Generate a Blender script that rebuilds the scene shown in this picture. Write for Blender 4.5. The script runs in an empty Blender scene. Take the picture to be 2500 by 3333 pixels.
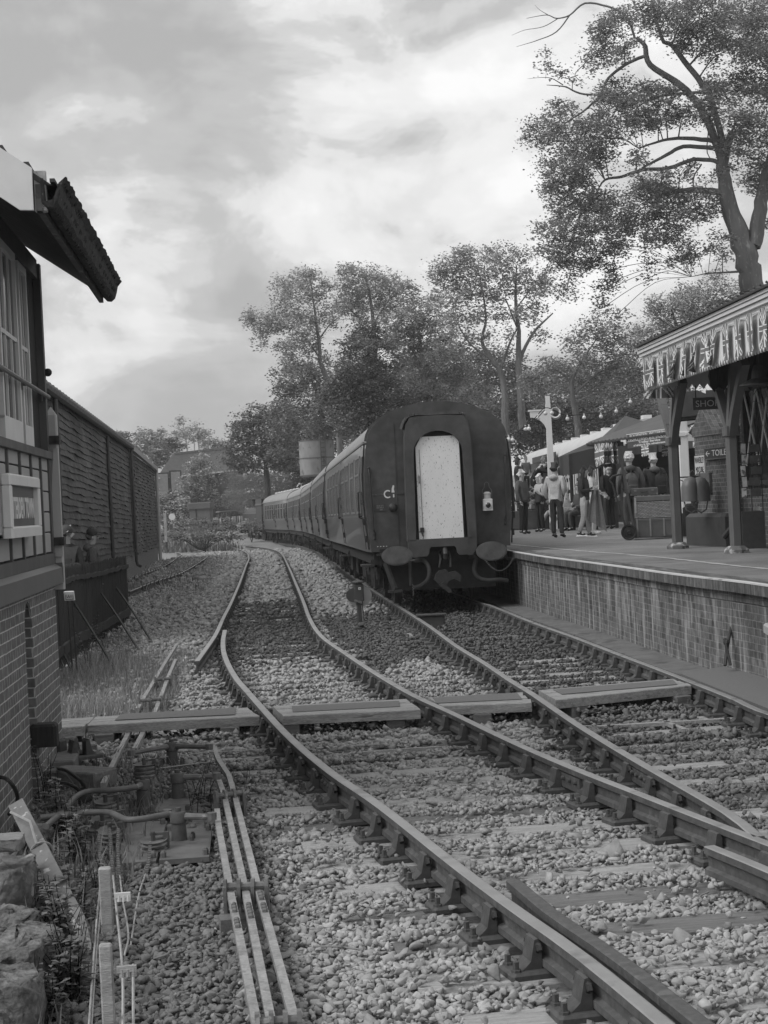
import bpy, math, random
import numpy as np
from mathutils import Vector, Matrix
random.seed(7); rng = np.random.default_rng(7)
S = bpy.context.scene; C = S.collection
# ---------------------------------------------------------------- camera
FPX, HC, ROLL, PITCH = 5300.0, 1.84, math.radians(2.75), math.atan((1642 - 1666.5) / 5300.0)
cam_d = bpy.data.cameras.new('camera'); cam = bpy.data.objects.new('camera', cam_d); C.objects.link(cam)
cam_d.sensor_fit = 'VERTICAL'; cam_d.sensor_height = 36; cam_d.lens = 36 * FPX / 3333
cam_d.clip_start = .1; cam_d.clip_end = 6000
cr, sr, cp, sp = math.cos(ROLL), math.sin(ROLL), math.cos(PITCH), math.sin(PITCH)
fw = Vector((0, cp, sp)); up0 = Vector((0, -sp, cp)); rt0 = Vector((1, 0, 0))
rt = rt0 * cr - up0 * sr; up = rt0 * sr + up0 * cr
cam.matrix_world = Matrix(((rt.x, up.x, -fw.x, 0), (rt.y, up.y, -fw.y, 0), (rt.z, up.z, -fw.z, HC), (0, 0, 0, 1)))
S.camera = cam
S.render.resolution_x = 768; S.render.resolution_y = 1024
# ---------------------------------------------------------------- light
SUN_EL, SUN_AZ = math.radians(46), math.radians(-112)        # azimuth from +Y towards +X
W = bpy.data.worlds.new('World'); S.world = W; W.use_nodes = True
def build_world():
    nt = W.node_tree; N = nt.nodes; L = nt.links; N.clear()
    def n(t, **k):
        x = N.new(t)
        for a, b in k.items(): setattr(x, a, b)
        return x
    def math_(op, a, b=None, clamp=False):
        m = n('ShaderNodeMath', operation=op, use_clamp=clamp)
        for i, v in enumerate((a, b)):
            if v is None: continue
            if isinstance(v, (int, float)): m.inputs[i].default_value = v
            else: L.new(v, m.inputs[i])
        return m.outputs[0]
    out = n('ShaderNodeOutputWorld'); bg = n('ShaderNodeBackground'); L.new(bg.outputs[0], out.inputs[0])
    sky = n('ShaderNodeTexSky', sky_type='NISHITA', sun_disc=False, sun_elevation=SUN_EL, sun_rotation=SUN_AZ)
    bw = n('ShaderNodeRGBToBW'); L.new(sky.outputs[0], bw.inputs[0])
    tc = n('ShaderNodeTexCoord'); sep = n('ShaderNodeSeparateXYZ'); L.new(tc.outputs['Generated'], sep.inputs[0])
    def noise(scx, scy, scz, off, detail, rough, dist=0.):
        mp = n('ShaderNodeMapping'); mp.inputs['Scale'].default_value = (scx, scy, scz); mp.inputs['Location'].default_value = off
        mp.inputs['Rotation'].default_value = (0, math.radians(8), 0)
        L.new(tc.outputs['Generated'], mp.inputs[0])
        t = n('ShaderNodeTexNoise'); t.inputs['Scale'].default_value = 1; t.inputs['Detail'].default_value = detail
        t.inputs['Roughness'].default_value = rough; t.inputs['Distortion'].default_value = dist
        L.new(mp.outputs[0], t.inputs[0]); return t.outputs['Fac']
    big = noise(5, 3, 10, (1.3, 0, 2.2), 7, .52, .5)
    fine = noise(14, 7, 20, (5.1, 2, .4), 9, .56, .4)
    edge = noise(9, 5, 14, (9.3, 4, 7.7), 10, .58, .9)
    # soft overcast: broad dark bases and brighter torn edges
    c = math_('ADD', math_('MULTIPLY', big, 1.15), math_('MULTIPLY', fine, .45))
    c = math_('ADD', c, math_('MULTIPLY', edge, .45))
    def lobe(az, el, w, amp):                             # a brighter or darker bank of cloud in one direction
        d = (math.sin(az) * math.cos(el), math.cos(az) * math.cos(el), math.sin(el))
        dp = n('ShaderNodeVectorMath', operation='DOT_PRODUCT'); L.new(tc.outputs['Generated'], dp.inputs[0]); dp.inputs[1].default_value = d
        mr = n('ShaderNodeMapRange', interpolation_type='SMOOTHSTEP'); mr.inputs[1].default_value = math.cos(w); mr.inputs[2].default_value = 1
        mr.inputs[3].default_value = 0; mr.inputs[4].default_value = amp; L.new(dp.outputs['Value'], mr.inputs[0]); return mr.outputs[0]
    c = math_('ADD', math_('MULTIPLY', c, 1.5), -.52)
    R = math.radians
    for a, e, w, amp in LOBES: c = math_('ADD', c, lobe(R(a), R(e), R(w), amp))
    rp = n('ShaderNodeValToRGB'); L.new(c, rp.inputs[0]); cr_ = rp.color_ramp
    pts = ((.70, 1.75), (.92, 2.15), (1.02, 2.6), (1.10, 3.15), (1.22, 3.55), (1.4, 4.0))
    cr_.interpolation = 'EASE'
    # the ramp is clipped to 0..1, so feed it a scaled value
    sc = math_('MULTIPLY_ADD', c, 1 / .7); N[sc.node.name].inputs[2].default_value = -.7 / .7; L.new(sc, rp.inputs[0])
    els = cr_.elements
    while len(els) < len(pts): els.new(.5)
    for e, (p, v) in zip(els, pts): e.position = (p - .7) / .7; e.color = (v / 6, v / 6, v / 6, 1)
    cl = math_('MULTIPLY', rp.outputs[0], 6.0)
    # clouds cover the blue: nine parts cloud to one part clear-sky brightness
    tot = math_('ADD', math_('MULTIPLY', cl, .97), math_('MULTIPLY', math_('MINIMUM', bw.outputs[0], 8.), .04))
    cmb = n('ShaderNodeCombineColor'); [L.new(tot, cmb.inputs[i]) for i in range(3)]
    L.new(cmb.outputs[0], bg.inputs[0]); bg.inputs[1].default_value = .145
LOBES = [(3, 8.5, 8, .17), (-9.5, 7.2, 4.5, .09), (-1.5, 10.2, 2.6, .10), (-6.5, 8.8, 3.0, -.12), (-9, 15, 7, -.16), (-4, 14.5, 5, -.02), (-5, 3.5, 5, -.13), (4.5, 14, 5, .10)]
build_world()
sun_d = bpy.data.lights.new('sun', 'SUN'); sun = bpy.data.objects.new('sun', sun_d); C.objects.link(sun)
sun_d.energy = 1.5; sun_d.angle = math.radians(40); sun_d.color = (1, 1, 1)
sv = Vector((math.sin(SUN_AZ) * math.cos(SUN_EL), math.cos(SUN_AZ) * math.cos(SUN_EL), math.sin(SUN_EL)))
sun.rotation_euler = sv.to_track_quat('Z', 'Y').to_euler(); sun.location = (0, 0, 60)
S.view_settings.view_transform = 'Standard'; S.view_settings.look = 'None'; S.view_settings.exposure = .84; S.view_settings.gamma = 1
# ---------------------------------------------------------------- measuring the photograph
def zg(y): return 0. if y < 17 else max(-.7, -.0065 * (y - 17))          # the line falls gently away from the camera
def ray(px, py):
    x = (px - 1250) / FPX; y = -(py - 1666.5) / FPX
    x, y = cr * x + sr * y, -sr * x + cr * y
    return np.array([x, cp - sp * y, sp + cp * y])
def G(px, py, z=0.):                                        # point of the plane z seen at a photo pixel
    r = ray(px, py); return Vector(r * ((z - HC) / r[2]) + np.array([0, 0, HC]))
def GZ(px, py, off=0.):                                     # the same on the falling track bed
    z = off
    for _ in range(12): p = G(px, py, z); z = .5 * z + .5 * (zg(p.y) + off)
    return Vector((p.x, p.y, zg(p.y) + off))
def D(px, py, d):                                           # point at distance d
    r = ray(px, py); return Vector(r * (d / r[1]) + np.array([0, 0, HC]))
# ---------------------------------------------------------------- object helpers
def tag(o, label=None, cat=None, group=None, kind=None):
    if label: o['label'] = label
    if cat: o['category'] = cat
    if group: o['group'] = group
    if kind: o['kind'] = kind
    return o
def thing(name, label, cat, loc=(0, 0, 0), rz=0., group=None, scale=1.):
    o = bpy.data.objects.new(name, None); C.objects.link(o); o.empty_display_size = .1
    o.location = loc; o.rotation_euler = (0, 0, rz); o.scale = (scale,) * 3
    return tag(o, label, cat, group)
def copy_tree(o, parent=None):
    c = o.copy(); C.objects.link(c)
    if parent: c.parent = parent
    for ch in o.children: copy_tree(ch, c)
    return c
def nrm(v): return v / (np.linalg.norm(v) + 1e-12)
class MB:
    """collects shapes and links them as one mesh object"""
    def __init__(s): s.v = []; s.f = []; s.m = []; s.k = 0
    def add(s, vs, fs):
        b = len(s.v); s.v += [tuple(map(float, p)) for p in vs]; s.f += [tuple(i + b for i in f) for f in fs]; s.m += [s.k] * len(fs); return s
    def box(s, c, d, rz=0., M=None):
        x, y, z = d[0] / 2, d[1] / 2, d[2] / 2
        P = [(-x, -y, -z), (x, -y, -z), (x, y, -z), (-x, y, -z), (-x, -y, z), (x, -y, z), (x, y, z), (-x, y, z)]
        R = M or Matrix.Rotation(rz, 3, 'Z')
        return s.add([R @ Vector(p) + Vector(c) for p in P], [(0, 3, 2, 1), (4, 5, 6, 7), (0, 1, 5, 4), (1, 2, 6, 5), (2, 3, 7, 6), (3, 0, 4, 7)])
    def bbox(s, c, d, b=.01, rz=0., M=None):                # box with chamfered upright and top edges
        x, y, z = d[0] / 2, d[1] / 2, d[2] / 2
        P = []
        for zz, q in ((-z, 0), (z - b, 0), (z, b)):
            X, Y = x - q, y - q; e = b
            P += [(-X + e, -Y, zz), (X - e, -Y, zz), (X, -Y + e, zz), (X, Y - e, zz), (X - e, Y, zz), (-X + e, Y, zz), (-X, Y - e, zz), (-X, -Y + e, zz)]
        F = [tuple(range(7, -1, -1)), tuple(range(16, 24))]
        for r in (0, 8):
            for i in range(8): F.append((r + i, r + (i + 1) % 8, r + 8 + (i + 1) % 8, r + 8 + i))
        R = M or Matrix.Rotation(rz, 3, 'Z')
        return s.add([R @ Vector(p) + Vector(c) for p in P], F)
    def bar(s, a, b, w, h, up=(0, 0, 1)):                   # rectangular bar between two points
        a, b = Vector(a), Vector(b); d = b - a; L = d.length; d.normalize()
        u = Vector(up); x = d.cross(u)
        if x.length < 1e-4: x = d.cross(Vector((0, 1, 0)))
        x.normalize(); z = x.cross(d)
        P = []
        for p in (a, b):
            for i, j in ((-1, -1), (1, -1), (1, 1), (-1, 1)): P.append(p + x * (i * w / 2) + z * (j * h / 2))
        return s.add(P, [(0, 3, 2, 1), (4, 5, 6, 7), (0, 1, 5, 4), (1, 2, 6, 5), (2, 3, 7, 6), (3, 0, 4, 7)])
    def tube(s, path, r, n=8, cap=True):
        P = [Vector(p) for p in path]; R = list(r) if hasattr(r, '__len__') else [r] * len(P)
        vs = []; fs = []; x = None
        for i, p in enumerate(P):
            t = (P[min(i + 1, len(P) - 1)] - P[max(i - 1, 0)]).normalized()
            if x is None: x = t.orthogonal().normalized()
            else:
                x = x - t * x.dot(t)
                if x.length < 1e-5: x = t.orthogonal()
                x.normalize()
            y = t.cross(x)
            for k in range(n):
                a = 2 * math.pi * k / n; vs.append(p + (x * math.cos(a) + y * math.sin(a)) * R[i])
        for i in range(len(P) - 1):
            for k in range(n): fs.append((i * n + k, i * n + (k + 1) % n, (i + 1) * n + (k + 1) % n, (i + 1) * n + k))
        if cap: fs.append(tuple(range(n - 1, -1, -1))); fs.append(tuple(range((len(P) - 1) * n, len(P) * n)))
        return s.add(vs, fs)
    def lathe(s, prof, at=(0, 0, 0), n=16, M=None, cap=True):
        R = M or Matrix.Identity(3); at = Vector(at); vs = []; fs = []
        for r, z in prof:
            for k in range(n):
                a = 2 * math.pi * k / n; vs.append(R @ Vector((r * math.cos(a), r * math.sin(a), z)) + at)
        m = len(prof)
        for i in range(m - 1):
            for k in range(n): fs.append((i * n + k, i * n + (k + 1) % n, (i + 1) * n + (k + 1) % n, (i + 1) * n + k))
        if cap: fs.append(tuple(range(n - 1, -1, -1))); fs.append(tuple(range((m - 1) * n, m * n)))
        return s.add(vs, fs)
    def prism(s, poly, o, ux, uy, uz, t):                   # polygon (u,v) in the plane ux,uy at o, extruded by t along uz
        o, ux, uy, uz = map(Vector, (o, ux, uy, uz)); n = len(poly)
        A = [o + ux * u + uy * v for u, v in poly]; B = [p + uz * t for p in A]
        return s.add(A + B, [tuple(range(n - 1, -1, -1)), tuple(range(n, 2 * n))] + [(i, (i + 1) % n, n + (i + 1) % n, n + i) for i in range(n)])
    def sweep(s, prof, path, up=(0, 0, 1), closed=True, cap=True):   # profile (side, height) along a path
        P = [Vector(p) for p in path]; vs = []; fs = []; n = len(prof)
        for i, p in enumerate(P):
            t = (P[min(i + 1, len(P) - 1)] - P[max(i - 1, 0)]).normalized(); x = t.cross(Vector(up)).normalized(); z = x.cross(t)
            vs += [p + x * u + z * v for u, v in prof]
        for i in range(len(P) - 1):
            for k in range(n if closed else n - 1): fs.append((i * n + k, i * n + (k + 1) % n, (i + 1) * n + (k + 1) % n, (i + 1) * n + k))
        if cap and closed: fs.append(tuple(range(n - 1, -1, -1))); fs.append(tuple(range((len(P) - 1) * n, len(P) * n)))
        return s.add(vs, fs)
    def ball(s, c, r, n=10, m=7, M=None):
        r = (r,) * 3 if not hasattr(r, '__len__') else r; R = M or Matrix.Identity(3); c = Vector(c); vs = [c + R @ Vector((0, 0, -r[2]))]; fs = []
        for i in range(1, m):
            a = math.pi * i / m
            for k in range(n): b = 2 * math.pi * k / n; vs.append(c + R @ Vector((r[0] * math.sin(a) * math.cos(b), r[1] * math.sin(a) * math.sin(b), -r[2] * math.cos(a))))
        vs.append(c + R @ Vector((0, 0, r[2]))); T = len(vs) - 1
        for k in range(n):
            fs.append((0, 1 + (k + 1) % n, 1 + k)); fs.append((T, 1 + (m - 2) * n + k, 1 + (m - 2) * n + (k + 1) % n))
            for i in range(m - 2): fs.append((1 + i * n + k, 1 + i * n + (k + 1) % n, 1 + (i + 1) * n + (k + 1) % n, 1 + (i + 1) * n + k))
        return s.add(vs, fs)
    def build(s, name, mats, parent=None, smooth=False, loc=None):
        me = bpy.data.meshes.new(name); me.from_pydata(s.v, [], s.f)
        o = bpy.data.objects.new(name, me); C.objects.link(o)
        if not isinstance(mats, (list, tuple)): mats = [mats]
        for m in mats: me.materials.append(m)
        if len(mats) > 1: me.polygons.foreach_set('material_index', s.m)
        fix_mesh(me, smooth)
        if parent: o.parent = parent
        if loc is not None: o.location = loc
        return o
def fix_mesh(me, smooth=False):
    me.update(); nv = len(me.vertices)
    if smooth:
        me.polygons.foreach_set('use_smooth', [True] * len(me.polygons))
        try: me.set_sharp_from_angle(angle=math.radians(42))
        except Exception: pass
    # UVs in metres: u along the face, v up it
    co = np.empty(nv * 3, np.float32); me.vertices.foreach_get('co', co); co = co.reshape(-1, 3)
    npol = len(me.polygons); no = np.empty(npol * 3, np.float32); me.polygons.foreach_get('normal', no); no = no.reshape(-1, 3)
    lt = np.empty(npol, np.int32); me.polygons.foreach_get('loop_total', lt)
    li = np.empty(len(me.loops), np.int32); me.loops.foreach_get('vertex_index', li)
    n = np.repeat(no, lt, 0); p = co[li]; flat = np.abs(n[:, 2]) > .75
    h = np.hypot(n[:, 0], n[:, 1]) + 1e-6; u = (-n[:, 1] * p[:, 0] + n[:, 0] * p[:, 1]) / h; v = p[:, 2].copy()
    u[flat] = p[flat, 0]; v[flat] = p[flat, 1]
    uv = me.uv_layers.new(name='UVMap'); uv.data.foreach_set('uv', np.stack([u, v], 1).astype(np.float32).ravel())
def np_mesh(name, V, F, mats, smooth=False, attr=None, parent=None, mi=None):   # big meshes: V (n,3), F (m,k)
    me = bpy.data.meshes.new(name); m, k = F.shape
    me.vertices.add(len(V)); me.vertices.foreach_set('co', V.astype(np.float32).ravel())
    me.loops.add(m * k); me.loops.foreach_set('vertex_index', F.astype(np.int32).ravel())
    me.polygons.add(m); me.polygons.foreach_set('loop_start', np.arange(0, m * k, k, dtype=np.int32))
    try: me.polygons.foreach_set('loop_total', np.full(m, k, np.int32))
    except Exception: pass
    for x in (mats if isinstance(mats, (list, tuple)) else [mats]): me.materials.append(x)
    if mi is not None: me.polygons.foreach_set('material_index', mi.astype(np.int32))
    if smooth: me.polygons.foreach_set('use_smooth', np.ones(m, bool))
    me.update(calc_edges=True)
    if attr is not None:
        a = me.attributes.new('tone', 'FLOAT', 'FACE'); a.data.foreach_set('value', attr.astype(np.float32))
    o = bpy.data.objects.new(name, me); C.objects.link(o)
    if parent: o.parent = parent
    return o
FONT = {}
def text_part(name, s, size, mat, parent, o, ux, uy, depth=.004, width=None, bold=0., align='CENTER'):
    """lettering as solid mesh: o is the centre, ux the reading direction, uy up"""
    cu = bpy.data.curves.new('lettering', 'FONT'); cu.body = s; cu.size = size; cu.extrude = depth / 2; cu.align_x = align; cu.align_y = 'CENTER'; cu.offset = bold
    cu.resolution_u = 3
    t = bpy.data.objects.new('lettering', cu); C.objects.link(t)
    dg = bpy.context.evaluated_depsgraph_get(); dg.update()
    me = bpy.data.meshes.new_from_object(t.evaluated_get(dg)); bpy.data.objects.remove(t); bpy.data.curves.remove(cu)
    ux, uy = Vector(ux).normalized(), Vector(uy).normalized(); uz = ux.cross(uy)
    xs = [v.co.x for v in me.vertices]; w = (max(xs) - min(xs)) or 1; k = 1. if not width else width / w
    for v in me.vertices: c = v.co.copy(); v.co = Vector(o) + ux * (c.x * k) + uy * c.y + uz * c.z
    me.materials.clear(); me.materials.append(mat)
    ob = bpy.data.objects.new(name, me); C.objects.link(ob); ob.parent = parent
    return ob
def spline(P, n=8):                                          # Catmull-Rom through points
    P = [Vector(p) for p in P]; Q = [P[0] * 2 - P[1]] + P + [P[-1] * 2 - P[-2]]; out = []
    for i in range(1, len(Q) - 2):
        a, b, c, d = Q[i - 1:i + 3]
        for k in range(n):
            t = k / n; out.append(.5 * ((2 * b) + (c - a) * t + (2 * a - 5 * b + 4 * c - d) * t * t + (3 * b - a - 3 * c + d) * t ** 3))
    return out + [P[-1]]
def resample(P, step):
    P = [Vector(p) for p in P]; d = [0]
    for a, b in zip(P[:-1], P[1:]): d.append(d[-1] + (b - a).length)
    out = []; n = max(2, int(d[-1] / step) + 1); j = 0
    for i in range(n):
        s = d[-1] * i / (n - 1)
        while j < len(d) - 2 and d[j + 1] < s: j += 1
        t = (s - d[j]) / max(1e-9, d[j + 1] - d[j]); out.append(P[j].lerp(P[j + 1], t))
    return out
# ---------------------------------------------------------------- materials (a grey photograph: every colour is grey)
MATS = {}
def mat(name, c, rough=.75, var=.25, sc=6., bump=.15, metal=0., stretch=(1, 1, 1), spec=.4, fine=None, tone=False, coat=0., spots=None, seed=0., space='Object'):
    if name in MATS: return MATS[name]
    m = bpy.data.materials.new(name); MATS[name] = m; m.use_nodes = True
    nt = m.node_tree; N = nt.nodes; L = nt.links; b = N['Principled BSDF']
    b.inputs['Roughness'].default_value = rough; b.inputs['Metallic'].default_value = metal; b.inputs['Specular IOR Level'].default_value = spec
    b.inputs['Coat Weight'].default_value = coat
    tc = N.new('ShaderNodeTexCoord'); mp = N.new('ShaderNodeMapping'); L.new(tc.outputs[space], mp.inputs[0])
    mp.inputs['Scale'].default_value = stretch; mp.inputs['Location'].default_value = (seed, seed * .7, seed * .3)
    t = N.new('ShaderNodeTexNoise'); t.inputs['Scale'].default_value = sc; t.inputs['Detail'].default_value = 8; t.inputs['Roughness'].default_value = .62; L.new(mp.outputs[0], t.inputs[0])
    mr = N.new('ShaderNodeMapRange'); mr.inputs[1].default_value = .28; mr.inputs[2].default_value = .72
    mr.inputs[3].default_value = c * (1 - var); mr.inputs[4].default_value = c * (1 + var); L.new(t.outputs['Fac'], mr.inputs[0]); val = mr.outputs[0]
    def mul(a, bb):
        x = N.new('ShaderNodeMath'); x.operation = 'MULTIPLY'; L.new(a, x.inputs[0])
        if isinstance(bb, float): x.inputs[1].default_value = bb
        else: L.new(bb, x.inputs[1])
        return x.outputs[0]
    if fine:                                                # second, finer grain
        t2 = N.new('ShaderNodeTexNoise'); t2.inputs['Scale'].default_value = fine[0]; t2.inputs['Detail'].default_value = 4; L.new(mp.outputs[0], t2.inputs[0])
        m2 = N.new('ShaderNodeMapRange'); m2.inputs[1].default_value = .3; m2.inputs[2].default_value = .7; m2.inputs[3].default_value = 1 - fine[1]; m2.inputs[4].default_value = 1 + fine[1]
        L.new(t2.outputs['Fac'], m2.inputs[0]); val = mul(val, m2.outputs[0])
    if spots:                                               # scattered patches of another value: (scale, threshold, value)
        t3 = N.new('ShaderNodeTexNoise'); t3.inputs['Scale'].default_value = spots[0]; t3.inputs['Detail'].default_value = 6; L.new(mp.outputs[0], t3.inputs[0])
        m3 = N.new('ShaderNodeMapRange'); m3.inputs[1].default_value = spots[1]; m3.inputs[2].default_value = spots[1] + .06; L.new(t3.outputs['Fac'], m3.inputs[0])
        mx = N.new('ShaderNodeMix'); L.new(m3.outputs[0], mx.inputs[0]); L.new(val, mx.inputs[2]); mx.inputs[3].default_value = spots[2]; val = mx.outputs[0]
    if tone:
        at = N.new('ShaderNodeAttribute'); at.attribute_name = 'tone'; val = mul(val, at.outputs['Fac'])
    cc = N.new('ShaderNodeCombineColor'); [L.new(val, cc.inputs[i]) for i in range(3)]; L.new(cc.outputs[0], b.inputs['Base Color'])
    if bump:
        bp = N.new('ShaderNodeBump'); bp.inputs['Strength'].default_value = bump; bp.inputs['Distance'].default_value = .02; L.new((t2 if fine else t).outputs['Fac'], bp.inputs['Height']); L.new(bp.outputs[0], b.inputs['Normal'])
    return m
def brick_mat(name, c, mortar, w=.225, h=.075, var=.3, mw=.009, english=True, stain=0., rough=.8):
    if name in MATS: return MATS[name]
    m = bpy.data.materials.new(name); MATS[name] = m; m.use_nodes = True
    nt = m.node_tree; N = nt.nodes; L = nt.links; b = N['Principled BSDF']; b.inputs['Roughness'].default_value = rough; b.inputs['Specular IOR Level'].default_value = .35
    tc = N.new('ShaderNodeTexCoord'); nz = N.new('ShaderNodeTexNoise'); nz.inputs['Scale'].default_value = 9; nz.inputs['Detail'].default_value = 3; L.new(tc.outputs['UV'], nz.inputs[0])
    ma = N.new('ShaderNodeVectorMath'); ma.operation = 'MULTIPLY_ADD'; L.new(nz.outputs['Color'], ma.inputs[0]); ma.inputs[1].default_value = (.012, .012, 0); L.new(tc.outputs['UV'], ma.inputs[2])
    br = N.new('ShaderNodeTexBrick'); L.new(ma.outputs[0], br.inputs[0]); br.inputs['Scale'].default_value = 1; br.inputs['Brick Width'].default_value = w; br.inputs['Row Height'].default_value = h
    br.inputs['Mortar Size'].default_value = mw / 2; br.inputs['Mortar Smooth'].default_value = .3; br.offset = .5
    if english: br.squash = .5; br.squash_frequency = 2
    br.inputs['Color1'].default_value = (c * (1 - var),) * 3 + (1,); br.inputs['Color2'].default_value = (c * (1 + var),) * 3 + (1,); br.inputs['Mortar'].default_value = (mortar,) * 3 + (1,)
    t = N.new('ShaderNodeTexNoise'); t.inputs['Scale'].default_value = 14; t.inputs['Detail'].default_value = 8; L.new(tc.outputs['UV'], t.inputs[0])
    mr = N.new('ShaderNodeMapRange'); mr.inputs[1].default_value = .3; mr.inputs[2].default_value = .7; mr.inputs[3].default_value = .72; mr.inputs[4].default_value = 1.25; L.new(t.outputs['Fac'], mr.inputs[0])
    mx = N.new('ShaderNodeMix'); mx.data_type = 'RGBA'; mx.blend_type = 'MULTIPLY'; mx.inputs[0].default_value = 1; L.new(br.outputs['Color'], mx.inputs[6])
    cc = N.new('ShaderNodeCombineColor'); [L.new(mr.outputs[0], cc.inputs[i]) for i in range(3)]; L.new(cc.outputs[0], mx.inputs[7]); col = mx.outputs[2]
    if stain:                                               # lime runs and soot, long vertical streaks
        mp = N.new('ShaderNodeMapping'); mp.inputs['Scale'].default_value = (4.2, .55, 1); L.new(tc.outputs['UV'], mp.inputs[0])
        s = N.new('ShaderNodeTexNoise'); s.inputs['Scale'].default_value = 1.6; s.inputs['Detail'].default_value = 9; s.inputs['Roughness'].default_value = .68; L.new(mp.outputs[0], s.inputs[0])
        m1 = N.new('ShaderNodeMapRange'); m1.inputs[1].default_value = .49; m1.inputs[2].default_value = .66; m1.inputs[3].default_value = 0; m1.inputs[4].default_value = stain; L.new(s.outputs['Fac'], m1.inputs[0])
        x2 = N.new('ShaderNodeMix'); x2.data_type = 'RGBA'; L.new(m1.outputs[0], x2.inputs[0]); L.new(col, x2.inputs[6]); x2.inputs[7].default_value = (.36, .36, .36, 1)
        m4 = N.new('ShaderNodeMapRange'); m4.inputs[1].default_value = .30; m4.inputs[2].default_value = .47; m4.inputs[3].default_value = .45; m4.inputs[4].default_value = 1; L.new(s.outputs['Fac'], m4.inputs[0])
        c4 = N.new('ShaderNodeCombineColor'); [L.new(m4.outputs[0], c4.inputs[i]) for i in range(3)]
        x3 = N.new('ShaderNodeMix'); x3.data_type = 'RGBA'; x3.blend_type = 'MULTIPLY'; x3.inputs[0].default_value = 1; L.new(x2.outputs[2], x3.inputs[6]); L.new(c4.outputs[0], x3.inputs[7]); col = x3.outputs[2]
    L.new(col, b.inputs['Base Color'])
    bp = N.new('ShaderNodeBump'); bp.inputs['Strength'].default_value = .6; bp.inputs['Distance'].default_value = .008
    ad = N.new('ShaderNodeMath'); ad.operation = 'MULTIPLY_ADD'; L.new(br.outputs['Fac'], ad.inputs[0]); ad.inputs[1].default_value = -1.; L.new(t.outputs['Fac'], ad.inputs[2])
    L.new(ad.outputs[0], bp.inputs['Height']); L.new(bp.outputs[0], b.inputs['Normal'])
    return m
def leaf_mat(name, c, trans=.35):
    if name in MATS: return MATS[name]
    m = bpy.data.materials.new(name); MATS[name] = m; m.use_nodes = True
    nt = m.node_tree; N = nt.nodes; L = nt.links; b = N['Principled BSDF']; b.inputs['Roughness'].default_value = .5; b.inputs['Specular IOR Level'].default_value = .35
    at = N.new('ShaderNodeAttribute'); at.attribute_name = 'tone'; x = N.new('ShaderNodeMath'); x.operation = 'MULTIPLY'; L.new(at.outputs['Fac'], x.inputs[0]); x.inputs[1].default_value = c
    cc = N.new('ShaderNodeCombineColor'); [L.new(x.outputs[0], cc.inputs[i]) for i in range(3)]; L.new(cc.outputs[0], b.inputs['Base Color'])
    tr = N.new('ShaderNodeBsdfTranslucent'); L.new(cc.outputs[0], tr.inputs[0]); ms = N.new('ShaderNodeMixShader'); ms.inputs[0].default_value = trans
    L.new(b.outputs[0], ms.inputs[1]); L.new(tr.outputs[0], ms.inputs[2]); L.new(ms.outputs[0], N['Material Output'].inputs[0])
    return m
def glass_mat(name='window_glass', c=.03, rough=.05):
    return mat(name, c, rough=.12, var=.2, sc=.7, bump=.0, spec=.45)
STONE = mat('ballast_stone', .29, .85, .18, 30, .25, tone=True)
STONED = mat('sooty_ballast_stone', .095, .85, .2, 30, .25, tone=True)
RUST = mat('rail_rust', .075, .7, .3, 20, .25, spots=(9, .6, .11))
RAILTOP = mat('worn_rail_head', .27, .42, .2, 4, .05, metal=.35, stretch=(1, 1, 1), spots=(3, .60, .18))
CHAIRM = mat('rusty_cast_iron', .066, .75, .3, 18, .25)
TIMBER = mat('weathered_sleeper_timber', .33, .9, .35, 3, .5, stretch=(1, 14, 10), fine=(40, .25))
TIMBERD = mat('oily_sleeper_timber', .16, .85, .35, 3, .5, stretch=(1, 14, 10), fine=(40, .25))
PLANK = mat('crossing_plank', .30, .85, .38, 3.5, .5, stretch=(1, 12, 10), fine=(26, .3), spots=(2.2, .62, .15))
FELT = mat('roofing_felt_strip', .13, .9, .12, 40, .2)
BLACK = mat('soot_black_iron', .014, .6, .3, 8, .1)
IRON = mat('dark_iron', .03, .55, .3, 10, .12)
GALV = mat('galvanised_steel', .27, .6, .3, 9, .2, metal=.2, fine=(60, .2), spots=(22, .6, .2))
STEEL = mat('rusted_steel', .13, .7, .35, 12, .2, spots=(20, .62, .24))
WHITE = mat('white_paint', .62, .55, .08, 3, .08, spots=(6, .72, .42))
CREAM = mat('cream_paint', .36, .6, .07, 3, .06)
DARKP = mat('dark_gloss_paint', .045, .4, .15, 3, .05)
BLACKW = mat('tarred_wood', .018, .8, .5, 4, .4, stretch=(8, 8, 1))
GLASS = glass_mat()
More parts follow.
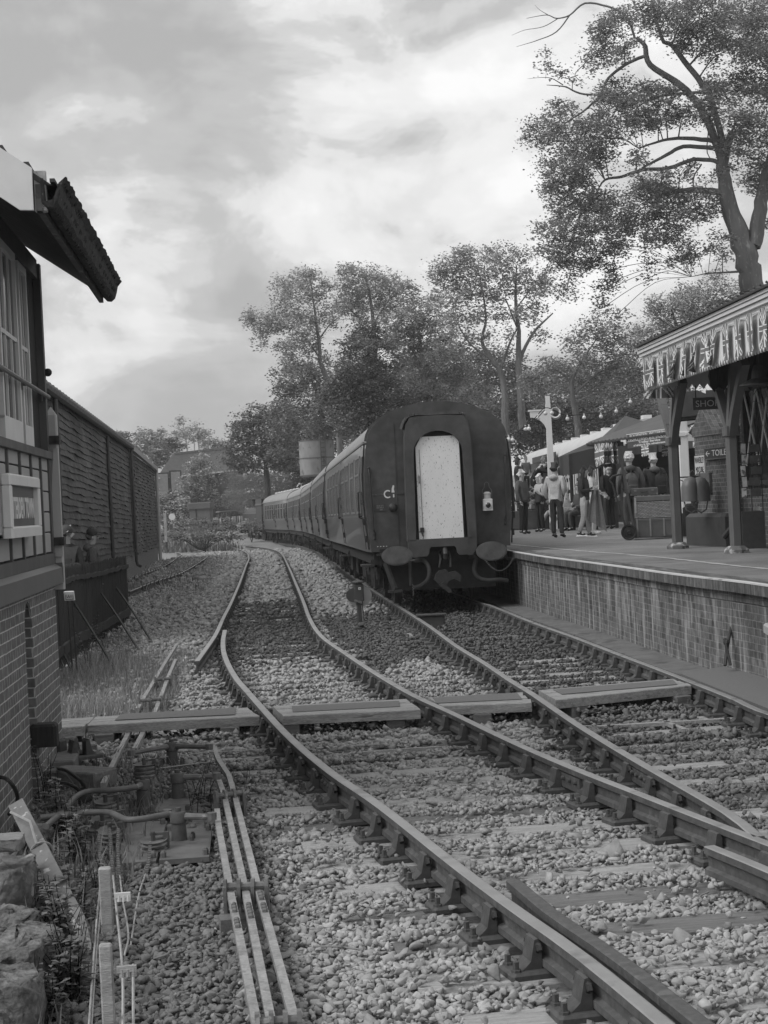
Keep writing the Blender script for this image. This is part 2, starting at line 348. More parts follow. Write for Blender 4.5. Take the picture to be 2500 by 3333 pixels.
# ---------------------------------------------------------------- ground
def smooth(a, b, x): t = np.clip((x - a) / (b - a), 0, 1); return t * t * (3 - 2 * t)
def ground_h(X, Y):
    z = np.where(Y < 17, 0, np.maximum(-.7, -.0065 * (Y - 17))) - .235
    z = z + .05 * smooth(-1.2, -2.6, X + .09 * (Y - 10)) * smooth(25, 14, Y) * 0
    z = z + .02 * np.sin(X * 1.7 + .4 * Y) * np.sin(Y * .9) * smooth(4, 8, Y)
    far = smooth(112, 160, Y + .55 * X)                     # the bank and gardens beyond the curve
    z = z + far * 2.2 + smooth(150, 400, Y) * 5
    z = z + smooth(8, 30, X) * smooth(40, 75, Y) * 1.2
    return z
def build_ground():
    ys = np.concatenate([np.arange(-6, 24, .25), np.arange(24, 60, .7), np.arange(60, 200, 2.2), np.array([205, 220, 250, 300, 400, 600, 1000, 2500])])
    xs = np.concatenate([[-1500, -400, -150, -80, -50, -35], np.arange(-26, -5, .8), np.arange(-5, 6, .25), np.arange(6, 30, 1.1), [35, 50, 90, 200, 500, 1500]])
    X, Y = np.meshgrid(xs, ys); Z = ground_h(X, Y) + .012 * rng.normal(size=X.shape) * (np.abs(X) < 30)
    V = np.stack([X, Y, Z], -1).reshape(-1, 3); nx = len(xs); i = np.arange(len(ys) - 1)[:, None] * nx + np.arange(nx - 1)[None]
    F = np.stack([i, i + 1, i + nx + 1, i + nx], -1).reshape(-1, 4)
    m = mat('ground_soil_and_gravel', .22, .95, .3, 1.3, .5, fine=(26, .35), spots=(.5, .62, .10))
    # grass and meadow tone beyond the curve
    o = np_mesh('ground', V, F, m, smooth=True); tag(o, kind='structure'); return o
build_ground()
# ---------------------------------------------------------------- rails
def gl(pts, off=0.): return [GZ(x, y, off) for x, y in pts]
V3 = lambda x, y: Vector((x, y, zg(y)))
AL = [V3(x, y) for x, y in ((2.5, -4), (1.9, 0), (1.38, 3), (1.1, 4.5), (.87, 5.72), (.69, 6.58), (.48, 7.4), (.26, 8.33), (.0, 9.5), (-.17, 10.22), (-.48, 11.43), (-.90, 13.42))] + gl([(800, 2243), (768, 2205), (742, 2160), (728, 2120), (726, 2085), (732, 2050)])
AR = list(reversed(gl([(2251, 2648), (2061, 2574), (1898, 2511), (1736, 2443), (1607, 2384), (1478, 2322), (1343, 2260), (1224, 2191), (1122, 2124), (1045, 2068), (1008, 2012), (988, 1958), (966, 1905), (941, 1847), (919, 1805), (895, 1790), (858, 1782), (800, 1776)]))); AR.reverse()
AR = [V3(4.4, -4), V3(3.75, 0), V3(3.05, 3.5), V3(2.5, 6), V3(2.03, 7.9)] + AR
AX = gl([(640, 2152), (672, 2108), (703, 2062), (727, 2010), (747, 1972), (764, 1935), (779, 1900), (791, 1868), (801, 1840), (810, 1815), (800, 1797), (765, 1783), (720, 1777)])
BLn = gl([(2468, 2722), (2387, 2655), (2278, 2590), (2143, 2514), (2007, 2435), (1871, 2351), (1736, 2259), (1664, 2215), (1574, 2155), (1484, 2100), (1393, 2034), (1309, 1980), (1242, 1938)])
b0 = BLn[-1]
FARB = [(-.48, 40), (-1.17, 50), (-1.95, 62), (-2.65, 72), (-3.7, 86), (-5., 100), (-6.7, 115), (-9.4, 130), (-13.2, 145)]
BL = BLn + [V3(x, y) for x, y in FARB]
def offs(P, d):
    out = []
    for i, p in enumerate(P):
        t = (P[min(i + 1, len(P) - 1)] - P[max(i - 1, 0)]).normalized(); q = p + Vector((t.y, -t.x, 0)) * d; q.z = p.z; out.append(q)
    return out
BRn = gl([(2495, 2319), (2414, 2283), (2278, 2229), (2143, 2177), (2007, 2126), (1871, 2074), (1736, 2026), (1600, 1971), (1568, 1962)])
BR = [V3(4.7, -4), V3(4.3, 2), V3(3.85, 7), V3(3.5, 10)] + BRn + [q for q in offs(BL, 1.5) if q.y > 32]
SA = gl([(330, 1916), (415, 1883), (470, 1866), (515, 1850), (550, 1833), (580, 1812), (591, 1803), (575, 1797)], -.05)
SB = gl([(420, 1925), (494, 1896), (550, 1878), (597, 1861), (651, 1829), (672, 1812), (668, 1797), (630, 1786)], -.05)
RAILP = [(-.034, 0), (-.026, .004), (.026, .004), (.034, 0), (.034, -.035), (.012, -.048), (.01, -.1), (.034, -.112), (.034, -.142), (-.034, -.142), (-.034, -.112), (-.01, -.1), (-.012, -.048), (-.034, -.035)]
RAILP = [(u, v - .004) for u, v in RAILP]
def rail(pts, label, cat='rail', step=.35, wob=.0, name='running_rail', far=False):
    P = resample(spline(pts, 10), step); mb = MB(); n = len(RAILP)
    mb.sweep(RAILP, P)
    k = len(P) - 1
    mb.m = []
    for i in range(k):
        for j in range(n): mb.m.append(1 if j in (0, 1, 2) else 0)
    mb.m += [0, 0]
    o = mb.build(name, [RUST, RUST if name == 'check_rail' else RAILTOP]); tag(o, label, cat); return P
PAL = rail(AL, 'long bright-topped rail from the bottom edge of the photo to the blade tip')
PAR = rail(AR, 'right rail of the middle track, from the crossing nose past the ground signal')
PAX = rail(AX, 'far left rail of the middle track, its near end splayed out')
PBL = rail(BL, 'rail under the left wheels of the train, ending at the crossing nose')
PBR = rail(BR, 'rail nearest the brick platform wall, under the right wheels of the train')
PSA = rail(SA, 'left rail of the weedy siding beside the timber shed'); PSB = rail(SB, 'right rail of the weedy siding beside the timber shed')
chk = [p for p in offs(PAL, .125) if 1. < p.y < 8.05]
chk = chk[:-2] + [chk[-1] + Vector((.04, 0, 0))]
rail(chk, 'dark rusty check rail lying close beside the nearest bright rail', step=.3, name='check_rail')
wing = gl([(2310, 2752), (2360, 2772), (2430, 2800), (2520, 2838), (2640, 2890)], -.004)
rail(wing, 'short wing rail with a cut end beside the crossing nose', step=.2, name='wing_rail')
def near_pt(P, q):
    return min(P, key=lambda p: (p - q).length)
def at_line(P, c, d):                                       # where the line c + t*d crosses path P
    best = None
    for a, b in zip(P[:-1], P[1:]):
        e = b - a; den = d.x * e.y - d.y * e.x
        if abs(den) < 1e-9: continue
        w = a - c; s = (w.x * d.y - w.y * d.x) / den * -1; t = (w.x * e.y - w.y * e.x) / den
        s = ((c.x - a.x) * d.y - (c.y - a.y) * d.x) / (e.x * d.y - e.y * d.x)
        if -1e-6 <= s <= 1 + 1e-6 and (best is None or abs(t) < abs(best[0])): best = (t, a.lerp(b, s), e.normalized())
    return best
# rail chairs: cast base, two jaws, spring key, coach screws (rail along local y, sleeper along local x)
def chair_meshes():
    a = MB(); a.bbox((0, 0, -.171), (.37, .19, .034), .012)
    for s in (-1, 1):
        pr = [(.036, -.156), (.125, -.156), (.085, -.12), (.066, -.03), (.05, -.026), (.036, -.05)]
        a.prism([(s * u, v) for u, v in (pr if s > 0 else pr[::-1])], (0, -.055, 0), (1, 0, 0), (0, 0, 1), (0, 1, 0), .11)
    o = a.build('rail_chair', CHAIRM); me = o.data; bpy.data.objects.remove(o)
    k = MB()
    path = [(-.052, -.085 + .17 * i / 16, -.07 + .022 * math.sin(i / 16 * 5 * math.pi)) for i in range(17)]
    k.tube(path, .014, 6); o = k.build('key', IRON, smooth=True); kme = o.data; bpy.data.objects.remove(o)
    b = MB(); b.lathe([(.022, 0), (.022, .012), (.014, .013), (.014, .045)], (.0, 0, 0), 6); o = b.build('coach_screw', CHAIRM); bme = o.data; bpy.data.objects.remove(o)
    return me, kme, bme
CH, KEY, SCREW = chair_meshes()
def put_chair(parent, q, t, detail=2, flip=1):
    rz = math.atan2(t.y, t.x) - math.pi / 2
    c = bpy.data.objects.new('rail_chair', CH); C.objects.link(c); c.parent = parent
    c.matrix_local = parent.matrix_world.inverted() @ Matrix.Translation(q) @ Matrix.Rotation(rz, 4, 'Z')
    if detail > 0:
        k = bpy.data.objects.new('key', KEY); C.objects.link(k); k.parent = c
        if flip < 0: k.rotation_euler = (0, 0, math.pi)
    if detail > 1:
        for x, y in ((-.155, -.06), (-.15, .06), (.155, .0)):
            s = bpy.data.objects.new('coach_screw', SCREW); C.objects.link(s); s.parent = c; s.location = (x, y, -.155)
ORD = 'first second third fourth fifth sixth seventh eighth ninth tenth eleventh twelfth thirteenth fourteenth fifteenth'.split()
def sleeper(c, d, x0, x1, paths, label, group, w=.27, m=None, dz=0., detail=2):
    L_ = x1 - x0; mid = c + d * ((x0 + x1) / 2); rz = math.atan2(d.y, d.x); z = zg(mid.y)
    root = thing('sleeper', label, 'sleeper', (mid.x, mid.y, z), rz, group); root.matrix_world
    mw = Matrix.Translation((mid.x, mid.y, z)) @ Matrix.Rotation(rz, 4, 'Z'); root.matrix_world = mw
    # slightly split, uneven baulk
    n = max(4, int(L_ / .3)); mb = MB(); vs = []; fs = []
    prof = [(-w / 2, -.33), (w / 2, -.33), (w / 2, -.2), (w / 2 - .012, -.188), (w * .2, -.187), (-w * .2, -.188), (-w / 2 + .012, -.189), (-w / 2, -.2)]
    for i in range(n + 1):
        x = -L_ / 2 + L_ * i / n; jx = random.uniform(-.01, .01)
        for u, v in prof: vs.append((x, u + random.uniform(-.006, .006), v + dz + random.uniform(-.006, .003)))
    k = len(prof)
    for i in range(n):
        for j in range(k): fs.append((i * k + j, (i + 1) * k + j, (i + 1) * k + (j + 1) % k, i * k + (j + 1) % k))
    fs += [tuple(range(k)), tuple(range(n * k + k - 1, n * k - 1, -1))]
    mb.add(vs, fs); mb.build('baulk', m or TIMBER, root)
    for P, fl in paths:
        h = at_line(P, Vector((c.x, c.y, z)), d)
        if h and x0 - .3 < h[0] < x1 + .3: put_chair(root, Vector((h[1].x, h[1].y, zg(h[1].y))), h[2], detail, fl)
    return root
def lay_track():
    SL = math.tan(math.radians(6.8))
    y = 3.4; i = 0; near = []
    while y < 20.5:                                          # long turnout timbers, reckoned where they meet the left rail
        q = None
        for a, b in zip(PAL[:-1], PAL[1:]):
            if a.y <= y <= b.y: q = a.lerp(b, (y - a.y) / (b.y - a.y + 1e-9))
        if q is None: y += .60; continue
        d = Vector((math.cos(math.radians(6.8)), math.sin(math.radians(6.8)), 0)); near.append((y, q, d)); y += .60 + random.uniform(-.03, .03)
    cross = [k for k, (yy, q, d) in enumerate(near) if yy < 14.1]
    for k, (yy, q, d) in enumerate(near):
        r = random.random()
        if yy < 14.1:
            j = len(cross) - 1 - k
            lab = 'grey split timber under the rails, %s one towards the viewer from the foot crossing' % (ORD[j] if j < 15 else 'a further')
        else: lab = 'half buried grey timber under the two tracks just beyond the foot crossing'
        bh = at_line(PBR, q, d); x1 = (bh[0] + .5) if bh else 3.
        if yy > 14.2: x1 = min(x1, 4.4)
        sleeper(q, d, -random.uniform(.5, .62), x1, ((PAL, 1), (PAR, -1), (PBL, 1), (PBR, -1)), lab, 'long timbers of the turnout' if yy < 14.1 else 'timbers beyond the foot crossing', dz=random.uniform(-.012, .004) - (.03 if 12.5 < yy < 17 and r < .6 else 0), m=TIMBER if r > .25 else TIMBERD, detail=2 if yy < 16 else 1)
    # plain track beyond
    def run(Pl, Pr, y0, y1, label, group, gap, detail, dz0, m):
        P = resample([p for p in Pl if y0 <= p.y <= y1], gap)
        for p, p2 in zip(P[:-1], P[1:]):
            t = (p2 - p).normalized(); d = Vector((t.y, -t.x, 0))
            sleeper(p, d, -.5, 2.0, ((Pl, 1), (Pr, -1)), label, group, m=m, dz=dz0 + random.uniform(-.05, .012), detail=detail)
    run(PAX, PAR, 24.5, 78, 'pale sleeper of the curving middle track between the ballast stones', 'sleepers of the middle track', .95, 0, 0., TIMBER)
    run(PAL, PAR, 20.6, 24.3, 'sleeper of the middle track near the blade tip', 'sleepers near the blade tip', .75, 1, 0., TIMBER)
    run(PBL, PBR, 20.8, 60, 'oily dark sleeper of the platform track in front of and below the train', 'sleepers of the platform track', .75, 1, -.01, TIMBERD)
    run(PSA, PSB, 40, 80, 'sleeper sunk in weeds in the siding beside the shed', 'sleepers of the siding', 1.1, 0, -.02, TIMBERD)
lay_track()
# ---------------------------------------------------------------- ballast
def ico(sub):
    t = (1 + 5 ** .5) / 2
    v = np.array([(-1, t, 0), (1, t, 0), (-1, -t, 0), (1, -t, 0), (0, -1, t), (0, 1, t), (0, -1, -t), (0, 1, -t), (t, 0, -1), (t, 0, 1), (-t, 0, -1), (-t, 0, 1)], float); v /= np.linalg.norm(v[0])
    f = [(0, 11, 5), (0, 5, 1), (0, 1, 7), (0, 7, 10), (0, 10, 11), (1, 5, 9), (5, 11, 4), (11, 10, 2), (10, 7, 6), (7, 1, 8), (3, 9, 4), (3, 4, 2), (3, 2, 6), (3, 6, 8), (3, 8, 9), (4, 9, 5), (2, 4, 11), (6, 2, 10), (8, 6, 7), (9, 8, 1)]
    for _ in range(sub):
        mid = {}; v = list(v); nf = []
        def m(a, b):
            k = (min(a, b), max(a, b))
            if k not in mid: p = v[a] + v[b]; v.append(p / np.linalg.norm(p)); mid[k] = len(v) - 1
            return mid[k]
        for a, b, c in f: x, y, z = m(a, b), m(b, c), m(c, a); nf += [(a, x, z), (b, y, x), (c, z, y), (x, y, z)]
        f = nf; v = np.array(v)
    return np.array(v), np.array(f)
def rot_mats(n):
    q = rng.normal(size=(n, 4)); q /= np.linalg.norm(q, axis=1)[:, None]; w, x, y, z = q.T
    return np.stack([1 - 2 * (y * y + z * z), 2 * (x * y - z * w), 2 * (x * z + y * w), 2 * (x * y + z * w), 1 - 2 * (x * x + z * z), 2 * (y * z - x * w), 2 * (x * z - y * w), 2 * (y * z + x * w), 1 - 2 * (x * x + y * y)], 1).reshape(n, 3, 3)
def stones(name, P, size, m, sub, kind='stuff', tone=None):
    n = len(P)
    if not n: return
    R = rot_mats(n); s = size * rng.lognormal(0, .3, n); which = rng.integers(0, len(HULLS), n); VV = []; FF = []; TT = []; base = 0; npt = {2: 99, 1: 15, 0: 9}[sub]
    for i, (bv, bf) in enumerate(HULLS if sub else HULLS0):
        k = np.nonzero(which % len(HULLS if sub else HULLS0) == i)[0]
        if not len(k): continue
        V = np.einsum('nij,vj->nvi', R[k], bv) * s[k][:, None, None]; V[:, :, 2] *= .8; V += P[k][:, None]
        VV.append(V.reshape(-1, 3)); FF.append((bf[None] + base + (np.arange(len(k)) * len(bv))[:, None, None]).reshape(-1, 3)); TT.append(np.repeat(tone[k], len(bf))); base += len(k) * len(bv)
    o = np_mesh(name, np.concatenate(VV), np.concatenate(FF), m, attr=np.concatenate(TT)); tag(o, kind=kind); return o
import bmesh
def hull(npts):                                             # one broken, angular stone
    bm = bmesh.new(); q = rng.normal(size=(npts, 3)); q /= np.linalg.norm(q, axis=1)[:, None]; q *= rng.uniform(.72, 1.1, (npts, 1)); q *= np.array([1.3, 1., rng.uniform(.6, .95)])
    for p in q: bm.verts.new(p)
    bmesh.ops.convex_hull(bm, input=bm.verts); bmesh.ops.delete(bm, geom=[v for v in bm.verts if not v.link_faces], context='VERTS')
    bmesh.ops.bevel(bm, geom=list(bm.edges), offset=.07, segments=1, affect='EDGES') if npts > 10 else None
    bmesh.ops.triangulate(bm, faces=bm.faces); bm.verts.index_update(); V = np.array([tuple(v.co) for v in bm.verts]); F = np.array([[v.index for v in f.verts] for f in bm.faces]); bm.free(); return V, F
HULLS = [hull(13) for _ in range(26)]; HULLS0 = [hull(9) for _ in range(20)]
SLP = [(o.matrix_world.translation.copy(), o.matrix_world.to_3x3().col[0].copy(), max(abs(v.co.x) for c in o.children if c.name.startswith('baulk') for v in c.data.vertices)) for o in C.objects if o.name.startswith('sleeper')]
def px_of(P):
    Q = P - np.array([0, 0, HC]); Y = cp * Q[:, 1] + sp * Q[:, 2]; y = (-sp * Q[:, 1] + cp * Q[:, 2]) / Y; x = Q[:, 0] / Y
    return 1250 + FPX * (cr * x - sr * y), 1666.5 - FPX * (sr * x + cr * y)
def xa(P, ys):                                               # x of a rail path at given ys
    a = np.array([(p.y, p.x) for p in P]); a = a[np.argsort(a[:, 0])]; return np.interp(ys, a[:, 0], a[:, 1])
def lay_ballast():
    def field(y0, y1, dens, x0=-6, x1=6):
        n = int((x1 - x0) * (y1 - y0) * dens); X = rng.uniform(x0, x1, n); Y = rng.uniform(y0, y1, n)
        Z = np.where(Y < 17, 0, -.0065 * (Y - 17)); P = np.stack([X, Y, Z - .201], 1); px, py = px_of(P)
        k = (px > -500) & (px < 3350) & (py < 3560); return P[k]
    def sort(P, near):
        px, py = px_of(P); P = P[~((px > 368) & (px < 700) & (py > 2590) & (py < 2822) & (rng.random(len(P)) < .9))]
        X, Y = P[:, 0], P[:, 1]
        xl, xr, bl, br = xa(PAL, Y), xa(PAR, Y), xa(PBL, Y), xa(PBR, Y)
        xl = np.where(Y > 24, xa(PAX, Y), xl)
        # keep off the sleeper tops: most stones that would lie on a timber are dropped
        keep = np.ones(len(P), bool); on = np.zeros(len(P), bool)
        for t, d, hl in SLP:
            if abs(t.y - Y.mean()) > (Y.max() - Y.min()): continue
            dx = X - t.x; dy = Y - t.y; a = dx * d.x + dy * d.y; b = -dx * d.y + dy * d.x
            on |= (np.abs(b) < .125) & (np.abs(a) < hl)
        nz = np.sin(X * 2.3 + 1.1 * Y) * np.sin(Y * 1.9 - X) + .5 * np.sin(X * 5.1 - Y * 3.7)
        cover = np.clip(.2 + .3 * nz + .05 * (Y - 11).clip(0, 5), .02, .8); nearr = np.min(np.abs(np.stack([X - xl, X - xr, X - bl, X - br])), 0); cover = np.where(nearr < .3, cover * .3, cover)
        keep &= ~(on & (rng.random(len(P)) > cover))
        for R in (xl, xr, bl, br): keep &= np.abs(X - R) > .06
        P[:, 2] += np.where(on, .045, .0)
        return P[keep], X[keep], xl[keep], xr[keep], bl[keep], br[keep]
    for (y0, y1, dens, size, sub, jit) in ((3.6, 8.2, 1900, .0195, 1, .010), (8.2, 13, 1600, .0215, 0, .010), (13, 19, 1100, .026, 0, .012), (19, 30, 480, .036, 0, .017), (30, 55, 130, .058, 0, .02), (55, 106, 45, .09, 0, .02)):
        P = field(y0, y1, dens, -12 if y1 > 60 else -7 if y1 > 25 else -4.2, 5.2); P, X, xl, xr, bl, br = sort(P, y1 < 14); Y = P[:, 1]
        P[:, 2] += rng.normal(0, jit, len(P))
        rodx = -1.0 + (11 - Y) * .115 + rng.normal(0, .12, len(P))                         # the rodding: left of it the stones are dirty
        dirty = (X < rodx) & (Y < 13.2 + rng.normal(0, .4, len(P)))
        plat = X > br + .55
        Y_ = Y; Y = Y + rng.normal(0, .45, len(P)); oily = (X > bl + .12 - .6 * smooth(17, 14, Y) + 0) & (X < br + .6) & (Y > 15.6 + .5 * np.sin(3 * X))
        oily |= (X > xr + .25) & (X < bl + .1) & (Y > 20 + np.sin(5 * X)) & (Y < 32)
        oily |= (Y > 21.5) & (Y < 38) & (X > xl + .1) & (X < xr - .05)
        Y = Y_; mid = (X > bl - .1 + rng.normal(0, .1, len(P))) & ~oily & (Y < 15.8)                 # brown sooty zone right of the crossing nose
        grass = (X < xl - .6 - .12 * np.maximum(0, Y - 20)) & (Y > 14.8)
        dens_k = np.where(grass, rng.random(len(P)) < .12, True) & (~plat) & (P[:, 0] < br + .62)
        flat = oily & (rng.random(len(P)) < .25); dens_k &= ~flat
        tone = rng.normal(1, .15, len(P)).clip(.55, 1.4)
        edge = np.min(np.abs(np.stack([X - xl, X - xr, X - bl, X - br])), 0)
        tone *= .7 + .3 * smooth(.08, .42, edge + .08 * rng.random(len(P)))   # rust and brake dust beside the rails
        tone *= np.where(mid, .52, 1.) * np.where(dirty, .5, 1.)
        a = dens_k & ~oily; b = dens_k & oily
        tag(stones('ballast', P[a], size, STONE, sub, tone=tone[a])); stones('ballast', P[b], size * .8, STONED, max(0, sub - 1), tone=tone[b])
lay_ballast()
for o in C.objects:
    if o.name.startswith('ballast'): o['label'] = 'loose crushed stone ballast around the sleepers'; o['category'] = 'ballast'
# ---------------------------------------------------------------- signal box (left)
def lapped(mb, P0, P1, z0, z1, n, out, seg, wav, thick=.018, lap=.03, zt=None):
    """n overlapping feather-edge boards between two ground points; each board is solid, with a wandering lower edge"""
    P0, P1 = Vector(P0), Vector(P1); nv = Vector(out).normalized()
    for i in range(n):
        vs = []; fs = []; ph = random.uniform(0, 9)
        for j in range(seg + 1):
            t = j / seg; p = P0.lerp(P1, t); za = z0[0] + (z0[1] - z0[0]) * t; zb = z1[0] + (z1[1] - z1[0]) * t
            a = za + (zb - za) * i / n; b = za + (zb - za) * (i + 1) / n + lap
            w = wav * (math.sin(t * 23 + ph) * .5 + math.sin(t * 61 + ph * 2) * .3 + random.uniform(-.6, .6)); ow = wav * .5 * (1 + math.sin(t * 37 + ph * 3))
            q = p.copy(); q.z = 0
            vs += [q + nv * (thick + .012 + ow) + Vector((0, 0, a + w)), q + nv * (.004) + Vector((0, 0, b)), q - nv * .012 + Vector((0, 0, b)), q - nv * .012 + Vector((0, 0, a + w))]
        for j in range(seg):
            for k in range(4): fs.append((j * 4 + k, j * 4 + (k + 1) % 4, j * 4 + 4 + (k + 1) % 4, j * 4 + 4 + k))
        fs += [(3, 2, 1, 0), (seg * 4, seg * 4 + 1, seg * 4 + 2, seg * 4 + 3)]
        mb.add(vs, fs)
BRICKL = brick_mat('signal_box_brick', .14, .46, var=.16, mw=.011)
PANEL = mat('grey_painted_boarding', .34, .6, .1, 2.5, .08, spots=(5, .74, .16))
def signal_box():
    c0 = G(208, 2492, -.24); r = thing('signal_box', 'small brick and timber signal box with overhanging mossy eaves at the left edge', 'signal box', (c0.x, c0.y, 0), math.atan(.0868))
    # local: x outward to the track, y away from the viewer, wall face x = 0, far corner y = 0
    L = 4.0; b = MB()
    b.box((-.17, -.80, .53), (.34, 1.6, 1.56)); b.box((-.17, -3.0, .53), (.34, 2.0, 1.56)); b.box((-.30, -1.8, .53), (.2, .4, 1.56))
    b.box((-1.6, -.17, .53), (2.5, .34, 1.56)); b.box((-1.6, -3.83, .53), (2.5, .34, 1.56))
    # arched head of the slot
    arch = [(0, 0), (0, .26)] + [(.4, .26), (.4, 0)] + [(.2 + .2 * math.cos(a), .0 + .2 * math.sin(a)) for a in np.linspace(0, math.pi, 9)][1:-1]
    b.prism(arch, (0, -2.0, 1.05), (0, 1, 0), (0, 0, 1), (-1, 0, 0), .2)
    b.build('brick_base', BRICKL, r)
    q = MB(); q.prism([(0, 0), (.07, 0), (.065, .13), (0, .17)], (0, -4.03, 1.31), (1, 0, 0), (0, 0, 1), (0, 1, 0), 4.07); q.prism([(0, 0), (.07, 0), (.065, .13), (0, .17)], (.07, 0.0, 1.31), (0, 1, 0), (0, 0, 1), (-1, 0, 0), 3.2)
    q.build('ledge', mat('dark_painted_sill', .115, .5, .12, 2, .06), r)
    w = MB()
    for i, z in enumerate((1.58, 1.75, 1.92, 2.09, 2.26)):     # horizontal panels, each a board with a shadow gap
        h = .158 if i < 4 else .10
        for y0, y1 in ((-.62, -.10), (-1.22, -.66), (-1.85, -1.26), (-2.5, -1.89), (-3.2, -2.54), (-3.95, -3.24)):
            w.bbox((-.03, (y0 + y1) / 2, z + h / 2), (.05, y1 - y0, h), .008)
    w.build('wall_panel', PANEL, r)
    k = MB(); k.box((-.075, -2.0, 1.93), (.06, 3.96, .9)); k.box((-.02, -1.98, 1.52), (.07, 3.98, .09)); k.box((-.01, -1.98, 2.385), (.09, 3.99, .06))
    for y in (-.64, -1.24, -1.87, -2.52, -3.22): k.box((-.02, y, 1.95), (.064, .045, .80))
    k.box((-.05, -.05, 2.75), (.12, .1, 2.5)); k.box((-.05, -3.95, 2.75), (.12, .1, 2.5))
    k.box((-1.6, -.06, 2.75), (3., .08, 2.56)); k.box((-1.6, -3.9, 2.75), (3, .08, 2.56)); k.box((-.06, -2, 3.95), (.1, 3.8, .16)); k.box((-3.2, -2, 2.4), (.1, 4, 3.4))
    k.build('timber_frame', mat('dark_weathered_frame', .085, .6, .3, 6, .15, stretch=(1, 1, .3)), r)
    # sashes: dark reveal, pale bars, glass
    for y0, y1, x in ((-1.22, -.72, -.05), (-2.45, -1.5, -.03), (-3.6, -2.7, -.05)):
        s = MB(); H0, H1 = 2.42, 3.86; t = .055
        s.box((x, (y0 + y1) / 2, H0 + .085), (.05, y1 - y0, .17)); s.box((x, (y0 + y1) / 2, H1 - .03), (.05, y1 - y0, .06))
        s.box((x, y0 + t / 2, (H0 + H1) / 2 + .05), (.048, t, H1 - H0 - .2)); s.box((x, y1 - t / 2, (H0 + H1) / 2 + .05), (.048, t, H1 - H0 - .2))
        n = 2 if y1 - y0 > .6 else 1
        for i in range(1, n + 1): s.box((x, y0 + (y1 - y0) * i / (n + 1), (H0 + H1) / 2 + .05), (.03, .025, H1 - H0 - .2))
        s.box((x, (y0 + y1) / 2, 3.2), (.032, y1 - y0 - .11, .03))
        o = s.build('window', WHITE, r)
        g = MB(); g.box((x - .004, (y0 + y1) / 2, (H0 + H1) / 2 + .05), (.006, y1 - y0 - .1, H1 - H0 - .22)); g.build('pane', GLASS, o)
        f = MB(); f.box((-.085, (y0 + y1) / 2, 3.2), (.02, .03, 1.4)); f.build('inner_bar', WHITE, o)
    for y0, y1 in ((-.72, -.1), (-1.5, -1.22), (-2.7, -2.45), (-3.9, -3.6)): d = MB(); d.box((-.07, (y0 + y1) / 2, 3.15), (.04, y1 - y0, 1.5)); d.build('boarded_pier', BLACKW, r)
    g = MB(); g.tube([(.03, -3.9, 2.9), (.03, -.05, 2.88)], .017, 8)
    for y in (-.1, -1.35, -2.6): g.tube([(-.02, y, 2.89), (.035, y, 2.89)], .014, 6); g.box((-.02, y, 2.89), (.01, .05, .09))
    g.build('guard_rail', mat('grey_painted_iron', .16, .5, .15, 6, .1), r)
    n = MB(); n.ball((.03, -.03, 3.09), .035); n.build('knob', BLACK, r)
    # roof: eaves x = .51 at z 3.74, pitch 35 degrees
    tn = math.tan(math.radians(35)); ex = .51; ez = 3.74; y0, y1 = -4.16, .12; rx = -1.7
    f = MB(); hz = ez + (ex - rx) * tn
    f.prism([(ex, ez + .10), (ex + .07, ez + .09), (rx, hz + .16), (rx, hz + .06)], (0, y0, 0), (1, 0, 0), (0, 0, 1), (0, 1, 0), y1 - y0)
    f.prism([(rx, hz + .06), (rx, hz + .16), (2 * rx - ex, ez + .09), (2 * rx - ex, ez)], (0, y0, 0), (1, 0, 0), (0, 0, 1), (0, 1, 0), y1 - y0)
    for j in range(15):
        t = j / 15; x = ex + .07 + (rx - ex) * t; z = ez + .105 + (ex - x + .07) * tn
        f.bar((x, y0 - .02, z + .012), (x, y1 + .01, z + .012), .03, .022)
    roof = f.build('roof', mat('mossy_slates', .05, .8, .4, 8, .5), r)
    sf = MB()
    for i in range(22):
        ya = y0 + .02 + (y1 - y0 - .04) * i / 22; yb = ya + (y1 - y0) / 22 - .012
        sf.prism([(ex - .03, ez + .02), (ex - .03, ez + .05), (-.2, ez + .05 + (ex + .17) * tn), (-.2, ez + .02 + (ex + .17) * tn)], (0, ya, 0), (1, 0, 0), (0, 0, 1), (0, 1, 0), yb - ya)
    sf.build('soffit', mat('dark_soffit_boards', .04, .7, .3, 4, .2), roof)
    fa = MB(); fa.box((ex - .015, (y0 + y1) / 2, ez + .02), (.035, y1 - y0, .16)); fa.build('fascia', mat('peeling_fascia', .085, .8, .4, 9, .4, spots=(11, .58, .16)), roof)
    bb = MB(); xs = ex - .045
    bb.prism([(xs, ez - .09 + .045 * tn), (xs, ez + .16 + .045 * tn), (rx, ez + .16 + (ex - rx) * tn), (rx, ez - .09 + (ex - rx) * tn), (xs - .08, ez - .09 + .05 * tn)], (0, y0 - .035, 0), (1, 0, 0), (0, 0, 1), (0, 1, 0), .035)
    bb.build('bargeboard', WHITE, roof)
    eg = MB(); eg.box((ex - .005, y0 + .03, ez + .06), (.07, .05, .24)); eg.build('rafter_end', mat('lichen_grey_timber', .34, .9, .4, 18, .5, spots=(20, .6, .12)), roof)
    gu = MB(); prof = [(.0, .07), (.0, -.06), (.025, -.09), (.06, -.095), (.09, -.07), (.105, -.02), (.115, .03), (.15, .07), (.14, .075), (.10, .04), (.08, -.01), (.06, -.05), (.02, -.06), (.015, .07)]
    N_ = 60; vs = []; fs = []; K = len(prof)
    for i in range(N_ + 1):
        y = y0 - .05 + (y1 + .1 - y0) * i / N_
        for u, v in prof:
            e = random.uniform(-.006, .006) if 0 < i < N_ else 0; vs.append((ex + .005 + u * 1.05 + e, y + random.uniform(-.01, .01), ez + .05 + v * 1.05 + e * .8))
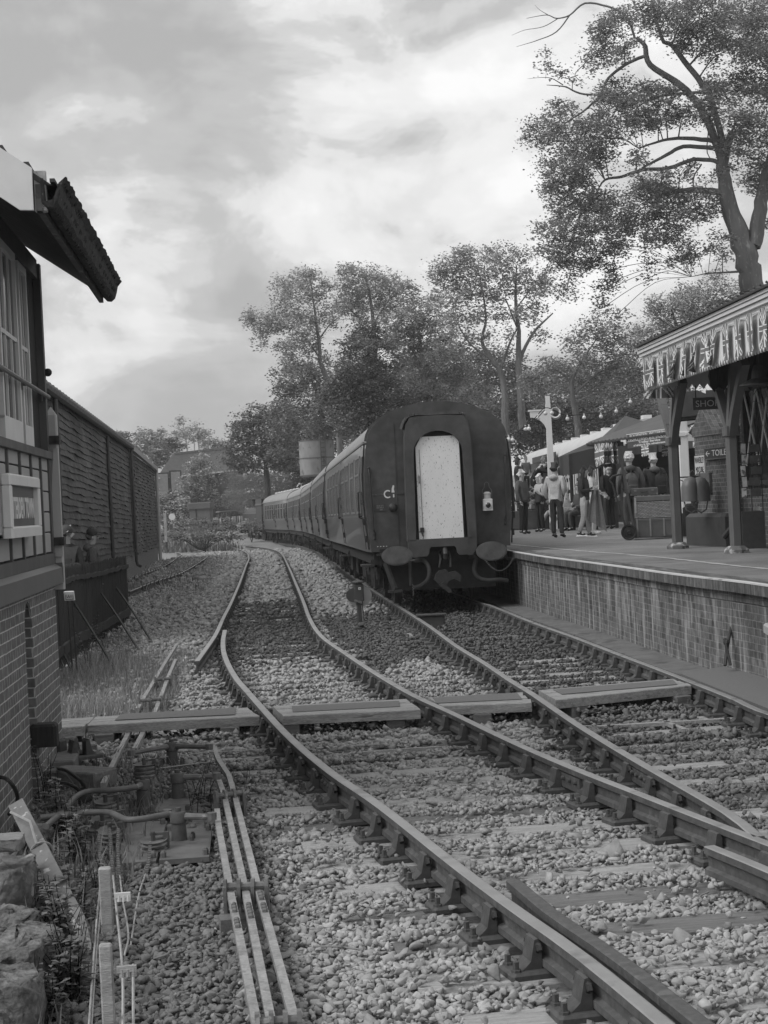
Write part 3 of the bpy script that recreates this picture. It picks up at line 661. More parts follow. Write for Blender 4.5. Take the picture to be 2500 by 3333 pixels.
    for i in range(N_):
        for j in range(K): fs.append((i * K + j, i * K + (j + 1) % K, (i + 1) * K + (j + 1) % K, (i + 1) * K + j))
    fs += [tuple(range(K)), tuple(range(N_ * K + K - 1, N_ * K - 1, -1))]
    gu.add(vs, fs)
    for i in range(170):                                      # moss cushions
        y = random.uniform(y0, y1); u, v = random.choice([(.11, .03), (.1, -.03), (.07, -.09), (.13, .05)]); gu.ball((ex + .005 + u, y, ez + .05 + v), random.uniform(.008, .022), 5, 4)
    gu.build('gutter', mat('mossy_iron_gutter', .022, .85, .6, 22, .8, spots=(30, .62, .09)), roof)
    # white corner board with a pointed head, hung on iron brackets
    wp = MB(); wp.bbox((.025, .10, 2.0), (.095, .09, 1.5), .012); wp.lathe([(.052, 0), (.0, .06)], (.025, .10, 2.75), 4, Matrix.Rotation(math.pi / 4, 3, 'Z')); wp.prism([(-.05, -.42), (.06, -.42), (.06, .5), (.02, .5)], (.015, .03, 1.95), (1, 0, 0), (0, 0, 1), (0, 1, 0), .02)
    wp.build('corner_board', mat('white_painted_board', .40, .6, .1, 3, .06), r)
    for z in (1.66, 2.52): br = MB(); br.box((.02, .06, z), (.15, .16, .07)); br.box((.085, .02, z), (.03, .13, .05)); br.build('bracket', IRON, r)
    tb = MB(); tb.bbox((.05, -1.6, .24), (.2, .18, .17), .02); tb.build('timber_stub', BLACKW, r)
    # nameboard: a shallow white framed case hung on the boarding
    s = thing('station_nameboard', 'white framed case with the lettering TENTERDEN TOWN on the signal box wall', 'sign', r.location, r.rotation_euler.z)
    ya, yb, za, zb, dp = -3.12, -1.55, 1.735, 2.165, .10; f = MB(); t = .075
    f.bbox((dp - .03, (ya + yb) / 2, zb - t / 2), (.07, yb - ya, t), .012); f.bbox((dp - .03, (ya + yb) / 2, za + t / 2), (.07, yb - ya, t), .012)
    f.bbox((dp - .03, ya + t / 2, (za + zb) / 2), (.07, t, zb - za - 2 * t), .012); f.bbox((dp - .03, yb - t / 2, (za + zb) / 2), (.07, t, zb - za - 2 * t), .012)
    f.box((.02, (ya + yb) / 2, (za + zb) / 2), (.03, yb - ya - .05, zb - za - .05)); f.build('frame', WHITE, s)
    bd = MB(); bd.box((.05, (ya + yb) / 2, (za + zb) / 2), (.02, yb - ya - 2 * t, zb - za - 2 * t)); bd.build('backboard', mat('nameboard_ground', .075, .35, .1, 3, .02), s)
    text_part('lettering', 'TENTERDEN TOWN', .2, WHITE, s, (.063, (ya + yb) / 2, (za + zb) / 2 - .02), (0, 1, 0), (0, 0, 1), .004, width=1.34, bold=.006)
    return r
SBX = signal_box()
# ---------------------------------------------------------------- goods shed
def goods_shed():
    P0 = D(142, 1280, 32.4); P1 = D(416, 1461, 60.); P2 = D(501, 1529, 92.); d = (P1 - P0); d.z = 0; Pn = P0 - d.normalized() * 6
    s = thing('goods_shed', 'long dark weatherboarded shed with gutter and downpipes behind the black fence', 'shed', (0, 0, 0))
    out = Vector((d.y, -d.x, 0)).normalized()
    m = mat('weathered_black_boards', .085, .85, .55, .9, .5, stretch=(3, .35, .5), fine=(9, .45), space='Object')
    W1 = MB(); lapped(W1, Pn, P1, (.98, .42), (P0.z + .1, P1.z - .05), 24, out, 60, .028, lap=.05); W1.build('weatherboarding', m, s)
    W2 = MB(); d2 = P2 - P1; out2 = Vector((d2.y, -d2.x, 0)).normalized(); lapped(W2, P1, P2, (.42, .1), (P1.z - .12, P2.z - .05), 26, out2, 60, .04, lap=.05); W2.build('weatherboarding', m, s)
    pl = MB(); 
    for a, b, z0, z1 in ((Pn, P1, .98, .42), (P1, P2, .42, .1)):
        a2, b2 = Vector((a.x, a.y, 0)) + out * .004, Vector((b.x, b.y, 0)) + out * .004; k = out * .3
        pl.add([a2 + Vector((0, 0, -.9)), b2 + Vector((0, 0, -1.2)), b2 + Vector((0, 0, z1)), a2 + Vector((0, 0, z0)), a2 - k + Vector((0, 0, -.9)), b2 - k + Vector((0, 0, -1.2)), b2 - k + Vector((0, 0, z1)), a2 - k + Vector((0, 0, z0))], [(0, 1, 2, 3), (5, 4, 7, 6), (3, 2, 6, 7), (1, 5, 6, 2), (4, 0, 3, 7)])
    pl.build('brick_plinth', brick_mat('plinth_brick', .16, .3, var=.2, mw=.012), s)
    back = MB(); bk = -out * 9
    back.add([Pn + Vector((0, 0, -5)) + bk, P2 + Vector((0, 0, -5)) + bk, P2 + bk, Pn + bk], [(0, 1, 2, 3)])
    for a, b, rise in ((P2, P2 + bk, 1),): back.add([Vector((a.x, a.y, -1.2)), Vector((b.x, b.y, -1.2)), b, (a + b) / 2 + Vector((0, 0, 3)), a], [(0, 1, 2, 3, 4)])
    back.build('end_wall', m, s)
    rf = MB(); ro = Vector((0, 0, .12))
    for a, b in ((Pn, P1), (P1, P2)):
        az, bz = a + ro, b + ro; ra, rb = a + bk / 2 + Vector((0, 0, 3)), b + bk / 2 + Vector((0, 0, 3))
        rf.add([az + out * .18, bz + out * .18, rb, ra], [(0, 1, 2, 3)]); rf.add([a + bk + ro, b + bk + ro, rb, ra], [(3, 2, 1, 0)])
    rf.build('roof', mat('shed_roof_sheet', .14, .7, .2, 4, .2), s)
    g = MB(); P = resample([P0 - d.normalized() * 6 + out * .16, P1 + out * .16], .32); g.tube([p + Vector((0, 0, .06)) for p in P], [.085 if i % 2 else .11 for i in range(len(P))], 8); g.build('gutter', STEEL, s)
    g = MB(); g.bar(P1 + out * .15 + Vector((0, 0, .02)), P2 + out * .15 + Vector((0, 0, .02)), .16, .2); g.build('fascia', mat('pale_fascia', .3, .6, .1, 3, .05), s)
    def pipe(px, py, d_, z0, m_, r=.055):
        t = D(px, py, d_); q = Vector((t.x, t.y, 0)); e = (q - Vector((P0.x, P0.y, 0))).dot(d.normalized()); q = Vector((P0.x, P0.y, 0)) + d.normalized().to_2d().to_3d() * e if False else q
        b = MB(); q = q + out * .13; b.tube([q + Vector((0, 0, t.z)), q + Vector((0, 0, z0 + .2)), q + Vector((.04, 0, z0 + .05)), q + Vector((.16, -.1, z0))], r, 8)
        for z in (t.z * .4, t.z * .75): b.lathe([(r * 1.3, 0), (r * 1.3, .08)], q + Vector((0, 0, z)), 8)
        b.build('downpipe', m_, s)
    dkp = mat('dark_downpipe', .055, .45, .2, 5, .05)
    pipe(335, 1420, 48.5, .15, dkp); pipe(415, 1462, 59.9, .0, dkp); pipe(409, 1462, 59, .5, dkp, .02); pipe(501, 1531, 91.9, -.75, mat('pale_grey_downpipe', .42, .5, .08, 3, .03), .1)
    pipe(158, 1300, 33.2, 1.2, dkp)
goods_shed()
# ---------------------------------------------------------------- fence of black pales with raking struts
def fence():
    top = [(200, 1850), (210, 1847), (261, 1842), (321, 1827), (405, 1809)]; base = [GZ(190, 2196, -.25), GZ(203, 2187, -.25), GZ(270, 2130, -.25), GZ(335, 2082, -.25), GZ(417, 2029, -.25)]
    n0 = base[0] + (base[0] - base[2]) * 1.0; base = [n0] + base; T = [D(x, y, b.y) for (x, y), b in zip(top, base[1:])]; T = [T[0] - (T[2] - T[0])] + T
    f = thing('pale_fence', 'black tarred fence of close vertical pales beside the signal box', 'fence', (0, 0, 0))
    B = resample(spline(base, 8), .19); n = len(B); Tz = np.interp(np.linspace(0, 1, n), np.linspace(0, 1, len(T)), [t.z for t in T])
    pts = []
    for i, p in enumerate(B):
        t = (B[min(i + 1, n - 1)] - B[max(i - 1, 0)]).normalized(); nx = Vector((t.y, -t.x, 0)); z0 = p.z - .08; z1 = Tz[i] + random.uniform(-.02, .015); lean = random.uniform(-.012, .012); pts.append((p, t, nx, z1))
        m = MB(); w = random.uniform(.06, .084); h = z1 - z0
        m.prism([(-w, 0), (w, 0), (w + lean, h - .07), (w * .55 + lean, h - .02), (lean, h), (-w * .55 + lean, h - .02), (-w + lean, h - .07)], (p.x, p.y, z0), t, (0, 0, 1), nx, .022)
        m.build('pale', BLACKW, f)
    for dz, th in ((-.22, .035), (-1.15, .07)):
        m = MB(); m.sweep([(.018, -th), (.07, -th), (.07, th), (.018, th)], [Vector((p.x, p.y, z1 + dz)) for p, t, nx, z1 in pts]); m.build('rail', mat('fence_rail', .03, .8, .4, 5, .3), f)
    for (x0, y0), (x1, y1) in (((203, 2122), (247, 2216)), ((239, 1959), (382, 2194)), ((328, 1929), (467, 2142)), ((377, 1910), (505, 2107))):
        b = GZ(x1, y1, -.25); r = ray(x0, y0); best = min(B, key=lambda p: abs(p.x / p.y - r[0] / r[1])); a = D(x0, y0, best.y - .05); m = MB(); P = [a.lerp(b, t) + Vector((0, 0, .03 * math.sin(math.pi * t))) for t in np.linspace(0, 1, 7)]
        for p, q in zip(P[:-1], P[1:]): m.bar(p, q, .022, .035)
        m.build('strut', BLACK, f)
    return f
fence()
def small_sign():
    a = D(226, 1939, 21.6); s = thing('marker_plate', 'small tilted white plate with tall dark lettering in front of the black fence', 'sign', a, math.radians(-8))
    pl = MB(); M = Matrix.Rotation(math.radians(12), 3, 'X'); pl.bbox((0, 0, 0), (.14, .03, .125), .006, M=M); pl.build('plate', WHITE, s)
    fr = MB()
    for x in (-.045, .055): fr.box((x, -.0165, 0), (.006, .004, .1))
    for z in (-.048, .048): fr.box((.005, -.0165, z), (.11, .004, .006))
    fr.build('border', BLACK, s); text_part('lettering', 'OUT', .085, BLACK, s, (.005, -.0175, 0), (1, 0, 0), (0, 0, 1), .003, width=.075)
    st = MB()
    for x in (-.03, .03): st.bar((x, .02, -.05), (x + .02, .02, -1.25), .016, .016)
    st.build('stake', IRON, s)
small_sign()
# ---------------------------------------------------------------- the train
def body_side(L, x):                                         # half width at height
    return float(np.interp(x, [.98, 1.12, 1.6, 2.05, 2.5, 2.95, 3.10], [1.335, 1.345, 1.385, 1.41, 1.402, 1.365, 1.335]))
ROOFA = [(1.335, 3.10), (1.31, 3.21), (1.26, 3.31), (1.18, 3.41), (1.06, 3.50), (.9, 3.585), (.72, 3.655), (.53, 3.71), (.27, 3.755), (0, 3.77)]
COACH = mat('coach_maroon_gloss', .105, .28, .15, 2, .02, spec=.5, coat=.3, stretch=(1, .1, 2))
COACHE = mat('coach_end_soot_paint', .056, .6, .55, 1.6, .06, fine=(6, .2))
ROOFM = mat('coach_roof_grey', .24, .6, .15, 2, .05)
WINF = mat('window_frame_dull', .2, .4, .1, 4, .02)
GANG = mat('gangway_rubber', .06, .65, .35, 3, .1, spots=(5, .62, .07))
UNDER = mat('underframe_grime', .02, .85, .4, 6, .3)
def coach(label, group, vents=True):
    r = thing('railway_coach', label, 'railway coach', (0, 0, 0), 0, group); L = 19.5
    zs = [1.05, 1.12, 1.6, 2.05, 2.5, 2.95, 3.10]
    half = [(body_side(0, z), z) for z in zs]
    full = [(x, z) for x, z in half] + [(x, z) for x, z in ROOFA[1:]] ; ring = full + [(-x, z) for x, z in reversed(full[:-1])]
    b = MB(); K = len(ring); st = [(0, .97), (.5, 1), (L - .5, 1), (L, .97)]; vs = []; fs = []
    for y, k in st: vs += [(x * k, y, z) for x, z in ring]
    for i in range(len(st) - 1):
        for j in range(K - 1): fs.append((i * K + j, (i + 1) * K + j, (i + 1) * K + j + 1, i * K + j + 1))
        fs.append((i * K + K - 1, (i + 1) * K + K - 1, (i + 1) * K, i * K))
    n0 = len(half) - 1
    mi = []
    for i in range(len(st) - 1):
        for j in range(K - 1): mi.append(2 if n0 <= j < K - 1 - n0 else 0)
        mi.append(0)
    fs += [tuple(range(K)), tuple(range((len(st) - 1) * K + K - 1, (len(st) - 1) * K - 1, -1))]; mi += [1, 1]
    b.add(vs, fs); b.m = mi; b.build('body', [COACH, COACHE, ROOFM], r, smooth=True)
    for y in (.03, L - .03):                                  # rim at each end of the roof
        rm = MB(); P = [Vector((x * (.985 if 1 else 1), y, z + .012)) for x, z in ring[n0:K - n0]]
        for p, q in zip(P[:-1], P[1:]): rm.bar(p, q, .05, .035, (0, 1, 0))
        rm.build('roof_rim', COACHE, r)
    for sx in (-1, 1):
        g = MB(); g.bar((sx * 1.345, .05, 3.09), (sx * 1.345, L - .05, 3.09), .035, .04); g.bar((sx * 1.392, .1, 1.72), (sx * 1.392, L - .1, 1.72), .014, .016); g.build('rain_strip', WINF, r)
    def side_obj(mb, sx): return mb
    wins = [1.6, 3.55, 5.6, 7.45, 10.35, 12.2, 14.1, 16.05]
    for sx in (-1, 1):
        for y in wins:
            w = .62 * 2
            f = MB()
            for z, h in ((1.80, .04), (2.52, .035), (2.86, .04)): f.box((sx * (body_side(0, z) + .004), y, z), (.03, w + .08, h))
            for yy in (y - w / 2 - .02, y + w / 2 + .02): f.prism([(body_side(0, z) - .015, z) for z in (1.80, 2.1, 2.5, 2.86)] + [(body_side(0, z) + .018, z) for z in (2.86, 2.5, 2.1, 1.80)], (0, yy - .02, 0), (sx, 0, 0), (0, 0, 1), (0, 1, 0), .04)
            if w > 1: f.box((sx * (body_side(0, 2.69) + .002), y, 2.69), (.024, .03, .3))
            o = f.build('window', WINF, r); p = MB()
            p.prism([(body_side(0, z) - .01, z) for z in (1.82, 2.1, 2.5, 2.84)] + [(body_side(0, z) + .006, z) for z in (2.84, 2.5, 2.1, 1.82)], (0, y - w / 2, 0), (sx, 0, 0), (0, 0, 1), (0, 1, 0), w); p.build('pane', GLASS, o)
        for y in (.42, 8.9, L - .42 - .2):
            dr = MB(); pz = [1.1, 1.6, 2.05, 2.5, 3.05]
            for yy in (y - .36, y + .36): dr.prism([(body_side(0, z) - .02, z) for z in pz] + [(body_side(0, z) + .008, z) for z in reversed(pz)], (0, yy - .008, 0), (sx, 0, 0), (0, 0, 1), (0, 1, 0), .016)
            for z in (1.3, 1.62): dr.box((sx * (body_side(0, z) + .012), y - .34, z), (.05, .07, .12))
            o = dr.build('door', BLACK, r); gl_ = MB(); gl_.prism([(body_side(0, z) - .01, z) for z in (1.95, 2.5, 2.84)] + [(body_side(0, z) + .005, z) for z in (2.84, 2.5, 1.95)], (0, y - .24, 0), (sx, 0, 0), (0, 0, 1), (0, 1, 0), .48); gl_.build('droplight', GLASS, o)
            h = MB(); x = sx * (body_side(0, 1.8) + .05); h.tube([(x - sx * .05, y + .42, 2.2), (x, y + .42, 2.18), (x, y + .42, 1.7), (x - sx * .05, y + .42, 1.68)], .014, 6); h.tube([(x - sx * .05, y + .26, 1.73), (x + sx * .01, y + .26, 1.73), (x + sx * .01, y + .34, 1.73)], .018, 6); h.build('handle', BLACK, o)
    u = MB(); u.box((0, L / 2, .93), (2.5, L - .3, .24)); u.build('underframe', UNDER, r)
    for y in (7.1, 9.6, 12.2):
        for sx in (-1, 1): u = MB(); u.box((sx * .75, y + .2 * sx, .59), (.6, 1., .46)); u.build('battery_box', UNDER, r)
    u = MB()
    u.lathe([(.2, -.6), (.25, -.5), (.25, .5), (.2, .6)], (.2, 11, .6), 10, Matrix.Rotation(math.pi / 2, 3, 'X'))
    for y in (5.9, 13.5): u.bar((-1.0, y, .45), (-1., y + 1.2, .8), .06, .06)
    u.build('brake_gear', UNDER, r)
    for y in (.45, 8.9, L - .6):
        for sx in (-1, 1): s = MB(); s.box((sx * 1.36, y, .80), (.24, .62, .035)); s.bar((sx * 1.28, y - .2, .8), (sx * 1.2, y - .2, .98), .02, .05); s.bar((sx * 1.28, y + .2, .8), (sx * 1.2, y + .2, .98), .02, .05); s.build('footstep', IRON, r)
    for yc in (2.75, L - 2.75):
        bg = MB()
        for sx in (-1, 1):
            bg.prism([(-1.7, .38), (-1.55, .3), (-.9, .3), (-.7, .42), (.7, .42), (.9, .3), (1.55, .3), (1.7, .38), (1.7, .62), (1.2, .74), (.8, .6), (-.8, .6), (-1.2, .74), (-1.7, .62)], (sx * 1.02, yc, 0), (0, 1, 0), (0, 0, 1), (1, 0, 0), .07)
            for a in (-1.3, 1.3):
                bg.box((sx * 1.08, yc + a, .46), (.2, .24, .26)); bg.bar((sx * 1.1, yc + a - .5, .68), (sx * 1.1, yc + a + .5, .68), .09, .09)
                for e in (-.4, .4): bg.tube([(sx * 1.1, yc + a + e, .66), (sx * 1.1, yc + a + e, .40)], .03, 6); bg.lathe([(.07, 0), (.07, .2)], (sx * 1.1, yc + a + e, .5), 8)
            for e in (-.25, 0, .25): bg.tube([(sx * 1.1, yc + e, .75), (sx * 1.1, yc + e, .3)], .045, 6)
        bg.box((0, yc, .55), (2., .5, .16)); bg.box((0, yc - 1.62, .6), (2., .09, .16)); o = bg.build('bogie', UNDER, r)
        for a in (-1.3, 1.3):
            wh = MB(); M = Matrix.Rotation(math.pi / 2, 3, 'Y'); wh.tube([(-1., yc + a, .46), (1., yc + a, .46)], .08, 8)
            for sx in (-1, 1):
                wh.lathe([(.18, -.07), (.36, -.02), (.40, -.065), (.485, -.065), (.49, -.04), (.46, -.03), (.455, .065), (.38, .065), (.34, .02), (.18, .07)] if sx > 0 else [(.18, -.07), (.34, -.02), (.38, -.065), (.455, -.065), (.46, .03), (.49, .04), (.485, .065), (.4, .065), (.36, .02), (.18, .07)], (sx * .7525, yc + a, .46), 24, M)
            wh.build('wheelset', mat('wheel_steel', .05, .5, .3, 8, .1, spots=(4, .62, .12)), o)
    for y in np.arange(2, L - 1, 2.2): v = MB(); v.lathe([(.16, 0), (.17, .05), (.1, .12), (.0, .13)], (-.35, y, 3.735), 10); v.build('roof_vent', mat('vent_paint', .42, .6, .1, 4, .03), r)
    return r
def gangway(r, y=0., sgn=-1, full=True):
    """corridor connection on a coach end, standing .3 m out"""
    g = MB(); T = .30; w0, w1 = .455, .62; pts_o = [(-w1 - .02, .92), (-w1 - .02, 1.10), (-w1, 2.6), (-w1 + .02, 3.30), (-w1 + .13, 3.50), (w1 - .13, 3.50), (w1 - .02, 3.30), (w1, 2.6), (w1 + .02, 1.10), (w1 + .02, .92)]
    # frame: solid ring from the outer outline to the arched opening
    ang = np.linspace(math.pi, 0, 13); inn = [(-w0 - .03, 1.22)] + [(w0 * math.cos(a) * 1.0, 2.84 + .40 * math.sin(a)) for a in ang] + [(w0 + .03, 1.22)]
    out = [(-w1 - .02, 1.22), (-w1 - .01, 2.2), (-w1, 2.84), (-w1 + .01, 3.15), (-w1 + .04, 3.36), (-w1 + .12, 3.50), (-.3, 3.52), (0, 3.525), (.3, 3.52), (w1 - .12, 3.50), (w1 - .04, 3.36), (w1 - .01, 3.15), (w1, 2.84), (w1 + .01, 2.2), (w1 + .02, 1.22)]
    assert len(inn) == len(out); n = len(inn); vs = []; fs = []
    for yy in (0, T):
        for p in out: vs.append((p[0], y + sgn * yy, p[1]))
        for p in inn: vs.append((p[0], y + sgn * yy, p[1]))
    for i in range(n - 1):
        fs.append((2 * n + i, 2 * n + i + 1, 3 * n + i + 1, 3 * n + i)); fs.append((i, 2 * n + i, 2 * n + i + 1, i + 1)); fs.append((n + i, n + i + 1, 3 * n + i + 1, 3 * n + i))
    g.add(vs, fs)
    for sx in (-1, 1):                                        # splayed feet
        g.prism([(sx * (w1 + .02), 1.25), (sx * (w0 + .02), 1.25), (sx * (w0 + .01), .92), (sx * (w1 - .08), .92), (sx * (w1 + .01), 1.02)], (0, y + sgn * T, 0), (1, 0, 0), (0, 0, 1), (0, -sgn, 0), .1)
    o = g.build('gangway', GANG, r, smooth=False)
    fp = MB(); fp.prism([(-w0 - .02, 1.23), (-w0 - .02, .93), (-.30, .93), (-.26, .98), (-.25, 1.06), (-.22, 1.10), (.22, 1.10), (.25, 1.06), (.26, .98), (.30, .93), (w0 + .02, .93), (w0 + .02, 1.23)], (0, y + sgn * (T - .03), 0), (1, 0, 0), (0, 0, 1), (0, sgn, 0), .035); fp.box((0, y + sgn * (T - .13), 1.235), (.95, .26, .03))
    fp.build('fall_plate', GANG, o)
    # the white board closing the opening
    d = MB(); d.prism([(-.42, 1.25), (.41, 1.25), (.40, 3.02), (.34, 3.14), (-.30, 3.14), (-.41, 2.95)], (0, y + sgn * (T - .10), 0), (1, 0, 0), (0, 0, 1), (0, sgn, 0), .025)
    d.build('closing_board', mat('speckled_white_board', .74, .5, .08, 2, .05, spots=(38, .63, .12), stretch=(1.6, 1, .6)), o)
    st = MB(); st.box((-.345, y + sgn * (T - .072), 2.08), (.01, .008, 1.65)); st.build('batten_joint', mat('board_joint', .2, .7, .2, 9, .1), o)
    h = MB(); h.tube([(-.375, y + sgn * (T - .07), 2.42), (-.375, y + sgn * (T - .03), 2.41), (-.375, y + sgn * (T - .03), 2.3), (-.375, y + sgn * (T - .07), 2.29)], .012, 6); h.build('handle', STEEL, o)
    l = MB(); l.box((-.36, y + sgn * (T - .06), 1.42), (.07, .03, .09)); l.tube([(-.36, y + sgn * (T - .05), 1.37), (-.35, y + sgn * (T - .05), 1.3)], .015, 6); l.build('latch', IRON, o)
    c = MB(); P = [(-.60, y + sgn * .1, 3.30), (-.52, y + sgn * .14, 3.50), (-.40, y + sgn * .16, 3.56), (-.15, y + sgn * .16, 3.555), (.15, y + sgn * .16, 3.56), (.42, y + sgn * .16, 3.55), (.5, y + sgn * .14, 3.5)]
    c.sweep([(-.10, -.03), (.12, -.035), (.14, .02), (.0, .035), (-.1, .02)], spline(P, 5), up=(0, 1, 0)) if False else [c.bar(a, b, .28, .05, (0, 0, 1)) for a, b in zip(spline(P, 4)[:-1], spline(P, 4)[1:])]
    c.build('canvas_hood', mat('torn_canvas', .075, .9, .3, 7, .4), o)
def end_fittings(r):
    y = 0
    for sx in (-1, 1):
        b = MB(); M = Matrix.Rotation(math.pi / 2, 3, 'X'); b.lathe([(.16, -.1), (.13, .05), (.10, .3), (.09, .52)], (sx * .87, y, .98), 14, M); o = b.build('buffer', IRON, r, smooth=True)
        f = MB(); 
        pr = [(math.cos(a) * .285, math.sin(a) * .178) for a in np.linspace(0, 2 * math.pi, 33)[:-1]]
        f.prism(pr, (sx * .87, y - .52, .975), (1, 0, 0), (0, 0, 1), (0, -1, 0), .04); f.prism([(u * .9, v * .88) for u, v in pr], (sx * .87, y - .56, .975), (1, 0, 0), (0, 0, 1), (0, -1, 0), .012)
        f.build('buffer_face', mat('buffer_steel', .09, .6, .4, 5, .15, spots=(7, .57, .10)), o)
    h = MB(); h.box((0, .0, .95), (2.3, .06, .3)); h.box((0, .05, .55), (2.0, .04, .5)); h.build('headstock', UNDER, r)
    c = MB(); c.tube([(-.055, -.12, 1.0), (-.055, -.33, .86), (-.09, -.36, .72)], .018, 6); c.tube([(.13, -.12, 1.0), (.13, -.33, .86), (.12, -.36, .72)], .018, 6)
    c.tube([(.04, -.05, .98), (.04, -.28, 1.05), (.04, -.36, .96), (.04, -.32, .88)], .045, 8)
    c.prism([(-.2, .50), (-.1, .40), (.02, .36), (.06, .46), (.18, .5), (.28, .44), (.3, .56), (.2, .64), (.08, .62), (.02, .68), (-.1, .66), (-.16, .6)], (0, -.42, 0), (1, 0, 0), (0, 0, 1), (0, 1, 0), .12)
    c.prism([(-.12, .40), (.06, .24), (.11, .26), (.1, .31), (.0, .40), (-.03, .46)], (0, -.45, 0), (1, 0, 0), (0, 0, 1), (0, 1, 0), .04); c.build('coupling', IRON, r)
    p = MB(); P = spline([(-.5, -.1, .86), (-.36, -.18, .86), (-.27, -.24, .72), (-.29, -.24, .52), (-.42, -.2, .40), (-.55, -.16, .36)], 16); p.tube(P, [.037 + (.007 if i % 2 else 0) for i in range(len(P))], 10); p.tube([(-.5, -.1, .86), (-.6, -.08, .86), (-.6, -.08, .4)], .035, 8); p.build('vacuum_hose', mat('ribbed_rubber', .05, .6, .2, 9, .1), r)
    p = MB(); p.tube(spline([(.5, -.08, .88), (.62, -.1, .84), (.58, -.14, .62), (.66, -.16, .48), (.82, -.18, .43), (1.05, -.18, .43), (1.2, -.16, .4)], 8), .04, 10); p.build('steam_hose', mat('steam_hose_lagging', .04, .8, .3, 8, .3), r)
    ch = MB(); P = spline([(.78, -.3, .80), (.9, -.32, .66), (1.05, -.32, .60), (1.2, -.3, .68), (1.3, -.28, .82)], 6)
    for i, q in enumerate(P): ch.box(q, (.03, .012, .018) if i % 2 else (.03, .018, .012))
    P = [(-.58 + .01 * (i % 2), -.17, .42 - .025 * i) for i in range(9)]
    for q in P: ch.box(q, (.02, .02, .018))
    ch.build('chain', STEEL, r)
    for sx, z0, z1 in ((-1, 1.42, 2.55), (1, 1.58, 2.68)):
        t = MB(); x = sx * 1.23; t.tube([(x, -.005, z0 - .12), (x, -.03, z0), (x + sx * .015, -.05, z0 + .05), (x + sx * .04, -.05, z1 - .08), (x + sx * .05, -.03, z1), (x + sx * .05, -.005, z1 + .06)], .018, 6)
        for z in (z0 - .12, z0 - .04, z1 + .06): t.ball((x + sx * (.05 if z > 2 else 0), -.01, z), .028, 6, 5)
        t.build('handrail', IRON, r)
    k = MB(); M = Matrix.Rotation(math.pi / 2, 3, 'X'); k.lathe([(.085, 0), (.085, .03), (.06, .05), (.05, .09), (.03, .1), (.0, .1)], (-.86, 0, 1.86), 14, M); k.build('lamp_socket', IRON, r, smooth=True)
    q = MB(); q.box((-1.11, -.008, 1.87), (.22, .012, .125)); o = q.build('data_plate', mat('data_plate', .045, .6, .2, 9, .05), r)
    gp = mat('faded_lettering', .26, .6, .1, 5, .03)
    for i, s in enumerate(('63-5 33T', '8-0 8 9-7', '64T')): text_part('lettering', s, .036, gp, o, (-1.10 + (.02 if i == 2 else 0), -.016, 1.905 - .037 * i), (1, 0, 0), (0, 0, 1), .003)
    text_part('lettering', 'RESTRICTION', .04, mat('dim_lettering', .16, .6, .2, 9, .03), r, (-1.15, -.006, 2.115), (1, 0, 0), (0, 0, 1), .004, width=.225)
    t = MB(); arc = np.linspace(math.radians(50), math.radians(310), 20); ro, ri = .077, .052
    t.prism([(ro * math.cos(a), ro * math.sin(a)) for a in arc] + [(ri * math.cos(a), ri * math.sin(a)) for a in arc[::-1]], (-.945, -.005, 2.115), (1, 0, 0), (0, 0, 1), (0, -1, 0), .004)
    t.prism([(-.03, .03), (-.022, .11), (0, .165), (.024, .165), (.026, .13), (.016, .09), (.028, .03)], (-.845, -.005, 2.11), (1, 0, 0), (0, 0, 1), (0, -1, 0), .004); t.box((-.838, -.006, 2.08), (.026, .004, .06)); t.build('route_mark', WHITE, r)
    e = MB(); e.box((-.70, -.008, 2.13), (.2, .012, .05)); e.build('cover_strip', GANG, r)
    w = MB()
    for i in range(4): w.box((-1.18 + i * .055, -.006, 1.15), (.022, .004, .012))
    w.build('chalk_mark', WHITE, r)
    s = MB(); s.box((-1.07, -.12, 1.0), (.28, .2, .035)); s.box((-.92, -.32, .32), (.26, .2, .04)); s.bar((-1.06, -.1, .85), (-.92, -.3, .35), .05, .1); s.build('footstep', IRON, r)
    m_ = MB()
    for sx in (-.78, .52): m_.bar((sx * 1.0 - .0, -.01, 1.1), (sx, -.01, 3.45), .012, .01)
    m_.build('panel_joint', COACHE, r)
TRK = resample([ (a + Vector((.75, 0, 0))) for a in offs(BL, 0)], .5)
def track_pt(y):
    a = min(TRK, key=lambda p: abs(p.y - y)); return a
Y0 = 30.3
base_pts = [Vector((1.03, 30.3, zg(30.3) + .01))]
yy = 30.3
cx = {30.3: 1.03, 50: -.42, 69.8: -1.74, 89.4: -3.2, 108.8: -5.1, 127.6: -8.1}
ks = sorted(cx)
LABC = ['dark last coach of the train, its black end and white boarded gangway facing the viewer', 'second coach from the tail of the train, joined ahead of the dark last coach', 'middle coach of the train with bright reflecting windows', 'fourth coach from the tail of the train, dark seam before the last curve', 'front coach of the train with a row of pale roof vents, next to the locomotive']
proto = None
for i in range(5):
    a = Vector((cx[ks[i]], ks[i], zg(ks[i]))); b = Vector((cx[ks[i + 1]], ks[i + 1], zg(ks[i + 1])))
    if i == 0: proto = coach(LABC[0], 'coaches of the train'); o = proto
    else: o = copy_tree(proto); o['label'] = LABC[i]
    d = (b - a).normalized(); rz = math.atan2(d.y, d.x) - math.pi / 2; pit = math.asin(d.z)
    o.location = a; o.rotation_euler = (pit, 0, rz)
gangway(proto); end_fittings(proto)
for o in list(C.objects):                                    # each further coach: a plain bellows between coaches
    if o.name.startswith('railway_coach.'):
        g = MB(); g.box((0, -.15, 2.2), (1.1, .4, 2.3)); g.build('gangway', GANG, o)
def on_coach(p): return Matrix.Translation(proto.location) @ proto.rotation_euler.to_matrix().to_4x4() @ Vector(p)
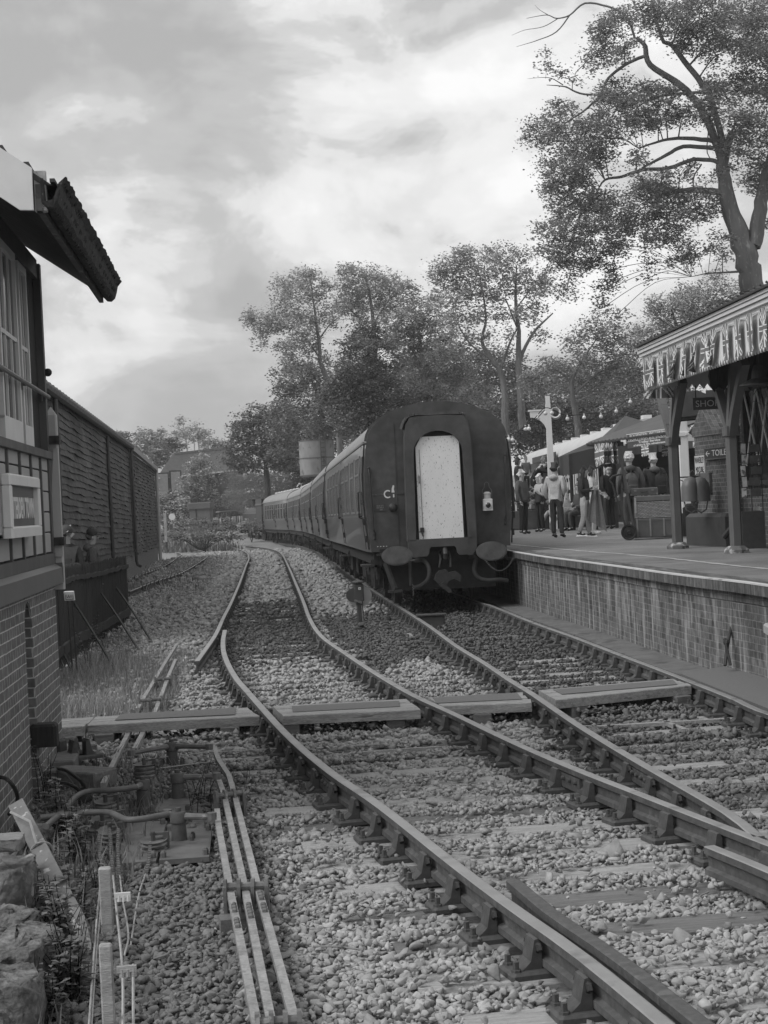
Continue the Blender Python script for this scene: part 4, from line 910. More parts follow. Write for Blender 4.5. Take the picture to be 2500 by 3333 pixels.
def tail_lamp():
    q = on_coach((.895, -.10, 1.83)); t = thing('tail_lamp', 'white oil tail lamp with a dark lens on the end of the last coach', 'lamp', q, proto.rotation_euler.z)
    b = MB(); b.bbox((0, 0, 0), (.18, .15, .22), .012); b.build('body', WHITE, t)
    c = MB(); c.lathe([(.065, .11), (.065, .19), (.072, .2), (.072, .215), (.04, .24), (0, .245)], (0, 0, 0), 12); c.build('chimney', mat('white_tin', .5, .5, .1, 6, .05), t)
    h = MB(); h.tube([(-.085, 0, .09), (-.085, 0, .27), (-.05, 0, .32), (-.035, 0, .40), (0, 0, .425), (.035, 0, .40), (.05, 0, .32), (.085, 0, .27), (.085, 0, .09)], .007, 5); h.build('handle', STEEL, t)
    M = Matrix.Rotation(math.pi / 2, 3, 'X'); l = MB(); l.lathe([(.072, .06), (.072, .09), (.055, .095)], (0, 0, -.01), 18, M); o = l.build('bezel', WHITE, t); e = MB(); e.ball((0, -.085, -.01), (.055, .03, .055), 12, 8); e.build('lens', mat('dark_red_lens', .02, .08, .1, 3, 0, spec=.8), o)
tail_lamp()
def locomotive():
    a = Vector((-8.2, 127.9, zg(127.9))); b = Vector((-11.2, 137, zg(137))); d = (b - a).normalized(); r = thing('steam_locomotive', 'dark steam tank locomotive at the far front end of the train', 'locomotive', a, math.atan2(d.y, d.x) - math.pi / 2)
    m = MB(); m.box((0, 4.6, 1.05), (2.5, 8.8, .16)); m.box((0, .15, .95), (2.5, .12, .5)); m.box((0, 8.95, .95), (2.5, .12, .5)); m.build('running_plate', BLACK, r)
    m = MB(); m.lathe([(.68, -6), (.68, -.1), (.66, 0)], (0, 2.9, 2.15), 18, Matrix.Rotation(math.pi / 2, 3, 'X')); m.build('boiler', DARKP, r, smooth=True)
    m = MB(); m.box((0, 1.7, 2.3), (2.5, 2.0, 2.3)); m.lathe([(1.3, -1.1), (1.3, 1.1)], (0, 1.7, 2.95), 20, Matrix.Rotation(math.pi / 2, 3, 'X') @ Matrix.Diagonal((1, .4, 1))); m.box((0, .4, 1.6), (2.4, 1., 1.3)); m.build('cab', DARKP, r)
    m = MB()
    for sx in (-1, 1): m.bbox((sx * .95, 5, 1.75), (.6, 4.6, 1.25), .06)
    m.build('side_tank', DARKP, r)
    m = MB(); m.lathe([(.26, 0), (.2, .1), (.19, .55), (.25, .62), (.25, .68)], (0, 8., 2.8), 14); m.build('chimney', BLACK, r); m = MB(); m.lathe([(.36, 0), (.34, .3), (.2, .48), (0, .52)], (0, 5.2, 2.75), 14); m.build('dome', STEEL, r, smooth=True)
    for sx in (-1, 1):
        for y in (.0, 9.1):
            m = MB(); m.lathe([(.12, 0), (.1, .35), (.22, .36), (.22, .4)], (sx * .87, y + (-.05 if y < 1 else .0), 1.03), 12, Matrix.Rotation(math.pi / 2 * (1 if y < 1 else -1), 3, 'X')); m.build('buffer', BLACK, r)
    for y in (2.2, 4.6, 7.0):
        m = MB()
        for sx in (-1, 1): m.lathe([(.2, -.06), (.65, -.06), (.65, .06), (.2, .06)], (sx * .75, y, .62), 20, Matrix.Rotation(math.pi / 2, 3, 'Y'))
        m.build('wheelset', BLACK, r)
locomotive()
# ---------------------------------------------------------------- platform
def PZ(y): return .905 + max(-.06, zg(y))
def GP(px, py, off=0.):
    z = .9
    for _ in range(12): p = G(px, py, z + off); z = .5 * z + .5 * PZ(p.y)
    return Vector((p.x, p.y, PZ(p.y) + off))
EDGE = [GP(x, y) for x, y in ((2500, 1905), (2414, 1893), (2278, 1878), (2143, 1861), (2007, 1842), (1871, 1824), (1736, 1806))]
EDGE = [Vector((5.3, -4, .905)), Vector((4.75, 4, .905)), Vector((4.1, 10, .905))] + EDGE + [Vector((q.x + 1.47 - .75 + .0, q.y, PZ(q.y))) for q in offs(BL, 1.5) if 33 < q.y < 100]
EP = resample(spline(EDGE, 6), .5)
def platform():
    mb = MB(); n = len(EP); W_ = 16.
    vs = []
    for p in EP: vs += [p + Vector((.30, 0, -.001)), Vector((p.x + 5, p.y, p.z - .001)), Vector((p.x + W_, p.y, p.z - .001))]
    fs = []
    for i in range(n - 1):
        for k in (0, 1): fs.append((i * 3 + k, i * 3 + k + 1, (i + 1) * 3 + k + 1, (i + 1) * 3 + k))
    mb.add(vs, fs); o = mb.build('platform', mat('platform_tarmac', .165, .85, .3, .9, .3, fine=(60, .25), spots=(.55, .6, .115)), smooth=True); tag(o, kind='structure')
    w = thing('platform_wall', 'stained brick platform wall with a white-edged coping along the right of the track', 'wall', (0, 0, 0))
    c = MB(); c.sweep([(.32, 0), (-.01, 0), (-.01, -.115), (.32, -.115)][::-1], EP); c.build('coping', brick_mat('coping_brick', .075, .13, w=.075, h=.23, var=.25, mw=.009, english=False, stain=.35), w)
    e = MB(); e.sweep([(-.014, .004), (.05, .004), (.05, -.0), (-.014, -.012)][::-1], EP); e.build('white_edge', mat('worn_white_edge', .5, .7, .12, 3, .1, spots=(1.6, .66, .2)), w)
    b = MB(); b.sweep([(.40, -.116), (.07, -.116), (.07, -.22), (.085, -.225), (.085, -1.3), (.40, -1.3)][::-1], EP); b.build('brickwork', brick_mat('platform_brick', .095, .165, var=.35, mw=.013, stain=.95), w)
    k = MB(); KB = [p for p in EP if 15.2 < p.y < 40]; k.sweep([(-.30, -1.02), (-.30, -1.10), (.1, -1.10), (.1, -1.0)], KB); o = k.build('kerb', mat('kerb_concrete', .12, .9, .3, 4, .4, spots=(3, .6, .07))); tag(o, 'low mossy concrete kerb along the foot of the platform wall', 'kerb')
    L = [GP(x, y, .004) for x, y in ((1640, 1770), (1700, 1775), (1780, 1783), (1871, 1791), (1940, 1797), (2007, 1801), (2075, 1807), (2143, 1813), (2210, 1820), (2278, 1828), (2350, 1836), (2414, 1843), (2500, 1851), (2600, 1862), (2760, 1880))]
    LP = resample(spline(L, 5), .22); l = MB(); vs = []; fs = []
    for i, p in enumerate(LP):
        t = (LP[min(i + 1, len(LP) - 1)] - LP[max(i - 1, 0)]).normalized(); nx = Vector((t.y, -t.x, 0)); h = .045 + random.uniform(-.016, .012); j = random.uniform(-.012, .012)
        vs += [p + nx * (h + j), p - nx * (h - j)]
        if i: fs.append((2 * i - 2, 2 * i - 1, 2 * i + 1, 2 * i))
    l.add(vs, fs); o = l.build('platform_line', mat('worn_white_line', .38, .8, .2, 6, .1, spots=(5, .6, .2))); tag(o, kind='structure')
platform()
def wall_bits():
    d = MB(); a = [G(2215, 2192, -.02), G(2385, 2164, -.02), G(2560, 2215, -.02), G(2700, 2330, -.02), G(2560, 2330, -.02)]
    d.add(a + [p - Vector((0, 0, .06)) for p in a], [(4, 3, 2, 1, 0), (5, 6, 7, 8, 9)] + [(i, (i + 1) % 5, 5 + (i + 1) % 5, 5 + i) for i in range(5)]); o = d.build('walkway_board', FELT); tag(o, 'flat dark felted walkway board between the rail and the platform wall', 'board')
    b = MB(); p0, p1, p2 = D(2392, 1985, 16.9), D(2366, 2110, 16.6), D(2360, 2166, 16.5); b.tube([p0, D(2380, 2040, 16.8), p1, p2], .018, 8); b.tube([p1 + Vector((-.02, 0, .1)), D(2378, 2165, 16.5)], .014, 6); b.ball(p1 + Vector((0, 0, .06)), .035, 8, 6); o = b.build('iron_lever', IRON); tag(o, 'slim rusty iron lever leaning against the platform wall', 'lever')
    s = MB(); q = D(2500, 2052, 14.9); s.bbox(q + Vector((.16, .1, 0)), (.3, .45, .09), .02, rz=-.1); o = s.build('stone_corbel', mat('pale_corbel_stone', .3, .8, .2, 5, .3)); tag(o, 'pale stone slab projecting from the platform wall at the right edge', 'stone')
wall_bits()
# ---------------------------------------------------------------- canopy
F0 = D(2098, 1200, 27.4); F1 = D(2500, 1040, 20.3); FD = F1 - F0; FD.z = 0; FD.normalize(); FN = Vector((FD.y, -FD.x, 0));
if FN.x > 0: FN = -FN                                        # outward, towards the track
CT, CBm = 4.15, 3.525
F0.z = F1.z = 0
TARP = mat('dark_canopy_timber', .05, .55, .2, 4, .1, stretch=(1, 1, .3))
VAL = mat('white_valance_boards', .66, .6, .07, 2.2, .06, stretch=(1, 1, .25), spots=(4, .73, .38))
def canopy():
    r = thing('platform_canopy', 'station canopy with a white saw-toothed valance on forked timber posts', 'canopy', (0, 0, 0)); Ln = 15.
    v = MB(); n = int(Ln / .132)
    for i in range(n):                                        # one board per tooth
        a = F0 + FD * (i * .132); p = .13
        v.prism([(0, CBm + .09), (p / 2, CBm), (p, CBm + .09), (p, CT), (0, CT)], a, FD, (0, 0, 1), FN, .022)
    E0 = F0 - FN * 0; nE = 30
    for i in range(nE): v.prism([(0, CBm + .09), (.065, CBm), (.13, CBm + .09), (.13, CT), (0, CT)], F0 - FN * (i * .132 + .135), FN, (0, 0, 1), -FD, .022)
    v.build('valance', VAL, r)
    c = MB()
    for z, h, o_ in ((CT - .02, .05, .05), (CT + .035, .045, .08), (CT + .085, .04, .10)): c.bar(F0 - FD * .05 + FN * (o_ / 2 + .02) + Vector((0, 0, z)), F0 + FD * Ln + FN * (o_ / 2 + .02) + Vector((0, 0, z)), o_, h)
    c.build('cornice', WHITE, r)
    t = MB(); k = int(Ln / .255)
    for i in range(k):
        a = F0 + FD * (i * .255) + FN * .16 + Vector((0, 0, CT + .112)); b = a + FD * .25
        t.add([a, b, b + Vector((0, 0, .018)), a + Vector((0, 0, .05)), a - FN * .5 + Vector((0, 0, .12)), b - FN * .5 + Vector((0, 0, .08)), b - FN * .5 + Vector((0, 0, .045)), a - FN * .5 + Vector((0, 0, .045))], [(3, 2, 1, 0), (0, 7, 4, 3), (1, 2, 5, 6), (3, 4, 5, 2), (7, 6, 5, 4), (0, 1, 6, 7)])
        t.ball(a + Vector((0, 0, .05)), .018, 5, 4)
    t.build('tile_edge', mat('dark_roof_tiles', .035, .6, .3, 8, .3), r)
    rf = MB(); A, B = F0, F0 + FD * Ln; rise = .35
    def lay(z0, z1): return [A + Vector((0, 0, z0)), B + Vector((0, 0, z0)), B - FN * 4.2 + Vector((0, 0, z1)), A - FN * 4.2 + Vector((0, 0, z1))]
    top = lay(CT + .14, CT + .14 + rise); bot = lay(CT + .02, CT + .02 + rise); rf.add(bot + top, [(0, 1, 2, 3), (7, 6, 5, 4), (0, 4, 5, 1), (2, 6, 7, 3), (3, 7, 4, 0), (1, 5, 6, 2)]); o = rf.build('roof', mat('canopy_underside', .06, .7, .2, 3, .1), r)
    bd = MB()
    for i in range(int(Ln / .2)): a = A + FD * (i * .2 + .05) - FN * .05; bd.bar(a + Vector((0, 0, CT + .012)), a - FN * 3.9 + Vector((0, 0, CT + .005 + rise)), .15, .012)
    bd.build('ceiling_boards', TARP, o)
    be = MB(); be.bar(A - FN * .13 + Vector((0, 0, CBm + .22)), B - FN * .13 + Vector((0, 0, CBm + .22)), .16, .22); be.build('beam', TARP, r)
    iv = MB()
    for i in range(22):                                       # inner valance of dark pointed boards
        a = F0 + FD * (.0) - FN * (.6 + i * .14); iv.prism([(0, 3.42), (.07, 3.32), (.135, 3.42), (.135, 4.1), (0, 4.1)], a + FD * 2.4, FN, (0, 0, 1), FD, .02)
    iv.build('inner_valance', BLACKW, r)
    step = None
    p1, p2 = GP(2207, 1786), GP(2398, 1800); st = p2 - p1
    for q in (p1, p2, p2 + st, p2 + st * 2, p2 + st * 3):
        z0 = q.z; w = .165
        po = MB(); po.bbox(q + Vector((0, 0, .95)), (w, w, 1.9), .03, math.atan2(FD.y, FD.x)); po.bbox(q + Vector((0, 0, 1.84)), (w + .06, w + .06, .15), .02, math.atan2(FD.y, FD.x))
        for e in (-1, 1):
            a = q + FD * (e * .05) + Vector((0, 0, 1.80)); b = q + FD * (e * .92) + Vector((0, 0, CBm + .12 - q.z)); P = [a, a.lerp(b, .3) - FD * (e * .06), a.lerp(b, .65) - FD * (e * .05), b]
            for u, v_ in zip(P[:-1], P[1:]): po.bar(u, v_, .13, .12, FN)
        po.bar(q + Vector((0, 0, 1.85)), q - FN * .1 + Vector((0, 0, CBm + .2 - q.z)), .13, .13, FD)
        o = po.build('post', mat('dark_painted_post', .10, .45, .15, 3, .06), r)
        f = MB(); f.lathe([(.20, -.02), (.20, .05), (.14, .10), (.12, .11)], q, 8, Matrix.Rotation(.2, 3, 'Z')); f.build('foot', mat('stone_foot', .12, .85, .4, 9, .4, spots=(9, .55, .35)), o)
    lm = MB(); q = D(2470, 1255, 22.5); lm.tube([Vector((q.x, q.y, CT + .1)), q + Vector((0, 0, .25))], .015, 6); lm.lathe([(.06, .28), (.09, .2), (.1, .1), (.27, .02), (.27, 0)], q, 14); lm.tube([q, q + Vector((-.12, 0, -.2)), q + Vector((.1, 0, -.28)), q + Vector((.1, 0, 0))], .006, 5); lm.build('hanging_lamp', IRON, r)
canopy()
def uj(u, v):                                                # union flag: 0 dark field, 1 white, 2 red (mid grey); u,v in 0..1, 2:1
    x, y = (u - .5) * 2, (v - .5)
    if abs(x) < .1 or abs(y) < .1: return 2
    if abs(x) < .167 or abs(y) < .167: return 1
    dd = abs(abs(y) - abs(x) / 2) / (5 ** .5 / 2)
    if dd < .034: return 2
    return 1 if dd < .1 else 0
FM = [mat('flag_field', .10, .8, .1, 3, .05), mat('flag_white', .66, .8, .06, 3, .05), mat('flag_red', .135, .8, .08, 3, .05)]
def flag(o, ux, w, h, label, group, wave=.03, twist=0., nrm_=None, nu=44, nv=26, skew=0., tall=False):
    ux = Vector(ux).normalized(); nv_ = nrm_ or FN; vs = []; fs = []; ms = []; ph = random.uniform(0, 6)
    for j in range(nv + 1):
        v = j / nv
        for i in range(nu + 1):
            u = i / nu; d = (1 - v); a = twist * d * d * 2.2; off = (u - .5) * w
            x = off * math.cos(a) + skew * d * w; y = off * math.sin(a) + wave * math.sin(u * 11 + ph + d * 2) * (.25 + d) + .035 + abs(math.sin(a)) * w * .12
            vs.append(Vector(o) + ux * x + nv_ * y + Vector((0, 0, -h * d + abs(off) * 0 + .03 * math.sin(u * 3.1) * 0 + (abs(twist) * .12 * d * (u - .5) * w * 2))))
    for j in range(nv):
        for i in range(nu):
            fs.append((j * (nu + 1) + i, j * (nu + 1) + i + 1, (j + 1) * (nu + 1) + i + 1, (j + 1) * (nu + 1) + i)); ms.append(uj((j + .5) / nv, (i + .5) / nu) if tall else uj((i + .5) / nu, (j + .5) / nv))
    m = MB(); m.add(vs, fs); m.m = ms; ob = m.build('union_flag', FM); return tag(ob, label, 'flag', group)
def bunting():
    xs = [(2112, 0), (2131, 0), (2167, 0), (2196, .2), (2214, .9), (2247, .7), (2282, .9), (2313, -.6), (2345, .9), (2385, 0), (2424, 0), (2466, .05), (2510, 0), (2560, .1)]
    pos = ['folded narrow union flag nearest the far corner of the white valance', 'broad union flag hanging flat at the far end of the white valance', 'narrow union flag right of the broad flat one on the valance', 'half furled union flag beside the narrow flat one on the valance', 'union flag blown sideways left of the crossed pair on the valance', 'twisted union flag, left of two that blow across each other on the valance', 'union flag blown across its left neighbour on the valance', 'union flag blown to the left over its neighbour on the valance', 'last twisted union flag before the row of flat ones on the valance', 'flat union flag above the gap between the two forked posts', 'flat union flag above the second forked post', 'flat union flag nearest the right edge that shows whole', 'union flag cut by the right edge of the photo', 'union flag just outside the right edge']
    for (px, tw), lab in zip(xs, pos):
        r = ray(px, 1150); # meet the valance plane
        o = np.array([F0.x, F0.y]); d = np.array([FD.x, FD.y]); rr = np.array([r[0], r[1]])
        s = np.linalg.solve(np.stack([d, -rr], 1), -o)[0]
        p = F0 + FD * s + FN * .05 + Vector((0, 0, CT - .10)); flag(p, FD, .44 if lab.startswith('broad') else .30, .49, lab, 'union flags along the canopy valance', wave=.012 if abs(tw) < .15 else .022, twist=tw * .3, skew=0. if abs(tw) < .15 else -.7 * tw, tall=True, nu=30, nv=40)
    c = MB(); P = []
    for i in range(60): P.append(F0 + FD * (i * .2) + FN * .045 + Vector((0, 0, CT - .10 - .025 * abs(math.sin(i * .2 / .75 * math.pi)))))
    c.tube(P, .008, 5); ob = c.build('bunting_cord', WHITE); tag(ob, 'pale cord carrying the flags along the canopy valance', 'cord')
    flag(F0 - FN * .25 - FD * .06 + Vector((0, 0, CT - .12)), FN, .5, .62, 'union flag hanging on the far end of the canopy', 'union flags along the canopy valance', nrm_=-FD, wave=.03, twist=.2)
bunting()
# ---------------------------------------------------------------- station building under the canopy
def station():
    A = D(2275, 1755, 29.4); B = D(2375, 1755, 28.0); d = (B - A); d.z = 0; d.normalize(); nv = Vector((d.y, -d.x, 0)); nv = nv if nv.x < 0 else -nv
    A.z = 0; r = thing('station_building', 'brick station building with lattice window under the canopy at the right', 'building', A, math.atan2(d.y, d.x)); zf = .84
    # local: x along the wall towards the viewer, y into the building (left normal of x) ; front at y = 0
    sgn = 1 if (Matrix.Rotation(math.atan2(d.y, d.x), 3, 'Z') @ Vector((0, 1, 0))).dot(nv) < 0 else -1
    bm = brick_mat('station_brick', .085, .20, var=.28, mw=.012)
    w = MB()
    w.box((.85, sgn * .2, 1.75), (1.7, .4, 2.1)); w.box((1.83, sgn * .3, 2.3), (.26, .3, 3.2)); w.box((2.75, sgn * .3, 1.3), (1.6, .3, 1.2)); w.box((3.36, sgn * .3, 2.6), (.4, .3, 2.4)); w.box((9, sgn * .3, 2.3), (9., .3, 3.2)); w.box((2.7, sgn * .3, 3.75), (2., .3, .5)); w.box((3.9, sgn * .32, 3.75), (.6, .3, .5)); w.box((4.2, sgn * 2.8, 2.3), (8.4, .2, 3.4)); w.box((.1, sgn * 1.6, 2.2), (.2, 2.3, 3)); w.build('brick_wall', bm, r)
    p = MB(); p.bbox((.75, sgn * .1, 1.12), (1.75, .62, .58), .06); p.build('plinth', mat('painted_plinth', .045, .7, .2, 4, .1), r)
    c = MB(); c.prism([(-.06, 2.78), (1.5, 2.78), (1.5, 2.86), (.9, 2.86), (.4, 3.3), (-.06, 2.9)], (0, sgn * -.02, 0), (1, 0, 0), (0, 0, 1), (0, sgn, 0), .45); c.build('sloped_coping', brick_mat('coping_course', .09, .18, w=.1, h=.08, var=.25, english=False), r)
    o = MB(); x0, x1, z0, z1 = 1.98, 3.1, 1.9, 3.5
    for x in (x0, x1): o.box((x, sgn * .14, (z0 + z1) / 2), (.09, .1, z1 - z0))
    for z in (z0, z1): o.box(((x0 + x1) / 2, sgn * .14, z), (x1 - x0 + .09, .12, .09))
    f = o.build('window', TARP, r); g = MB(); g.box(((x0 + x1) / 2, sgn * .17, (z0 + z1) / 2), (x1 - x0, .02, z1 - z0)); g.build('pane', GLASS, f)
    l = MB(); xm = (x0 + x1) / 2
    for a, b in ((x0 + .05, xm), (xm, x1 - .05)): l.bar((a, sgn * .12, z1 - .05), (b, sgn * .12, z0 + .3), .03, .02, (0, 1, 0)); l.bar((b, sgn * .115, z1 - .05), (a, sgn * .115, z0 + .3), .03, .02, (0, 1, 0))
    l.build('lattice', WHITE, f)
    dr = MB(); dr.box((3.95, sgn * .3, 2.05), (.7, .06, 2.4)); dr.build('door', BLACKW, r); dp = MB(); dp.box((3.62, sgn * .1, 2.2), (.1, .16, 2.7)); dp.box((4.3, sgn * .1, 2.2), (.1, .16, 2.7)); dp.build('door_frame', TARP, r)
    sh = MB(); sh.box((3.4, sgn * -.12, 3.58), (2.6, .3, .05)); sh.build('shelf', mat('pale_shelf', .25, .7, .1, 4, .05), r)
    fl = MB(); fl.box((6, sgn * 2., .60), (12., 4.6, .5)); fl.build('floor', TARP, r)
    dpip = MB(); q = (1.88, sgn * -.1); dpip.tube([(q[0], q[1], 3.6), (q[0], q[1], 1.5), (q[0], q[1] - sgn * .02, 1.2), (q[0] - .1, q[1] - sgn * .15, 1.0)], .05, 8); dpip.lathe([(.075, 0), (.075, .12)], (q[0], q[1], 1.35), 10); dpip.build('downpipe', BLACK, r)
    M = r.matrix_world; R3 = Matrix.Rotation(r.rotation_euler.z, 3, 'Z')
    def P(x, y, z): return A + R3 @ Vector((x, sgn * y, z))
    ux = R3 @ Vector((1, 0, 0)); up_ = Vector((0, 0, 1)); out = R3 @ Vector((0, -sgn, 0))
    def plate(name, label, x0_, x1_, z0_, z1_, m, lines, tm, off=.02, border=None):
        t = thing(name, label, 'sign', P((x0_ + x1_) / 2, -off, (z0_ + z1_) / 2), r.rotation_euler.z); b = MB(); b.box((0, 0, 0), (x1_ - x0_, .03, z1_ - z0_)); b.build('plate', m, t)
        for s, sz, zz, wd in lines: text_part('lettering', s, sz, tm, t, (0, -sgn * .017, zz), (1, 0, 0), (0, 0, 1), .004, width=wd)
        if border:
            e = MB()
            for z in (z0_, z1_): e.box((0, -sgn * .01, z - (z0_ + z1_) / 2), (x1_ - x0_ + .02, .03, .02))
            e.build('border', border, t)
        return t
    plate('enamel_sign', 'chipped white enamel plate lettered WAVERLEY MIXTURE on the brick wall', .06, .52, 2.10, 2.44, mat('chipped_enamel', .5, .4, .06, 4, .04, spots=(6, .68, .1)), (('WAVERLEY', .155, .085, .42), ('MIXTURE', .15, -.085, .36)), BLACK, .02)
    plate('toilets_sign', 'long dark board with an arrow and the lettering TOILETS on the brick wall', .58, 1.9, 2.36, 2.55, DARKP, (('\u2190 TOILETS', .15, .0, 1.2),), WHITE, .035, mat('sign_border', .1, .5, .1, 3, .02))
    # bracket with two bell-shaped covers
    k = thing('wall_bracket', 'grey board with an iron bracket on the brick wall beside the bells', 'bracket', P(.45, -.03, 1.95), r.rotation_euler.z); b = MB(); b.bbox((0, 0, 0), (.62, .06, .36), .01); b.build('board', mat('bracket_board', .1, .7, .2, 4, .1), k)
    b = MB(); b.tube([(-.1, -sgn * .05, .12), (-.1, -sgn * .5, .12), (-.1, -sgn * .05, -.1)], .012, 6); b.tube([(-.2, -sgn * .05, .12), (-.2, -sgn * .5, .12)], .012, 6); b.build('bracket', BLACK, k)
    for px, lab in ((2250, 'bell-shaped grey fire bucket hanging left beside the white pole'), (2281, 'bell-shaped grey fire bucket hanging right, nearer the brick wall')):
        q = D(px, 1632, 28.3); t = thing('fire_bucket', lab, 'bucket', q, 0, 'fire buckets'); b = MB(); b.lathe([(.175, 0), (.17, .05), (.165, .25), (.15, .32), (.09, .40), (.02, .43), (0, .43)], (0, 0, 0), 18); b.build('body', mat('bucket_paint', .13, .45, .15, 4, .04), t, smooth=True)
        h = MB(); h.tube([(0, 0, .43), (0, 0, .5), (.05, 0, .54), (.08, 0, .5)], .01, 6); h.tube([(-.12, 0, 0), (-.09, 0, -.14), (0, 0, -.2), (.09, 0, -.14), (.12, 0, 0)], .012, 6); h.build('handle', STEEL, t)
    # SHOP board, dark timber hopper and sloping porch timbers
    t = thing('shop_sign', 'dark board lettered SHOP hanging under the canopy', 'sign', D(2302, 1313, 26.6), math.radians(-6)); b = MB(); b.box((0, 0, 0), (.46, .04, .2)); b.build('board', DARKP, t); text_part('lettering', 'SHOP', .15, mat('pale_lettering', .4, .5, .05, 3, .02), t, (0, -.022, -.005), (1, 0, 0), (0, 0, 1), .004, width=.38); b = MB(); b.tube([(-.18, 0, .1), (-.18, 0, .3)], .008, 5); b.tube([(.18, 0, .1), (.18, 0, .3)], .008, 5); b.build('hanger', BLACK, t)
    t = thing('timber_hopper', 'dark wooden hopper box on brackets behind the hanging shop board', 'box', D(2255, 1320, 30.2), math.radians(-12)); b = MB(); b.prism([(-.28, -.22), (.35, -.18), (.42, .1), (.1, .26), (-.3, .22)], (0, -.35, 0), (1, 0, 0), (0, 0, 1), (0, 1, 0), .7); b.box((.5, .0, .05), (.5, .6, .4)); b.build('box', mat('dark_stained_boards', .05, .6, .25, 5, .15), t); b = MB(); b.bar((-.3, -.3, -.25), (.9, -.3, -.2), .05, .05); b.bar((-.3, .3, -.25), (.9, .3, -.2), .05, .05); b.build('bracket', BLACK, t)
    t = thing('porch_timber', 'sloping dark bargeboard of the side porch beside the sign wall', 'timber', (0, 0, 0)); b = MB(); b.bar(D(2256, 1418, 29.8), D(2330, 1325, 29.8), .14, .2); b.bar(D(2270, 1424, 30.4), D(2340, 1335, 30.4), .3, .05); b.build('board', TARP, t)
    # postcard rack, advertising board, seat
    q = D(2446, 1600, 26.2); rk = thing('postcard_rack', 'wire rack of postcards and small framed pictures beside the shop window', 'rack', (q.x, q.y, PZ(26)), -.12); sgn_ = sgn; sgn = 1; fr = MB()
    for x in (-.14, .0, .17): fr.bar((x, 0, .6), (x, .0, 1.72), .015, .015)
    fr.box((0, .05, .3), (.36, .3, .6))
    for i in range(5): fr.bar((-.16, 0, .85 + .17 * i), (.2, 0, .85 + .17 * i), .012, .012)
    fr.build('frame', IRON, rk); rng2 = random.Random(3)
    pm = [mat('postcard_pale', .38, .4, .3, 9, .0, spots=(14, .55, .1)), mat('postcard_dark', .05, .3, .5, 8, 0, spots=(9, .6, .16))]
    for i in range(5):
        z = .80 + .178 * i
        for x, w_, h_, m in ((-.11, .075, .16, pm[0]), (.07, .17, .125, pm[1])):
            b = MB(); b.box((x + rng2.uniform(-.02, .02), -sgn * .05, z + .1), (w_, .02, h_), M=Matrix.Rotation(rng2.uniform(-.06, .06), 3, 'Y')); b.build('card', m, rk)
    q = GP(2446, 1768); ad = thing('advertising_board', 'dark upright board with a pale roundel and worn letters behind the seated person', 'sign', (q.x, q.y + .15, q.z), -.15); b = MB(); b.bbox((0.05, 0, .36), (.52, .05, .72), .01); b.build('board', mat('dark_green_board', .04, .5, .2, 5, .05), ad)
    e = MB(); e.lathe([(.055, -.004), (.055, .004), (.04, .004), (.04, -.004)], (.04, -sgn * .03, .62), 24, Matrix.Rotation(math.pi / 2, 3, 'X'), cap=False); e.lathe([(.026, -.004), (.026, .004)], (.04, -sgn * .03, .62), 12, Matrix.Rotation(math.pi / 2, 3, 'X')); e.build('roundel', mat('faded_print', .25, .5, .1, 5, .02), ad)
    for i, s in enumerate('OSO'): text_part('lettering', s, .14, mat('faded_print', .25), ad, (-.1 + .01 * i, -sgn * .03, .44 - .15 * i), (1, 0, 0), (0, 0, 1), .003)
    return r, P
STN, SP = station()
def pole_things():
    q = GP(2243, 1745); t = thing('telegraph_pole', 'square white painted pole with a black base behind the first forked post', 'pole', q, math.radians(8)); b = MB()
    a1 = D(2226, 1290, q.y); top = D(2212, 1180, q.y)
    b.bbox((-.06, 0, 1.95), (.23, .2, 2.9), .03); b.build('shaft', WHITE, t); c = MB(); c.bbox((.0, 0, .32), (.30, .3, .66), .04); c.lathe([(.15, .64), (.12, .7), (0, .72)], (0, 0, 0), 10); c.build('base', BLACKW, t); d = MB(); d.bbox((.02, -.1, 2.2), (.42, .06, .09), .01); d.box((.02, -.14, 2.2), (.06, .04, .05)); d.build('clamp', WHITE, t)
    # lamp post with bracket arm and loudspeaker
    q = GP(1808, 1722); H_ = 4.35; q2 = Vector((q.x - .05, q.y, q.z)); t = thing('platform_lamp_post', 'tapering white post with a curved bracket arm rising behind the crowd', 'post', q2, 0); b = MB(); h0 = D(1775, 1315, q.y).z - q.z
    b.lathe([(.155, 0), (.15, .8), (.10, h0), (.0, h0)], (0, 0, 0), 4, Matrix.Rotation(math.pi / 4, 3, 'Z')); b.build('shaft', WHITE, t)
    a = MB(); zt = D(1735, 1345, q.y).z - q.z; zb = D(1780, 1390, q.y).z - q.z
    ar = [(-.56, zt + .05), (-.05, zt + .05), (-.05, zb - .25)] + [(-.05 - .5 * (1 - math.cos(s)), zb - .25 + (zt - zb + .12) * math.sin(s)) for s in np.linspace(.15, math.pi / 2, 7)]
    a.prism(ar, (0, -.05, 0), (1, 0, 0), (0, 0, 1), (0, 1, 0), .1); a.box((-.3, 0, zt + .075), (.62, .14, .05)); a.build('bracket', WHITE, t); f = MB(); f.box((.0, 0, h0 + .1), (.12, .14, .28)); f.build('cap', WHITE, t)
    s = thing('loudspeaker', 'round white horn loudspeaker fixed to the lamp post', 'loudspeaker', D(1808, 1345, q.y), 0); b = MB(); M = Matrix.Rotation(math.radians(80), 3, 'X') @ Matrix.Rotation(math.radians(-10), 3, 'Y'); b.lathe([(.09, -.22), (.15, -.2), (.165, .1), (.155, .1), (.10, -.02)], (0, 0, 0), 18, M, cap=False); b.build('horn', WHITE, s, smooth=True); c = MB(); c.ball((.0, -.02, 0), (.09, .05, .09), 12, 8); c.build('driver', IRON, s); c = MB(); c.bar((-.2, .05, 0), (0, .1, 0), .03, .04); c.build('clamp', IRON, s)
